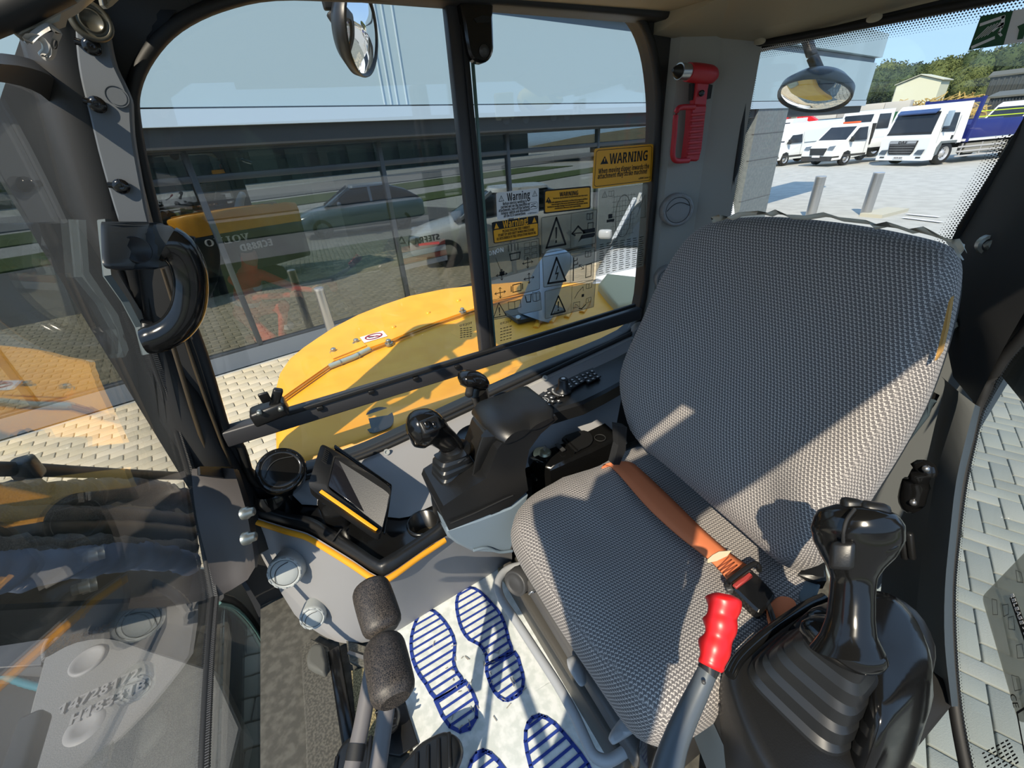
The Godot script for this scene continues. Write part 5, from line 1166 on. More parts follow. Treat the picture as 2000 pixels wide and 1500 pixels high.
# ================================================================ seat, belt, left console
func seat():
	var t := thing("operator_seat", "operator seat in grey patterned cloth with a tall backrest and torn top edge", "seat", V(0.55, 0.0, -0.42))
	# backrest: cloth pad leaning back, built in its own frame so that the weave follows it
	var bo := curve([V(0.658,0.504,-0.624),V(0.679,0.551,-0.685),V(0.707,0.614,-0.734),V(0.742,0.691,-0.758),V(0.788,0.793,-0.762),V(0.838,0.904,-0.757),V(0.869,0.974,-0.742),V(0.886,1.011,-0.706),V(0.894,1.028,-0.653),V(0.899,1.04,-0.567),V(0.9,1.042,-0.467),V(0.899,1.039,-0.381),V(0.896,1.033,-0.312),V(0.893,1.026,-0.273),V(0.887,1.013,-0.254),V(0.874,0.985,-0.238),V(0.85,0.931,-0.219),V(0.824,0.872,-0.203),V(0.794,0.808,-0.19),V(0.762,0.735,-0.184),V(0.73,0.664,-0.182),V(0.704,0.608,-0.181),V(0.675,0.542,-0.182),V(0.654,0.495,-0.2),V(0.646,0.479,-0.233),V(0.648,0.483,-0.31),V(0.652,0.492,-0.444),V(0.655,0.499,-0.541)], 3, true)
	var bn := V(-1, 0.45, 0).normalized()
	var c0 := mean(bo)
	var by := V(0.45, 1, 0).normalized()
	var fr := Transform3D(Basis(V(0, 0, 1), by, bn), c0)
	fr.basis.x = by.cross(bn)
	var inv := fr.affine_inverse()
	var local := []
	for p in bo: local.append(inv * p)
	var s := mk()
	var rows := []
	var mid := Vector3.ZERO
	for st in [[0.03, -0.06], [0.006, -0.055], [0.0, -0.035], [0.0, -0.012], [0.004, 0.0], [0.014, 0.014], [0.03, 0.024], [0.055, 0.030], [0.09, 0.032], [0.13, 0.031], [0.17, 0.029], [0.22, 0.028]]:
		var row := []
		for p in local:
			var d: Vector3 = p - mid
			var q: Vector3 = mid + d * maxf(0.04, 1.0 - st[0] / d.length()) + V(0, 0, st[1])
			# side bolsters, a lumbar swell and the creases near the foot
			if st[1] > 0.02:
				q.z += 0.022 * smoothstep(0.12, 0.22, absf(q.x)) * smoothstep(0.30, 0.05, q.y)
				q.z += 0.018 * exp(-pow((q.y + 0.16) / 0.09, 2.0))
				q.z += 0.007 * sin(q.x * 30.0 + q.y * 22.0) * exp(-pow((q.y + 0.17) / 0.08, 2.0)) * smoothstep(-0.02, 0.08, q.x)
			row.append(q)
		rows.append(row)
	var cen := []
	for p in local: cen.append(V(0, 0, 0.028))
	rows.append(cen)
	grid(s, rows, true); put_local("backrest", s, M.fabric, t, Transform3D(fr.basis, fr.origin - t.position))
	s = mk()
	var shell_rows := []
	for st in [[0.016, -0.045], [0.010, -0.06], [0.012, -0.10], [0.04, -0.115]]:
		var row := []
		for p in local:
			var d: Vector3 = p - mid
			row.append(mid + d * (1.0 - st[0] / d.length()) + V(0, 0, st[1]))
		shell_rows.append(row)
	loft(s, shell_rows); put_local("back_shell", s, plain(gray(0.20), 0.6), t, Transform3D(fr.basis, fr.origin - t.position))
	# worn lining showing along the top edge, with the torn corner
	s = mk()
	var l0 := curve([V(0.867,1.017,-0.672),V(0.874,1.034,-0.619),V(0.88,1.046,-0.534),V(0.881,1.049,-0.44),V(0.879,1.044,-0.358),V(0.877,1.039,-0.3),V(0.873,1.031,-0.264),V(0.866,1.015,-0.244)], 3)
	var l1 := curve([V(0.842,1.034,-0.66),V(0.847,1.046,-0.601),V(0.851,1.056,-0.539),V(0.85,1.053,-0.497),V(0.853,1.059,-0.411),V(0.85,1.053,-0.369),V(0.85,1.053,-0.34),V(0.849,1.05,-0.292),V(0.845,1.042,-0.252),V(0.842,1.035,-0.235)], 3)
	var n := mini(l0.size(), l1.size())
	var la := []; var lb := []
	for i in n:
		la.append(l0[i * (l0.size() - 1) / (n - 1)]); lb.append(l1[i * (l1.size() - 1) / (n - 1)] + V(0, 0.004 * sin(i * 2.3), 0))
	var lc := []
	for p in lb: lc.append(p + V(0.02, -0.01, 0))
	grid(s, [la, lb, lc]); put("torn_lining", s, plain(Color(0.78, 0.78, 0.73), 0.8), t)
	s = mk(); slab(s, [V(0.865,1.037,-0.267),V(0.864,1.036,-0.254),V(0.863,1.032,-0.243),V(0.859,1.025,-0.24),V(0.857,1.019,-0.241),V(0.854,1.013,-0.234),V(0.856,1.017,-0.242),V(0.86,1.026,-0.251),V(0.862,1.03,-0.26)], V(0.004, 0, 0)); put("torn_flap", s, plain(Color(0.68, 0.68, 0.65), 0.8), t)
	s = mk(); slab(s, [V(0.834,0.957,-0.223),V(0.838,0.964,-0.224),V(0.82,0.925,-0.209),V(0.805,0.892,-0.199),V(0.799,0.88,-0.199),V(0.81,0.904,-0.206)], V(0.01, 0, 0)); put("exposed_foam", s, plain(Color(0.66, 0.50, 0.26), 0.9), t)
	# cushion
	var co := curve([V(0.268,0.4,-0.612),V(0.291,0.4,-0.655),V(0.331,0.4,-0.685),V(0.395,0.4,-0.7),V(0.491,0.4,-0.702),V(0.578,0.4,-0.691),V(0.72,0.4,-0.694),V(0.841,0.4,-0.615),V(0.855,0.4,-0.445),V(0.836,0.4,-0.302),V(0.799,0.4,-0.223),V(0.687,0.4,-0.171),V(0.548,0.4,-0.15),V(0.458,0.4,-0.144),V(0.376,0.4,-0.146),V(0.318,0.4,-0.154),V(0.286,0.4,-0.175),V(0.268,0.4,-0.21),V(0.263,0.4,-0.297),V(0.26,0.4,-0.405),V(0.262,0.4,-0.508)], 3, true)
	s = mk()
	var cr := []
	var cm := mean(co)
	for st in [[0.06, -0.10], [0.025, -0.095], [0.008, -0.07], [0.0, -0.04], [0.0, -0.012], [0.006, 0.012], [0.020, 0.028], [0.042, 0.038], [0.075, 0.042], [0.11, 0.040], [0.15, 0.036], [0.19, 0.034]]:
		var row := []
		for p in co:
			var d: Vector3 = p - cm
			var q: Vector3 = cm + d * maxf(0.03, 1.0 - st[0] / d.length()) + V(0, st[1], 0)
			if st[1] > 0.02:
				q.y += 0.012 * smoothstep(0.10, 0.19, absf(q.z - cm.z)) - 0.004
				q.y += 0.005 * exp(-pow((q.x - cm.x + 0.02) / 0.02, 2.0)) * smoothstep(-0.02, -0.15, q.z - cm.z)
			row.append(q)
		cr.append(row)
	var cc := []
	for p in co: cc.append(cm + V(0, 0.030, 0))
	cr.append(cc)
	loft(s, cr); put("cushion", s, M.fabric, t)
	# black belt anchor hinge on the right and left of the seat
	s = mk(); box(s, V(0.7,0.383,-0.674), V(0.10, 0.10, 0.05), 0.015); put("hinge_cover", s, M.black, t)
	s = mk(); bar(s, V(0.66,0.476,-0.681), V(0.66,0.469,-0.674), 0.02, 0.008, V(1, 0, 0), 0.003); put("hinge_button", s, M.zinc, t)
	s = mk(); slab(s, [V(0.577,0.597,-0.62),V(0.609,0.58,-0.62),V(0.611,0.506,-0.62),V(0.594,0.467,-0.62),V(0.573,0.477,-0.62),V(0.585,0.534,-0.62)], V(0, 0, -0.02)); put("side_flap", s, M.matte, t)
	# base: suspension box, slide rails, adjusting bar and paddles
	var base := t
	s = mk(); box(s, V(0.56, 0.17, -0.44), V(0.44, 0.32, 0.52), 0.02); put("suspension_box", s, M.dark_metal, base)
	s = mk(); bar(s, V(0.313,0.05,-0.773), V(0.315,0.05,-0.234), 0.03, 0.10, Vector3.UP, 0.006); put("slide_rail", s, plain(Color(0.33, 0.32, 0.30), 0.55, 0.2), base)
	s = mk(); bar(s, V(0.328,0.11,-0.672), V(0.326,0.11,-0.216), 0.014, 0.02, Vector3.UP, 0.004); put("rail_lip", s, plain(gray(0.16), 0.5), base)
	s = mk(); bar(s, V(0.338,0.14,-0.651), V(0.331,0.14,-0.208), 0.05, 0.05, Vector3.UP, 0.008); put("rail_cover", s, plain(Color(0.34, 0.335, 0.33), 0.55), base)
	s = mk(); bar(s, V(0.307,0.02,-0.815), V(0.319,0.02,-0.636), 0.025, 0.03, Vector3.UP, 0.004); put("foot_strip", s, plain(Color(0.47, 0.44, 0.36), 0.7), base)
	s = mk(); tube(s, curve([V(0.339,0.12,-0.727),V(0.306,0.12,-0.735),V(0.276,0.12,-0.729),V(0.252,0.12,-0.706),V(0.241,0.12,-0.662),V(0.247,0.12,-0.583),V(0.253,0.12,-0.492),V(0.258,0.12,-0.409),V(0.257,0.12,-0.344),V(0.251,0.12,-0.292),V(0.25,0.12,-0.27),V(0.259,0.12,-0.255),V(0.277,0.12,-0.245),V(0.311,0.12,-0.242),V(0.355,0.12,-0.239)], 3), 0.0115, 12); put("adjusting_bar", s, M.tube, base)
	s = mk(); slab(s, [V(0.31,0.16,-0.706),V(0.343,0.16,-0.698),V(0.355,0.16,-0.667),V(0.319,0.16,-0.634),V(0.31,0.16,-0.658)], V(0, -0.01, 0)); put("bar_bracket", s, plain(gray(0.36), 0.5), base)
	s = mk(); lathe(s, along(V(-0.85, 0.35, 0.4), V(0.287,0.15,-0.665)), [Vector2(0.036, -0.03), Vector2(0.036, 0.0), Vector2(0.030, 0.004), Vector2(0.028, -0.002), Vector2(0.016, 0.002), Vector2(0, 0.004)], 26); put("weight_dial", s, M.dark_metal, base)
	s = mk()
	var hk := []
	for k in 14: hk.append(V(0.304,0.19,-0.595) + V(cos(k * 0.4) * 0.010, sin(k * 0.4) * 0.010, sin(k * 0.4) * 0.004))
	tube(s, hk, 0.003, 6); put("spring_hook", s, M.steel, base)
	s = mk(); pillow(s, curve([V(0.284,0.2,-0.411),V(0.292,0.2,-0.413),V(0.302,0.2,-0.409),V(0.304,0.2,-0.39),V(0.299,0.2,-0.367),V(0.291,0.2,-0.353),V(0.282,0.2,-0.351),V(0.277,0.2,-0.357),V(0.276,0.2,-0.376),V(0.277,0.2,-0.396)], 3, true), V(-0.5, 0.75, 0.3).normalized(), [Vector2(0, -0.012), Vector2(0, 0), Vector2(0.004, 0.006), Vector2(0.010, 0.008)]); put("slide_paddle", s, M.tube, base)
	s = mk(); pillow(s, curve([V(0.268,0.22,-0.251),V(0.283,0.22,-0.257),V(0.307,0.22,-0.262),V(0.318,0.22,-0.26),V(0.33,0.22,-0.247),V(0.331,0.22,-0.235),V(0.321,0.22,-0.232),V(0.295,0.22,-0.234),V(0.27,0.22,-0.237),V(0.266,0.22,-0.243)], 3, true), V(-0.4, 0.85, 0.3).normalized(), [Vector2(0, -0.015), Vector2(0, 0), Vector2(0.004, 0.008), Vector2(0.012, 0.010)]); put("height_paddle", s, M.tube, base)
	s = mk(); box(s, V(0.341,0.18,-0.199), V(0.06, 0.20, 0.05), 0.015); put("suspension_boot", s, M.gloss, base)
	s = mk(); box(s, V(0.70, 0.30, -0.42), V(0.12, 0.14, 0.42), 0.03); put("hinge_frame", s, M.matte, base)
	seat_belt()

func seat_belt():
	var t := thing("seat_belt", "faded orange lap belt lying across the seat cushion to a black buckle", "seat belt", V(0.593,0.44,-0.332))
	var L := curve([V(0.551,0.452,-0.653),V(0.576,0.452,-0.646),V(0.578,0.452,-0.608),V(0.56,0.452,-0.488),V(0.557,0.452,-0.396),V(0.563,0.452,-0.315),V(0.555,0.452,-0.262)], 5)
	var R := curve([V(0.609,0.452,-0.645),V(0.634,0.452,-0.621),V(0.636,0.452,-0.585),V(0.626,0.452,-0.473),V(0.616,0.452,-0.391),V(0.612,0.452,-0.315),V(0.616,0.452,-0.263)], 5)
	var s := mk()
	var top := []; var low := []
	for i in L.size():
		var k: float = i / float(L.size() - 1)
		var lift := 0.006 - 0.028 * smoothstep(0.1, 0.0, k)
		top.append([L[i] + V(0, lift, 0), L[i].lerp(R[i], 0.3) + V(0, lift + 0.003, 0), L[i].lerp(R[i], 0.7) + V(0, lift + 0.002, 0), R[i] + V(0, lift - 0.002, 0)])
	for r in top:
		var q := []
		for p in r: q.append(p)
		for j in range(r.size() - 1, -1, -1): q.append(r[j] + V(0, -0.004, 0))
		low.append(q)
	loft(s, low); put("webbing", s, M.belt, t)
	s = mk(); slab(s, [V(0.571,0.464,-0.317),V(0.588,0.464,-0.316),V(0.611,0.464,-0.305),V(0.594,0.464,-0.301),V(0.567,0.464,-0.304),V(0.548,0.464,-0.31),V(0.554,0.464,-0.315)], V(0, 0.0012, 0)); put("care_tag", s, plain(Color(0.84, 0.79, 0.66), 0.7), t)
	s = mk()
	var A: Vector3 = V(0.547,0.464,-0.297); var B: Vector3 = V(0.604,0.464,-0.301); var C: Vector3 = V(0.599,0.464,-0.258); var D: Vector3 = V(0.544,0.464,-0.259)
	var zig := []
	for k in 12: zig.append(grid_pt([A, B, C, D], 0.15 if k % 2 else 0.85, 0.05 + k * 0.08))
	ribbon(s, zig, 0.0015, Vector3.UP); put("stitching", s, plain(Color(0.55, 0.27, 0.16), 0.8), t)
	var q: Array = [V(0.538,0.475,-0.256),V(0.602,0.475,-0.257),V(0.592,0.475,-0.2),V(0.534,0.475,-0.191)]
	s = mk(); slab(s, squircle(q, 28, 6.0), V(0, -0.022, 0), 0.004); put("buckle", s, M.gloss, t)
	s = mk(); slab(s, [V(0.539,0.481,-0.25),V(0.584,0.481,-0.252),V(0.584,0.481,-0.243),V(0.539,0.481,-0.242)], V(0, -0.006, 0), 0.002); put("release_button", s, plain(Color(0.62, 0.22, 0.20), 0.4), t)
	s = mk(); tube(s, curve([V(0.529,0.478,-0.254),V(0.539,0.478,-0.258),V(0.607,0.478,-0.259),V(0.613,0.478,-0.251),V(0.605,0.478,-0.245)], 3), 0.005, 8); put("buckle_bar", s, M.black, t)
	s = mk(); slab(s, [V(0.535,0.47,-0.259),V(0.553,0.47,-0.258),V(0.549,0.47,-0.249),V(0.539,0.47,-0.245),V(0.529,0.47,-0.251)], V(0, -0.01, 0), 0.002); put("tongue", s, M.dark_metal, t)
	s = mk(); slab(s, curve([V(0.559,0.462,-0.194),V(0.586,0.462,-0.2),V(0.605,0.462,-0.198),V(0.617,0.462,-0.186),V(0.611,0.462,-0.174),V(0.588,0.462,-0.168),V(0.556,0.462,-0.166),V(0.538,0.462,-0.171)], 3, true), V(0, -0.006, 0), 0.001); put("anchor_webbing", s, M.belt, t)
	s = mk(); bar(s, V(0.568,0.468,-0.2), V(0.542,0.468,-0.169), 0.009, 0.006, Vector3.UP, 0.002); put("anchor_loop", s, M.black, t)

func left_console():
	var t := thing("left_console", "black left console beside the seat carrying the near joystick", "console", V(0.42, 0.2, -0.06))
	# deck
	var s := mk()
	var deck := curve([V(0.407,0.47,-0.159),V(0.44,0.47,-0.165),V(0.509,0.47,-0.169),V(0.6,0.47,-0.166),V(0.688,0.47,-0.147),V(0.751,0.47,-0.114),V(0.76,0.47,-0.066),V(0.72,0.47,-0.025),V(0.655,0.47,-0.006),V(0.587,0.47,0),V(0.518,0.47,0),V(0.455,0.47,0.007),V(0.398,0.47,0.007),V(0.346,0.47,-0.011),V(0.35,0.47,-0.052),V(0.369,0.47,-0.104)], 3, true)
	pillow(s, deck, Vector3.UP, [Vector2(0.03, -0.30), Vector2(0.0, -0.10), Vector2(-0.004, -0.02), Vector2(0, 0.0), Vector2(0.006, 0.008), Vector2(0.02, 0.01)]); put("deck", s, M.black, t)
	# raised shoulder behind the gaiter
	s = mk()
	var sh := curve([V(0.536,0.56,-0.14),V(0.605,0.56,-0.13),V(0.655,0.56,-0.112),V(0.676,0.56,-0.086),V(0.658,0.56,-0.048),V(0.616,0.56,-0.016),V(0.565,0.56,-0.004),V(0.508,0.56,-0.003),V(0.47,0.56,-0.008),V(0.479,0.56,-0.027),V(0.525,0.56,-0.055),V(0.538,0.56,-0.094)], 3, true)
	pillow(s, sh, V(0.1, 1, -0.1).normalized(), [Vector2(-0.02, -0.14), Vector2(-0.012, -0.05), Vector2(0, -0.012), Vector2(0.010, 0.002), Vector2(0.03, 0.006)]); put("shoulder", s, M.gloss, t)
	s = mk(); tube(s, curve([V(0.394,0.5,-0.15),V(0.429,0.5,-0.158),V(0.499,0.5,-0.161),V(0.586,0.5,-0.157),V(0.631,0.5,-0.15)], 4), 0.008, 10); put("deck_rim", s, M.gloss, t)
	# side panels under it
	s = mk(); grid(s, [[V(0.404,0.455,-0.159),V(0.386,0.455,-0.121),V(0.379,0.455,-0.076),V(0.377,0.455,-0.036),V(0.375,0.455,0.001)], [V(0.395,0.36,-0.159),V(0.38,0.36,-0.12),V(0.37,0.36,-0.079),V(0.361,0.36,-0.04),V(0.346,0.36,-0.008)]]); put("side_panel", s, plain(Color(0.12, 0.125, 0.13), 0.5), t)
	s = mk(); tube(s, [V(0.396,0.41,-0.155),V(0.382,0.41,-0.108),V(0.377,0.41,-0.064),V(0.367,0.41,-0.028)], 0.002, 6); put("panel_seam", s, M.matte, t)
	s = mk(); grid(s, [[V(0.394,0.362,-0.159),V(0.379,0.362,-0.12),V(0.369,0.362,-0.078),V(0.36,0.362,-0.04)], [V(0.414,0.2,-0.176),V(0.4,0.2,-0.141),V(0.384,0.2,-0.102),V(0.362,0.2,-0.064)]]); put("lower_panel", s, plain(Color(0.30, 0.345, 0.38), 0.5), t)
	s = mk(); box(s, V(0.62, 0.12, -0.04), V(0.5, 0.3, 0.14), 0.02); put("pedestal", s, M.matte, t)
	# grey-blue buckle flap between seat and console
	s = mk(); slab(s, [V(0.651,0.44,-0.192),V(0.701,0.44,-0.209),V(0.719,0.44,-0.185),V(0.683,0.44,-0.173),V(0.641,0.44,-0.17)], V(0, -0.02, 0), 0.004); put("grey_flap", s, plain(Color(0.36, 0.41, 0.43), 0.5), t)
	s = mk(); slab(s, [V(0.683,0.455,-0.212),V(0.721,0.455,-0.216),V(0.751,0.455,-0.2),V(0.715,0.455,-0.178),V(0.7,0.455,-0.185)], V(0, -0.03, 0), 0.006); put("flap_hinge", s, M.black, t)
	# joystick
	var j := thing("joystick", "large near joystick with a broad black head on a stepped gaiter, left of the seat", "joystick", V(0.472,0.48,-0.062))
	s = mk(); gaiter(s, squircle([V(0.42,0.465,-0.151),V(0.559,0.465,-0.157),V(0.587,0.465,-0.016),V(0.427,0.465,-0.018)], 40, 5.0, 1.0), squircle([V(0.453,0.615,-0.109),V(0.503,0.615,-0.108),V(0.494,0.615,-0.049),V(0.461,0.615,-0.042)], 40, 3.5), 4, 0.12); put("gaiter", s, M.boot, j)
	s = mk(); pillow(s, curve([V(0.442,0.645,-0.113),V(0.456,0.645,-0.115),V(0.473,0.645,-0.11),V(0.49,0.645,-0.094),V(0.493,0.645,-0.067),V(0.49,0.645,-0.046),V(0.484,0.645,-0.037),V(0.473,0.645,-0.035),V(0.454,0.645,-0.045),V(0.442,0.645,-0.063),V(0.436,0.645,-0.089)], 3, true), V(-0.05, 1, 0.0), [Vector2(0.008, -0.03), Vector2(0, -0.016), Vector2(0, -0.002), Vector2(0.005, 0.006), Vector2(0.016, 0.010)]); put("hand_rest", s, M.gloss, j)
	s = mk(); tube(s, curve([V(0.443,0.625,-0.096),V(0.451,0.625,-0.085),V(0.456,0.625,-0.064),V(0.458,0.625,-0.05)], 3), 0.004, 8); put("rest_edge", s, plain(Color(0.62, 0.58, 0.44), 0.5), j)
	# grip: sections from wrist to head
	var ctr: Array = [V(0.404,0.707,-0.061), V(0.412,0.719,-0.067), V(0.422,0.733,-0.074), V(0.434,0.751,-0.084), V(0.442,0.766,-0.091), V(0.446,0.777,-0.095), V(0.451,0.789,-0.099), V(0.454,0.803,-0.105), V(0.456,0.817,-0.112), V(0.458,0.827,-0.118), V(0.457,0.832,-0.125), V(0.458,0.835,-0.129)]
	var rx := [0.033, 0.025, 0.0215, 0.0205, 0.021, 0.026, 0.034, 0.040, 0.041, 0.036, 0.026, 0.008]
	var axr: Vector3 = (V(0.476,0.812,-0.087) - V(0.442,0.786,-0.133)).normalized()
	var upv: Vector3 = (V(0.467,0.826,-0.119) - V(0.421,0.737,-0.075)).normalized()
	var dep := upv.cross(axr).normalized()
	s = mk()
	rows_of(s, ctr, rx, axr, dep, [0.9, 0.9, 0.9, 0.9, 0.9, 0.82, 0.75, 0.72, 0.72, 0.72, 0.7, 0.7]); put("grip", s, M.gloss, j)
	s = mk(); tube(s, curve([V(0.466,0.799,-0.084), V(0.466,0.805,-0.089), V(0.462,0.811,-0.095), V(0.459,0.811,-0.102)], 4), [0.009, 0.013, 0.016, 0.018, 0.020, 0.021, 0.022, 0.022, 0.022, 0.022, 0.022, 0.021, 0.02], 16); put("thumb_bulge", s, M.gloss, j)
	s = mk(); tube(s, curve([V(0.445,0.816,-0.136), V(0.441,0.809,-0.128), V(0.446,0.801,-0.119), V(0.447,0.8,-0.112)], 4), [0.006, 0.011, 0.014, 0.016, 0.018, 0.019, 0.020, 0.021, 0.021, 0.021, 0.021, 0.02, 0.02], 16); put("finger_bulge", s, M.gloss, j)
	s = mk(); tube(s, curve([V(0.441,0.849,-0.115), V(0.426,0.844,-0.113), V(0.418,0.834,-0.109), V(0.419,0.821,-0.106)], 4), 0.0018, 6); put("grip_seam", s, M.matte, j)
	s = mk(); rbox(s, along(upv, V(0.459,0.837,-0.123)), V(0.02, 0.016, 0.016), 0.005); put("top_button", s, M.black, j)
	s = mk(); rbox(s, along(upv, V(0.468,0.839,-0.107)), V(0.026, 0.018, 0.02), 0.006); put("top_button", s, M.black, j)
	s = mk(); rbox(s, Transform3D(Basis(axr, upv, axr.cross(upv)), V(0.419,0.805,-0.102)), V(0.022, 0.03, 0.012), 0.005); put("trigger_button", s, M.black, j)
	# red safety lever
	var r := thing("safety_lever", "bright red finger-grip safety lever on a grey arm beside the near joystick", "lever", V(0.18,0.677,-0.088))
	var kp := curve([V(0.286,0.795,-0.139),V(0.281,0.79,-0.134),V(0.274,0.784,-0.13),V(0.268,0.779,-0.125),V(0.261,0.773,-0.121),V(0.254,0.768,-0.117),V(0.246,0.762,-0.113),V(0.239,0.757,-0.109)], 4)
	var kr := []
	for i in kp.size():
		var f: float = i / float(kp.size() - 1)
		kr.append(0.0165 + 0.0007 * sin(f * TAU * 3.1 - 0.6) - 0.0035 * f + (-0.007 if i == 0 else (-0.002 if i == 1 else 0.0)) + (-0.002 if i == kp.size() - 1 else 0.0))
	s = mk()
	var rk := []
	var side: Vector3 = axr
	for i in kp.size():
		var dir: Vector3 = (kp[mini(i + 1, kp.size() - 1)] - kp[maxi(i - 1, 0)]).normalized()
		var a: Vector3 = (side - dir * side.dot(dir)).normalized(); var b := dir.cross(a)
		var row := []
		for k in 20:
			var an := TAU * k / 20.0
			var groove := -0.0042 * pow(maxf(0.0, -cos(an)), 1.5) * (0.5 + 0.5 * cos((i / float(kp.size() - 1)) * TAU * 3.3))
			row.append(kp[i] + a * cos(an) * (kr[i] + groove) + b * sin(an) * kr[i])
		rk.append(row)
	loft(s, rk); put("knob", s, M.red, r)
	s = mk(); tube(s, [V(0.243,0.756,-0.11),V(0.236,0.752,-0.108)], 0.009, 6); put("hex_collar", s, plain(gray(0.24), 0.3, 0.6), r)
	s = mk(); tube(s, curve([V(0.239,0.749,-0.109),V(0.219,0.737,-0.103),V(0.2,0.728,-0.097),V(0.181,0.719,-0.09),V(0.162,0.71,-0.08),V(0.147,0.704,-0.068)], 4), [0.0085, 0.0088, 0.009, 0.0092, 0.0095, 0.0097, 0.0099, 0.010, 0.0102, 0.0104, 0.0106, 0.0108, 0.011, 0.0115, 0.012, 0.0125, 0.013, 0.0135, 0.014, 0.0145, 0.015], 14, 0.9); put("arm", s, plain(Color(0.33, 0.355, 0.375), 0.38, 0.15), r)
	s = mk(); lathe(s, along(ctr[0] * 0.0 + V(0, 1.2, 0) - V(0.226,0.755,-0.104), V(0.225,0.755,-0.103)), [Vector2(0.002, 0), Vector2(0.002, 0.001), Vector2(0, 0.001)], 12); put("pin", s, M.dark_metal, r)

# a body of elliptical sections with given axes
func rows_of(s: SurfaceTool, ctr: Array, rx: Array, ax: Vector3, dep: Vector3, squash: Array):
	var c := curve(ctr, 3)
	var rows := []
	for i in c.size():
		var f: float = i / 3.0
		var k := mini(int(f), rx.size() - 1); var k2 := mini(k + 1, rx.size() - 1)
		var r: float = lerpf(rx[k], rx[k2], f - k); var q: float = lerpf(squash[k], squash[k2], f - k)
		var row := []
		for j in 24:
			var an := TAU * j / 24.0
			row.append(c[i] + ax * cos(an) * r + dep * sin(an) * r * q)
		rows.append(row)
	loft(s, rows)

# ================================================================ foot area
func in_xz(a: Array) -> PackedVector2Array:
	var o := PackedVector2Array()
	for p in a: o.append(Vector2(p.x, p.z))
	return o

func footprint(parent: Node, sole: Array, heel: Array, move: Vector3, sole_step: float, clip: Array):
	var g := Node3D.new(); g.name = "footprint"; parent.add_child(g, true)
	var w := 0.0082
	var lim := in_xz(clip)
	for part in [[sole, "sole_print", 15], [heel, "heel_print", 7]]:
		var ring := []
		for p in part[0]: ring.append(p + move)
		var poly := in_xz(ring)
		var s := mk()
		var closed := ring.duplicate(); closed.append(ring[0]); closed.append(ring[1])
		for pl in Geometry2D.intersect_polyline_with_polygon(in_xz(closed), lim):
			var pts := []
			for q in pl: pts.append(V(q.x, 0.0066, q.y))
			if pts.size() > 1: ribbon(s, pts, w, Vector3.UP)
		# ridge lines across the print
		var c := mean(ring)
		var d := V(0.80, 0, -0.6) if part[1] == "sole_print" else V(0.80, 0, -0.6)
		d = (V(0.2,0,-0.664) - V(0.053,0,-0.658)).normalized()
		var n := V(-d.z, 0, d.x)
		for k in range(-12, 13):
			var o: Vector3 = c + n * k * sole_step
			for pl in Geometry2D.intersect_polyline_with_polygon(PackedVector2Array([Vector2(o.x - d.x, o.z - d.z), Vector2(o.x + d.x, o.z + d.z)]), poly):
				for cut in Geometry2D.intersect_polyline_with_polygon(pl, lim):
					if cut.size() > 1: ribbon(s, [V(cut[0].x, 0.0064, cut[0].y), V(cut[1].x, 0.0064, cut[1].y)], w * 0.78, Vector3.UP)
		put(part[1], s, M.paint_blue, g)

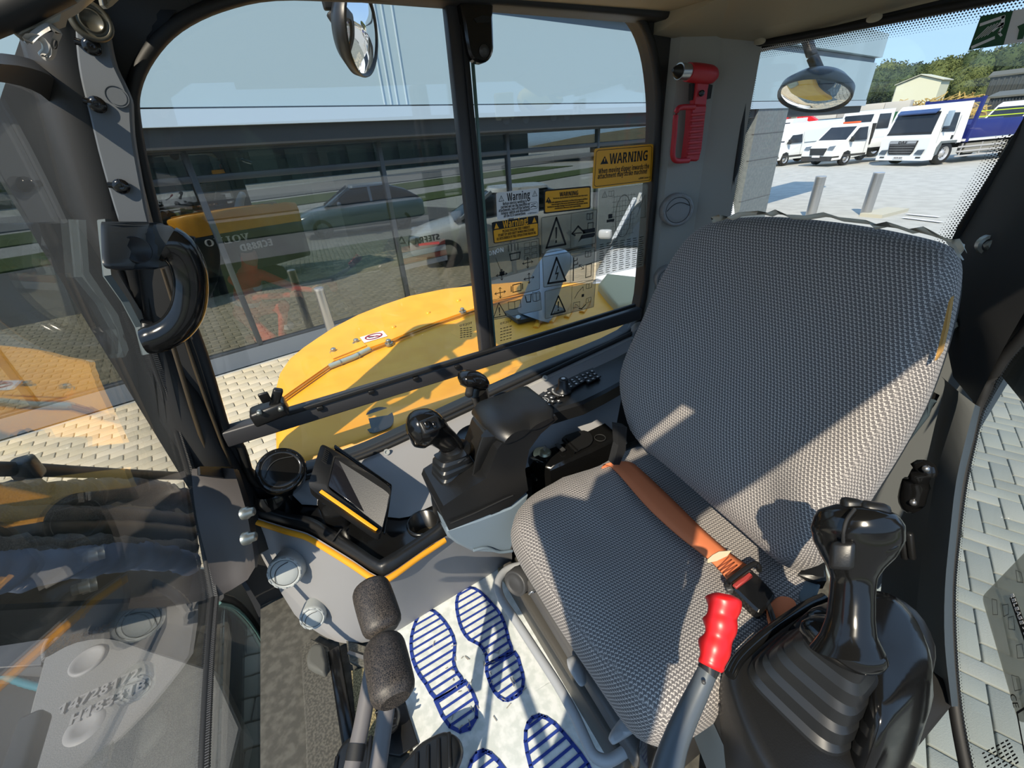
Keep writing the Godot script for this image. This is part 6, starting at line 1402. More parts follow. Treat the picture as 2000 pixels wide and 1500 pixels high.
func foot_area():
	var s: SurfaceTool
	# two paper mats
	var up := [V(0.324,0.004,-0.868),V(0.1,0.004,-0.821),V(-0.085,0.004,-0.822),V(-0.067,0.004,-0.726),V(-0.067,0.004,-0.577),V(-0.08,0.004,-0.496),V(-0.013,0.004,-0.475),V(0.041,0.004,-0.469),V(0.267,0.004,-0.469),V(0.312,0.004,-0.449),V(0.322,0.004,-0.735)]
	var lo := [V(-0.08,0.004,-0.498),V(-0.013,0.004,-0.476),V(0.041,0.004,-0.469),V(0.267,0.004,-0.47),V(0.312,0.004,-0.449),V(0.311,0.004,-0.275),V(0.295,0.004,-0.17),V(-0.08,0.004,-0.38)]
	var m1 := thing("floor_mat", "white paper floor mat with two whole blue shoe prints, between the console and the seat", "mat", V(0.132,0,-0.658), "paper floor mats")
	s = mk(); slab(s, up, V(0, -0.004, 0)); put("sheet", s, M.mat, m1)
	var m2 := thing("floor_mat", "white paper floor mat with cut-off blue shoe prints at the bottom edge", "mat", V(0.13,0,-0.387), "paper floor mats")
	s = mk(); slab(s, lo, V(0, -0.0035, 0)); put("sheet", s, M.mat, m2)
	var left_sole := curve([V(0.06,0,-0.817),V(0.082,0,-0.782),V(0.095,0,-0.726),V(0.093,0,-0.681),V(0.073,0,-0.64),V(0.071,0,-0.61),V(0.076,0,-0.582),V(0.04,0,-0.576),V(0.003,0,-0.579),V(-0.009,0,-0.625),V(-0.018,0,-0.657),V(-0.022,0,-0.7),V(-0.015,0,-0.744),V(0.002,0,-0.781),V(0.03,0,-0.813)], 2, true)
	var left_heel := [V(0,0,-0.577),V(0.04,0,-0.576),V(0.081,0,-0.58),V(0.089,0,-0.551),V(0.088,0,-0.52),V(0.076,0,-0.493),V(0.053,0,-0.48),V(0.031,0,-0.486),V(0.013,0,-0.508),V(0.004,0,-0.538)]
	var right_sole := curve([V(0.195,0,-0.82),V(0.219,0,-0.788),V(0.233,0,-0.739),V(0.242,0,-0.688),V(0.236,0,-0.643),V(0.228,0,-0.613),V(0.22,0,-0.579),V(0.185,0,-0.584),V(0.151,0,-0.587),V(0.157,0,-0.61),V(0.153,0,-0.643),V(0.133,0,-0.672),V(0.126,0,-0.708),V(0.13,0,-0.749),V(0.142,0,-0.793),V(0.165,0,-0.82)], 2, true)
	var right_heel := curve([V(0.147,0,-0.586),V(0.184,0,-0.582),V(0.227,0,-0.577),V(0.224,0,-0.54),V(0.215,0,-0.507),V(0.195,0,-0.486),V(0.17,0,-0.484),V(0.15,0,-0.493),V(0.138,0,-0.52),V(0.138,0,-0.554)], 2, true)
	footprint(m1, left_sole, left_heel, Vector3.ZERO, 0.0205, up)
	footprint(m1, right_sole, right_heel, Vector3.ZERO, 0.0205, up)
	var d: Vector3 = V(0.209,0,-0.421) - V(0.195,0,-0.82)
	footprint(m2, right_sole, right_heel, d, 0.0205, lo)
	footprint(m2, left_sole, left_heel, V(0.063,0,-0.427) - V(0.06,0,-0.817), 0.0205, lo)
	# scuffs on the mats
	s = mk()
	for k in 46:
		var q: Vector3 = (V(0.167,0.007,-0.479)).lerp(V(0.098,0.007,-0.628), rng.randf()) + V(rng.randf_range(-0.10, 0.10), 0, rng.randf_range(-0.10, 0.10))
		var e := V(rng.randf_range(-1, 1), 0, rng.randf_range(-1, 1)).normalized() * rng.randf_range(0.004, 0.014)
		if Geometry2D.is_point_in_polygon(Vector2(q.x, q.z), in_xz(up)): ribbon(s, [q, q + e], 0.0022, Vector3.UP)
	var sc := put("scuff_marks", s, plain(Color(0.60, 0.58, 0.54), 0.9), m1); sc.set_meta("kind", "stuff")
	# travel levers: grey rods with crazed pads
	var labels := ["front travel lever with a crackled black foam pad, the pad nearer the console vents", "rear travel lever with a crackled black foam pad lying lower in the picture"]
	var padq := [[V(-0.05,0.448,-0.626), V(-0.046,0.432,-0.523), 0.0375], [V(-0.053,0.434,-0.507), V(-0.056,0.449,-0.394), 0.037]]
	var rods := [[V(-0.059,0.415,-0.541),V(-0.094,0.382,-0.484),V(-0.124,0.358,-0.433),V(-0.15,0.342,-0.392),V(-0.173,0.328,-0.348)], [V(-0.042,0.41,-0.488),V(-0.063,0.39,-0.453),V(-0.089,0.369,-0.408),V(-0.112,0.353,-0.366),V(-0.138,0.337,-0.319)]]
	for i in 2:
		var t := thing("travel_lever", labels[i], "lever", rods[i][4], "travel levers")
		s = mk()
		var a: Vector3 = padq[i][0]; var b: Vector3 = padq[i][1]
		var path := []; var rad := []
		for k in 15:
			var f := k / 14.0
			path.append(a.lerp(b, f) + V(0, 0.006 * sin(f * PI), 0))
			rad.append(padq[i][2] * (0.97 + 0.03 * sin(f * PI)) * [0.66, 0.92, 0.99, 1, 1, 1, 1, 1, 1, 1, 1, 1, 0.99, 0.92, 0.66][k])
		tube(s, path, rad, 22, 0.82); put("pad", s, M.leather, t)
		s = mk()
		for k in rods[i].size() - 1: bar(s, rods[i][k], rods[i][k + 1], 0.026, 0.014, V(0.3, 0.5, 0.8), 0.004)
		s = mk(); var rr := curve(rods[i], 3)
		var rw := []
		for k in rr.size(): rw.append(0.0145)
		tube(s, rr, rw, 12, 0.7); put("rod", s, plain(Color(0.40, 0.385, 0.38), 0.5), t)
		if i == 0:
			s = mk(); tube(s, [rr[7].lerp(rr[8], 0.2), rr[8].lerp(rr[9], 0.5)], 0.0155, 12, 0.75); put("black_band", s, M.rubber, t)
	# floor hardware left of the mat
	var fp2 := thing("foot_rest", "worn dark metal foot rest plate with a raised rubber pad by the low windscreen", "foot rest", V(-0.223,0,-0.68))
	s = mk(); slab(s, [V(-0.289,0.02,-0.888),V(-0.261,0.02,-0.898),V(-0.222,0.02,-0.849),V(-0.214,0.02,-0.802),V(-0.207,0.02,-0.65),V(-0.211,0.02,-0.541),V(-0.219,0.02,-0.453),V(-0.304,0.02,-0.5),V(-0.295,0.02,-0.665),V(-0.293,0.02,-0.79)], V(0, -0.02, 0), 0.004); put("plate", s, mottled(Color(0.25, 0.245, 0.225), Color(0.36, 0.35, 0.32), 0.05, 5.0, 0.75), fp2)
	s = mk(); pillow(s, curve([V(-0.275,0.022,-0.812),V(-0.27,0.022,-0.848),V(-0.255,0.022,-0.864),V(-0.237,0.022,-0.857),V(-0.229,0.022,-0.84),V(-0.228,0.022,-0.785),V(-0.236,0.022,-0.767),V(-0.245,0.022,-0.775)], 2, true), Vector3.UP, [Vector2(0, 0), Vector2(0.002, 0.014), Vector2(0.008, 0.018), Vector2(0.014, 0.018)]); put("rubber_pad", s, plain(Color(0.34, 0.34, 0.32), 0.7), fp2)
	s = mk(); bar(s, V(-0.209,0.012,-0.834), V(-0.205,0.012,-0.483), 0.03, 0.02, Vector3.UP, 0.003); put("channel", s, M.gloss, fp2)
	s = mk(); slab(s, [V(-0.174,0.016,-0.843),V(-0.125,0.016,-0.795),V(-0.134,0.016,-0.737),V(-0.175,0.016,-0.778)], V(0, -0.014, 0), 0.002); put("step_plate", s, mottled(Color(0.30, 0.29, 0.26), Color(0.40, 0.39, 0.35), 0.05, 5.0, 0.7), fp2)
	s = mk(); bar(s, V(-0.173,0.02,-0.802), V(-0.127,0.02,-0.754), 0.008, 0.006); put("step_edge", s, plain(gray(0.5), 0.4, 0.4), fp2)
	s = mk(); slab(s, [V(-0.16,0.012,-0.551),V(-0.099,0.012,-0.616),V(-0.068,0.012,-0.604),V(-0.064,0.012,-0.512),V(-0.108,0.012,-0.511)], V(0, -0.012, 0), 0.002); tag(put("corner_plate", s, M.black), "flat black triangular plate on the floor beside the lower mat edge", "plate")
	s = mk(); slab(s, [V(-0.176,0.006,-0.758),V(-0.122,0.006,-0.741),V(-0.143,0.006,-0.595),V(-0.078,0.006,-0.536),V(-0.086,0.006,-0.509),V(-0.15,0.006,-0.539),V(-0.19,0.006,-0.577)], V(0, -0.006, 0)); tag(put("dirt_patch", s, mottled(Color(0.38, 0.35, 0.25), Color(0.62, 0.57, 0.42), 0.06, 6.0, 0.9)), "dusty yellowish floor patch between the travel rods and the black plate", "dirt patch")
	var pd := [["black ribbed rubber pedal at the bottom edge, right of the travel rods", [V(-0.12,0.09,-0.447),V(-0.082,0.09,-0.467),V(-0.049,0.09,-0.476),V(-0.002,0.09,-0.469),V(0.018,0.09,-0.446),V(0.017,0.09,-0.42),V(-0.003,0.09,-0.399),V(-0.047,0.09,-0.37),V(-0.105,0.09,-0.386)], 1], ["black ribbed rubber pedal left of the travel rods at the bottom edge", [V(-0.245,0.08,-0.467),V(-0.231,0.08,-0.531),V(-0.216,0.08,-0.559),V(-0.191,0.08,-0.569),V(-0.163,0.08,-0.549),V(-0.152,0.08,-0.506),V(-0.174,0.08,-0.428)], 1], ["small black rubber pedal peeping out below the rear travel pad", [V(-0.135,0.06,-0.577),V(-0.128,0.06,-0.596),V(-0.11,0.06,-0.6),V(-0.088,0.06,-0.589),V(-0.088,0.06,-0.57),V(-0.101,0.06,-0.548),V(-0.118,0.06,-0.545),V(-0.132,0.06,-0.555)], 0]]
	for p in pd:
		var t := thing("pedal", p[0], "pedal", mean(p[1]) * V(1, 0, 1), "rubber pedals")
		s = mk(); pillow(s, curve(p[1], 3, true), V(-0.3, 1, 0).normalized(), [Vector2(0.01, -0.03), Vector2(0, -0.015), Vector2(0, 0.0), Vector2(0.004, 0.005), Vector2(0.012, 0.006)]); put("rubber_cover", s, M.boot, t)
		var c := mean(p[1])
		for k in 4:
			s = mk()
			var o := c + V(-0.036 + k * 0.024, 0.006, 0.0)
			if p[2] == 0: o = c + V(0, 0.011, -0.02 + k * 0.014)
			if p[2] == 0: bar(s, o + V(-0.02, 0, 0), o + V(0.02, 0, 0.006), 0.004, 0.006, Vector3.UP, 0.001)
			else: bar(s, o + V(0.012, 0, -0.03), o + V(-0.008, 0, 0.03), 0.008, 0.008, Vector3.UP, 0.002)
			put("rib", s, M.black, t)
		s = mk(); tube(s, [c + V(0, -0.02, 0), V(c.x - 0.02, 0.0, c.z)], 0.014, 10); put("stalk", s, M.black, t)

# ================================================================ fittings of the cab
func cab_details():
	var s: SurfaceTool
	# grab handle on the windscreen frame
	var t := thing("grab_handle", "dark grab handle with a D-shaped grip on the windscreen edge beside the front pillar", "handle", V(-0.259,1.014,-1.022))
	s = mk(); loft(s, [squircle([V(-0.254,1.14,-0.947),V(-0.255,1.132,-0.969),V(-0.262,1.071,-0.896),V(-0.261,1.082,-0.878)], 24, 4.0), squircle([V(-0.244,1.138,-0.94),V(-0.245,1.131,-1.005),V(-0.253,1.062,-0.923),V(-0.251,1.076,-0.87)], 24, 4.0), squircle([V(-0.205,1.125,-1),V(-0.182,1.121,-1),V(-0.216,1.046,-1),V(-0.239,1.046,-1)], 24, 4.0), squircle([V(-0.178,1.12,-0.99),V(-0.167,1.109,-0.99),V(-0.189,1.052,-0.99),V(-0.209,1.05,-0.99)], 24, 4.0), squircle([V(-0.17,1.102,-0.99),V(-0.163,1.094,-0.99),V(-0.175,1.065,-0.99),V(-0.186,1.061,-0.99)], 24, 4.0)]); put("housing", s, plain(Color(0.165, 0.185, 0.205), 0.33), t)
	s = mk(); lathe(s, along(V(0.62, 0.1, 0.78), V(-0.228,1.089,-0.952)), [Vector2(0.022, -0.006), Vector2(0.022, 0.0012), Vector2(0.0205, 0.0018), Vector2(0.0195, 0.0002), Vector2(0, 0.0004)], 28); put("cover_cap", s, plain(Color(0.15, 0.17, 0.19), 0.4), t)
	s = mk(); slab(s, [V(-0.168,1.101,-1),V(-0.145,1.092,-1),V(-0.154,1.067,-1),V(-0.162,1.062,-1),V(-0.18,1.066,-1)], V(-0.02, 0, -0.03), 0.004); put("stop_block", s, M.black, t)
	s = mk(); tube(s, curve([V(-0.189,1.088,-0.985),V(-0.178,1.076,-0.985),V(-0.174,1.053,-0.985),V(-0.179,1.022,-0.985),V(-0.192,0.989,-0.985),V(-0.21,0.96,-0.985),V(-0.234,0.938,-0.985),V(-0.258,0.927,-0.985),V(-0.279,0.923,-0.985),V(-0.293,0.923,-0.985)], 3), [0.034, 0.034, 0.033, 0.032, 0.031, 0.030, 0.029, 0.029, 0.0285, 0.028, 0.028, 0.028, 0.028, 0.028, 0.028, 0.028, 0.028, 0.028, 0.028, 0.028, 0.028, 0.028, 0.028, 0.028, 0.028, 0.027, 0.026, 0.024], 18, 0.85, V(0, 0, 1)); put("grip", s, M.gloss, t)
	s = mk(); slab(s, [V(-0.283,0.955,-0.99),V(-0.269,0.948,-0.99),V(-0.265,0.921,-0.99),V(-0.278,0.901,-0.99),V(-0.299,0.902,-0.99),V(-0.299,0.926,-0.99)], V(-0.01, 0, -0.04), 0.005); put("lower_mount", s, M.black, t)
	s = mk(); slab(s, [V(-0.282,1.136,-1.034),V(-0.283,1.132,-1.072),V(-0.292,1.056,-0.992),V(-0.297,1.012,-1.016),V(-0.303,0.964,-1.046),V(-0.311,0.897,-1.029),V(-0.311,0.894,-0.996),V(-0.305,0.944,-1.016),V(-0.299,0.999,-0.998),V(-0.292,1.054,-0.958)], V(0.012, 0, 0.0), 0.002); put("back_plate", s, plain(Color(0.34, 0.38, 0.39), 0.5), t)
	# cover panel on the pillar by the console
	t = thing("pillar_cover", "curved dark grey plastic cover with two bolts at the foot of the front pillar", "cover", V(-0.351,0.416,-0.996))
	s = mk(); grid(s, [curve([V(-0.355,0.58,-1.056),V(-0.359,0.548,-1.008),V(-0.364,0.505,-0.967),V(-0.371,0.447,-0.94),V(-0.379,0.381,-0.917),V(-0.387,0.315,-0.895)], 3), curve([V(-0.325,0.592,-1.024),V(-0.33,0.546,-0.997),V(-0.336,0.497,-0.962),V(-0.343,0.438,-0.937),V(-0.351,0.373,-0.923),V(-0.358,0.313,-0.901)], 3), curve([V(-0.279,0.609,-0.974),V(-0.287,0.547,-0.968),V(-0.294,0.489,-0.947),V(-0.301,0.43,-0.93),V(-0.307,0.378,-0.906),V(-0.311,0.346,-0.878)], 3), curve([V(-0.245,0.624,-0.927),V(-0.253,0.562,-0.928),V(-0.259,0.505,-0.913),V(-0.264,0.463,-0.882),V(-0.269,0.428,-0.852),V(-0.269,0.422,-0.827)], 3)])
	put("panel", s, M.panel, t)
	s = mk(); grid(s, [curve([V(-0.245,0.624,-0.927),V(-0.253,0.562,-0.928),V(-0.259,0.505,-0.913),V(-0.264,0.463,-0.882),V(-0.269,0.428,-0.852),V(-0.269,0.422,-0.827)], 3), curve([V(-0.256,0.571,-1),V(-0.263,0.501,-1),V(-0.273,0.425,-1),V(-0.29,0.351,-1),V(-0.305,0.294,-1),V(-0.322,0.256,-1)], 3)]); put("edge_return", s, M.shell, t)
	s = mk(); slab(s, [V(-0.269,0.715,-0.824),V(-0.294,0.509,-1.117),V(-0.299,0.467,-1.114),V(-0.271,0.704,-0.813)], V(0.006, 0.003, 0.003), 0.002); put("top_band", s, plain(gray(0.14), 0.4), t)
	for q in [V(-0.239,0.553,-0.853),V(-0.24,0.538,-0.791)]:
		s = mk(); lathe(s, along(V(0.9, 0.1, 0.3), q), [Vector2(0.013, -0.012), Vector2(0.013, 0.0), Vector2(0.010, 0.001), Vector2(0.009, 0.012), Vector2(0, 0.013)], 14); put("bolt", s, M.zinc, t)
	s = mk(); bar(s, V(-0.26,0.573,-1), V(-0.291,0.459,-1.02), 0.006, 0.004, V(1, 0, 0)); put("amber_edge", s, plain(Color(0.55, 0.38, 0.12), 0.5), t)
	# grey guide-rail cover with its cable clips
	t = thing("rail_cover", "long grey guide-rail cover with black cable clips running down the front right pillar", "cover", V(-0.193,1.278,-1.05))
	s = mk(); slab(s, curve([V(-0.192,1.405,-1.05),V(-0.202,1.381,-1.05),V(-0.211,1.355,-1.05),V(-0.218,1.329,-1.05),V(-0.226,1.291,-1.05),V(-0.237,1.243,-1.05),V(-0.246,1.197,-1.05),V(-0.254,1.152,-1.05),V(-0.258,1.126,-1.05)], 2) + curve([V(-0.216,1.12,-1.05),V(-0.204,1.168,-1.05),V(-0.192,1.217,-1.05),V(-0.18,1.261,-1.05),V(-0.167,1.296,-1.05),V(-0.162,1.312,-1.05),V(-0.162,1.335,-1.05),V(-0.163,1.356,-1.05),V(-0.159,1.379,-1.05),V(-0.154,1.398,-1.05),V(-0.151,1.415,-1.05)], 2), V(0, 0, -0.02), 0.003); put("plate", s, M.rail, t)
	for q in [[V(-0.181,1.38,-1.045), V(-0.199,1.387,-1.045)], [V(-0.208,1.304,-1.045), V(-0.223,1.311,-1.045)], [V(-0.228,1.184,-1.045), V(-0.245,1.188,-1.045)]]:
		s = mk(); lathe(s, along(V(0.1, 0, 1), q[0]), [Vector2(0.012, 0), Vector2(0.012, 0.004), Vector2(0.004, 0.006), Vector2(0, 0.003)], 16); tube(s, [q[0], q[1]], 0.005, 8); put("cable_clip", s, M.gloss, t)
	s = mk(); lathe(s, along(V(0.1, 0, 1), V(-0.178,1.315,-1.047)), [Vector2(0.0155, 0), Vector2(0.0155, 0.0012), Vector2(0.0145, 0.0012), Vector2(0.0143, -0.0004), Vector2(0.0125, -0.0004), Vector2(0.0125, 0.0008), Vector2(0, 0.0008)], 26, true); put("round_cap", s, M.rail, t)
	s = mk(); lathe(s, along(V(0.25, -0.1, 0.95), V(-0.165,1.409,-1.03)), [Vector2(0.026, -0.02), Vector2(0.026, 0.0), Vector2(0.024, 0.003), Vector2(0.020, 0.0035), Vector2(0.0195, 0.001), Vector2(0.015, 0.0012), Vector2(0.0145, 0.004), Vector2(0.013, 0.0045), Vector2(0.0125, 0.003), Vector2(0, 0.003)], 30); put("pivot", s, plain(Color(0.33, 0.32, 0.28), 0.35, 0.3), t)
	# roof latch in the top left corner
	t = thing("roof_latch", "pale metal roof latch with a hooked catch in the top left corner", "latch", V(-0.165,1.35,-0.768))
	var aw: Vector3 = (V(-0.17,1.354,-0.787) - V(-0.165,1.35,-0.768)).normalized()
	s = mk(); slab(s, [V(-0.162,1.394,-0.759),V(-0.069,1.403,-0.771),V(-0.112,1.375,-0.772),V(-0.133,1.362,-0.772),V(-0.144,1.357,-0.771),V(-0.149,1.35,-0.771),V(-0.16,1.346,-0.77),V(-0.177,1.341,-0.767),V(-0.191,1.335,-0.765),V(-0.197,1.344,-0.762),V(-0.167,1.366,-0.765),V(-0.166,1.373,-0.763)], aw * 0.05, 0.006); put("bracket", s, plain(Color(0.56, 0.55, 0.52), 0.35, 0.25), t)
	s = mk(); slab(s, curve([V(-0.186,1.334,-0.751),V(-0.176,1.342,-0.752),V(-0.165,1.348,-0.753),V(-0.159,1.35,-0.754),V(-0.154,1.346,-0.756),V(-0.152,1.341,-0.757),V(-0.158,1.334,-0.757),V(-0.163,1.327,-0.757),V(-0.168,1.32,-0.757),V(-0.175,1.316,-0.756),V(-0.179,1.318,-0.755),V(-0.18,1.322,-0.754),V(-0.175,1.326,-0.755),V(-0.173,1.331,-0.754),V(-0.175,1.334,-0.754),V(-0.18,1.334,-0.752),V(-0.185,1.33,-0.752)], 2, true), aw * 0.04, 0.006); put("catch_hook", s, plain(Color(0.66, 0.65, 0.63), 0.3, 0.2), t)
	s = mk(); slab(s, curve([V(-0.161,1.335,-0.753),V(-0.159,1.334,-0.754),V(-0.162,1.328,-0.754),V(-0.165,1.327,-0.754),V(-0.164,1.331,-0.753)], 2, true), aw * 0.006, 0.001); put("catch_slot", s, M.matte, t)
	s = mk(); slab(s, [V(-0.106,1.402,-0.808),V(-0.077,1.405,-0.811),V(-0.094,1.386,-0.814),V(-0.103,1.38,-0.814),V(-0.109,1.377,-0.814),V(-0.111,1.38,-0.813)], aw * 0.04, 0.004); tag(put("latch_stop", s, plain(Color(0.52, 0.50, 0.44), 0.5)), "small beige stop block under the roof edge right of the latch", "block")
	s = mk(); tube(s, curve([V(-0.234,1.341,-0.752),V(-0.206,1.353,-0.758),V(-0.187,1.361,-0.761),V(-0.166,1.371,-0.764),V(-0.135,1.385,-0.766)], 4), 0.016, 12); tag(put("roof_seal", s, M.rubber), "black ribbed rubber roof seal above the latch in the corner", "seal")
	# wiper bracket at the head of the side window
	t = thing("wiper_bracket", "black wiper bracket hanging from the head of the side window", "bracket", V(0.519,1.427,-1.08))
	s = mk(); slab(s, curve([V(0.48,1.5,-1.075),V(0.551,1.504,-1.075),V(0.549,1.453,-1.075),V(0.547,1.409,-1.075),V(0.544,1.39,-1.075),V(0.532,1.375,-1.075),V(0.515,1.369,-1.075),V(0.498,1.372,-1.075),V(0.486,1.38,-1.075),V(0.481,1.398,-1.075),V(0.478,1.434,-1.075)], 2, true), V(0, 0, -0.025), 0.005); put("cover", s, M.gloss, t)
	s = mk(); slab(s, [V(0.501,1.446,-1.073),V(0.521,1.452,-1.073),V(0.541,1.451,-1.073),V(0.54,1.441,-1.073),V(0.507,1.439,-1.073)], V(0, 0, -0.004)); put("slot", s, M.matte, t)
	s = mk(); lathe(s, along(V(0, -0.2, 1), V(0.519,1.39,-1.073)), [Vector2(0.012, -0.002), Vector2(0.012, 0.001), Vector2(0.008, 0.001), Vector2(0.008, 0.005), Vector2(0.004, 0.004), Vector2(0, 0.004)], 18); put("bolt", s, M.dark_metal, t)
	# emergency hammer on the rear right pillar
	t = thing("emergency_hammer", "red emergency glass hammer with a looped handle clipped to the grey rear pillar", "hammer", V(1.168,1.242,-1.03))
	var hd: Vector3 = (V(1.221,1.338,-1.02) - V(1.066,1.347,-1.02))
	s = mk(); tube(s, curve([V(1.111,1.344,-1.02), V(1.156,1.341,-1.02), V(1.198,1.338,-1.02), V(1.224,1.335,-1.02)], 2), [0.022, 0.023, 0.0235, 0.0235, 0.023, 0.020, 0.012], 18, 1.0); put("head", s, M.hammer_red, t)
	s = mk(); tube(s, [V(1.077,1.346,-1.02), V(1.113,1.344,-1.02)], 0.0195, 18); put("steel_collar", s, M.steel, t)
	s = mk(); tube(s, [V(1.054,1.348,-1.02),V(1.064,1.347,-1.02),V(1.081,1.345,-1.02)], [0.004, 0.012, 0.019], 16); put("tip", s, M.black, t)
	s = mk(); slab(s, [V(1.151,1.326,-1.018),V(1.201,1.321,-1.018),V(1.202,1.302,-1.018),V(1.202,1.264,-1.018),V(1.151,1.266,-1.018),V(1.153,1.297,-1.018)], V(0, 0, -0.018), 0.004); put("shaft", s, M.hammer_red, t)
	s = mk(); lathe(s, along(V(-0.4, 0, 0.9), V(1.169,1.294,-1.014)), [Vector2(0.008, 0), Vector2(0.008, 0.004), Vector2(0.004, 0.004), Vector2(0, 0.002)], 14); put("stud", s, M.gloss, t)
	s = mk(); slab(s, [V(1.141,1.32,-1.026),V(1.152,1.322,-1.026),V(1.157,1.281,-1.026),V(1.147,1.279,-1.026)], V(0, 0, -0.012)); put("clip", s, M.matte, t)
	s = mk(); slab(s, [V(1.208,1.317,-1.026),V(1.226,1.314,-1.026),V(1.225,1.282,-1.026),V(1.21,1.28,-1.026)], V(0, 0, -0.012)); put("clip", s, M.matte, t)
	s = mk(); slab(s, [V(1.143,1.266,-1.018),V(1.204,1.266,-1.018),V(1.207,1.234,-1.018),V(1.211,1.154,-1.018),V(1.206,1.123,-1.018),V(1.196,1.12,-1.018),V(1.146,1.124,-1.018),V(1.147,1.144,-1.018),V(1.148,1.21,-1.018)], V(0, 0, -0.022), 0.005); put("handle", s, M.hammer_red, t)
	s = mk(); tube(s, curve([V(1.154,1.262,-1.02),V(1.111,1.263,-1.02),V(1.091,1.26,-1.02),V(1.084,1.244,-1.02),V(1.087,1.194,-1.02),V(1.088,1.151,-1.02),V(1.095,1.134,-1.02),V(1.113,1.127,-1.02),V(1.159,1.125,-1.02)], 3), 0.0075, 10); put("handle_loop", s, M.hammer_red, t)
	for k in 8:
		s = mk(); bar(s, (V(1.137,1.243,-1.014)).lerp(V(1.142,1.144,-1.014), k / 7.0), (V(1.194,1.244,-1.014)).lerp(V(1.197,1.143,-1.014), k / 7.0), 0.006, 0.008, Vector3.UP, 0.002); put("grip_rib", s, M.hammer_red, t)
	# windscreen wiper outside the upper pane, resting across it
	t = thing("windscreen_wiper", "black windscreen wiper lying across the upper windscreen", "wiper", V(-0.37, 0.7, -0.2))
	s = mk(); bar(s, V(-0.362, 0.73, -0.42), V(-0.368, 0.66, 0.09), 0.02, 0.02, Vector3.UP, 0.004); put("blade", s, M.rubber, t)
	s = mk(); bar(s, V(-0.385, 0.70, -0.2), V(-0.40, 0.34, 0.05), 0.014, 0.012, Vector3.UP, 0.003); put("arm", s, M.rubber, t)
	# outside mirrors
	var m := [
		["round_mirror", "round exterior mirror outside the front pane of the side window, seen edge-on", V(0.319,1.474,-1.36), 0.094, 0.40, $camera.basis.x - $camera.basis.y * 0.15, V(0.277,1.475,-1.36), [V(0.255,1.568,-1.36), V(0.258,1.513,-1.36), V(0.276,1.48,-1.36)]],
		["round_mirror", "round exterior mirror outside the rear window, tilted down at the yard", V(1.62,1.276,-0.96), 0.106, 0.42, $camera.basis.y * -1.0 - $camera.basis.x * 0.42, V(1.62,1.313,-0.959), [V(1.39, 1.57, -0.95), V(1.6,1.434,-1.017), V(1.6,1.378,-0.982), V(1.61,1.324,-0.947), V(1.62,1.311,-0.966)]]]
	for q in m:
		t = thing(q[0], q[1], "mirror", q[2], "outside mirrors")
		var to: Vector3 = (V(0, 1.2, 0) - q[2]).normalized()
		var sd: Vector3 = (q[5] - to * to.dot(q[5])).normalized()
		var n: Vector3 = to * q[4] + sd * sqrt(1.0 - q[4] * q[4])
		var xf := along(n, q[2])
		s = mk(); lathe(s, xf, [Vector2(0, -0.05), Vector2(q[3] * 0.7, -0.045), Vector2(q[3] * 0.97, -0.02), Vector2(q[3] * 1.0, 0.0), Vector2(q[3] * 0.98, 0.006), Vector2(q[3] * 0.94, 0.004), Vector2(q[3] * 0.93, -0.002)], 40); put("shell", s, M.black, t)
		s = mk(); lathe(s, xf, [Vector2(q[3] * 0.945, -0.001), Vector2(q[3] * 0.7, 0.010), Vector2(q[3] * 0.4, 0.017), Vector2(0, 0.020)], 40); put("mirror_glass", s, M.mirror, t)
		s = mk(); tube(s, [q[6], q[2] - n * 0.03], 0.014, 10); put("joint", s, M.dark_metal, t)
		s = mk(); var pth: Array = q[7]
		for k in pth.size() - 1: bar(s, pth[k], pth[k + 1], 0.034, 0.02, V(0, 0, 1), 0.004)
		put("arm", s, M.rubber, t)

# ================================================================ stickers and decals
# a point of a sticker: u to the right, v downwards, over its four corners (top left first)
func su(q: Array, u: float, v: float) -> Vector3: return grid_pt(q, u, v)

func marks(s: SurfaceTool, q: Array, n: Vector3, pts: Array, w: float, closed := false):
	var o := []
	for p in pts: o.append(su(q, p.x, p.y) + n * 0.0011)
	ribbon(s, o, w, n, closed)

func solid(s: SurfaceTool, q: Array, n: Vector3, pts: Array, lift := 0.0011):
	flat(s)
	var o := []
	for p in pts: o.append(su(q, p.x, p.y) + n * lift)
	var ix := triangles_of(o)
	for i in range(0, ix.size(), 3): tri(s, o[ix[i]], o[ix[i + 1]], o[ix[i + 2]])

func words(t: Node, q: Array, u: float, v: float, what: String, high: float, m: Material, bold := false, wide := 1.0, font := "Droid Sans", fit := 0.0):
	var R: Vector3 = q[1] - q[0]; var U: Vector3 = q[0] - q[3]
	var n := R.cross(U).normalized()
	var o := text(t, what, su(q, u, v) + n * 0.0012, R, U, high * 1.3 * U.length(), m, bold, wide, 0.0004, font)
	var w := o.mesh.get_aabb().size.x
	if fit > 0.0 and w > 0.0: o.basis.x = R.normalized() * fit * R.length() / w

func backing(t: Node, q: Array, m: Material, called := "backing", thick := 0.0008):
	var n: Vector3 = (q[1] - q[0]).cross(q[0] - q[3]).normalized()
	var s := mk(); slab(s, squircle(q, 40, 24.0), n * thick)
	put(called, s, m, t)

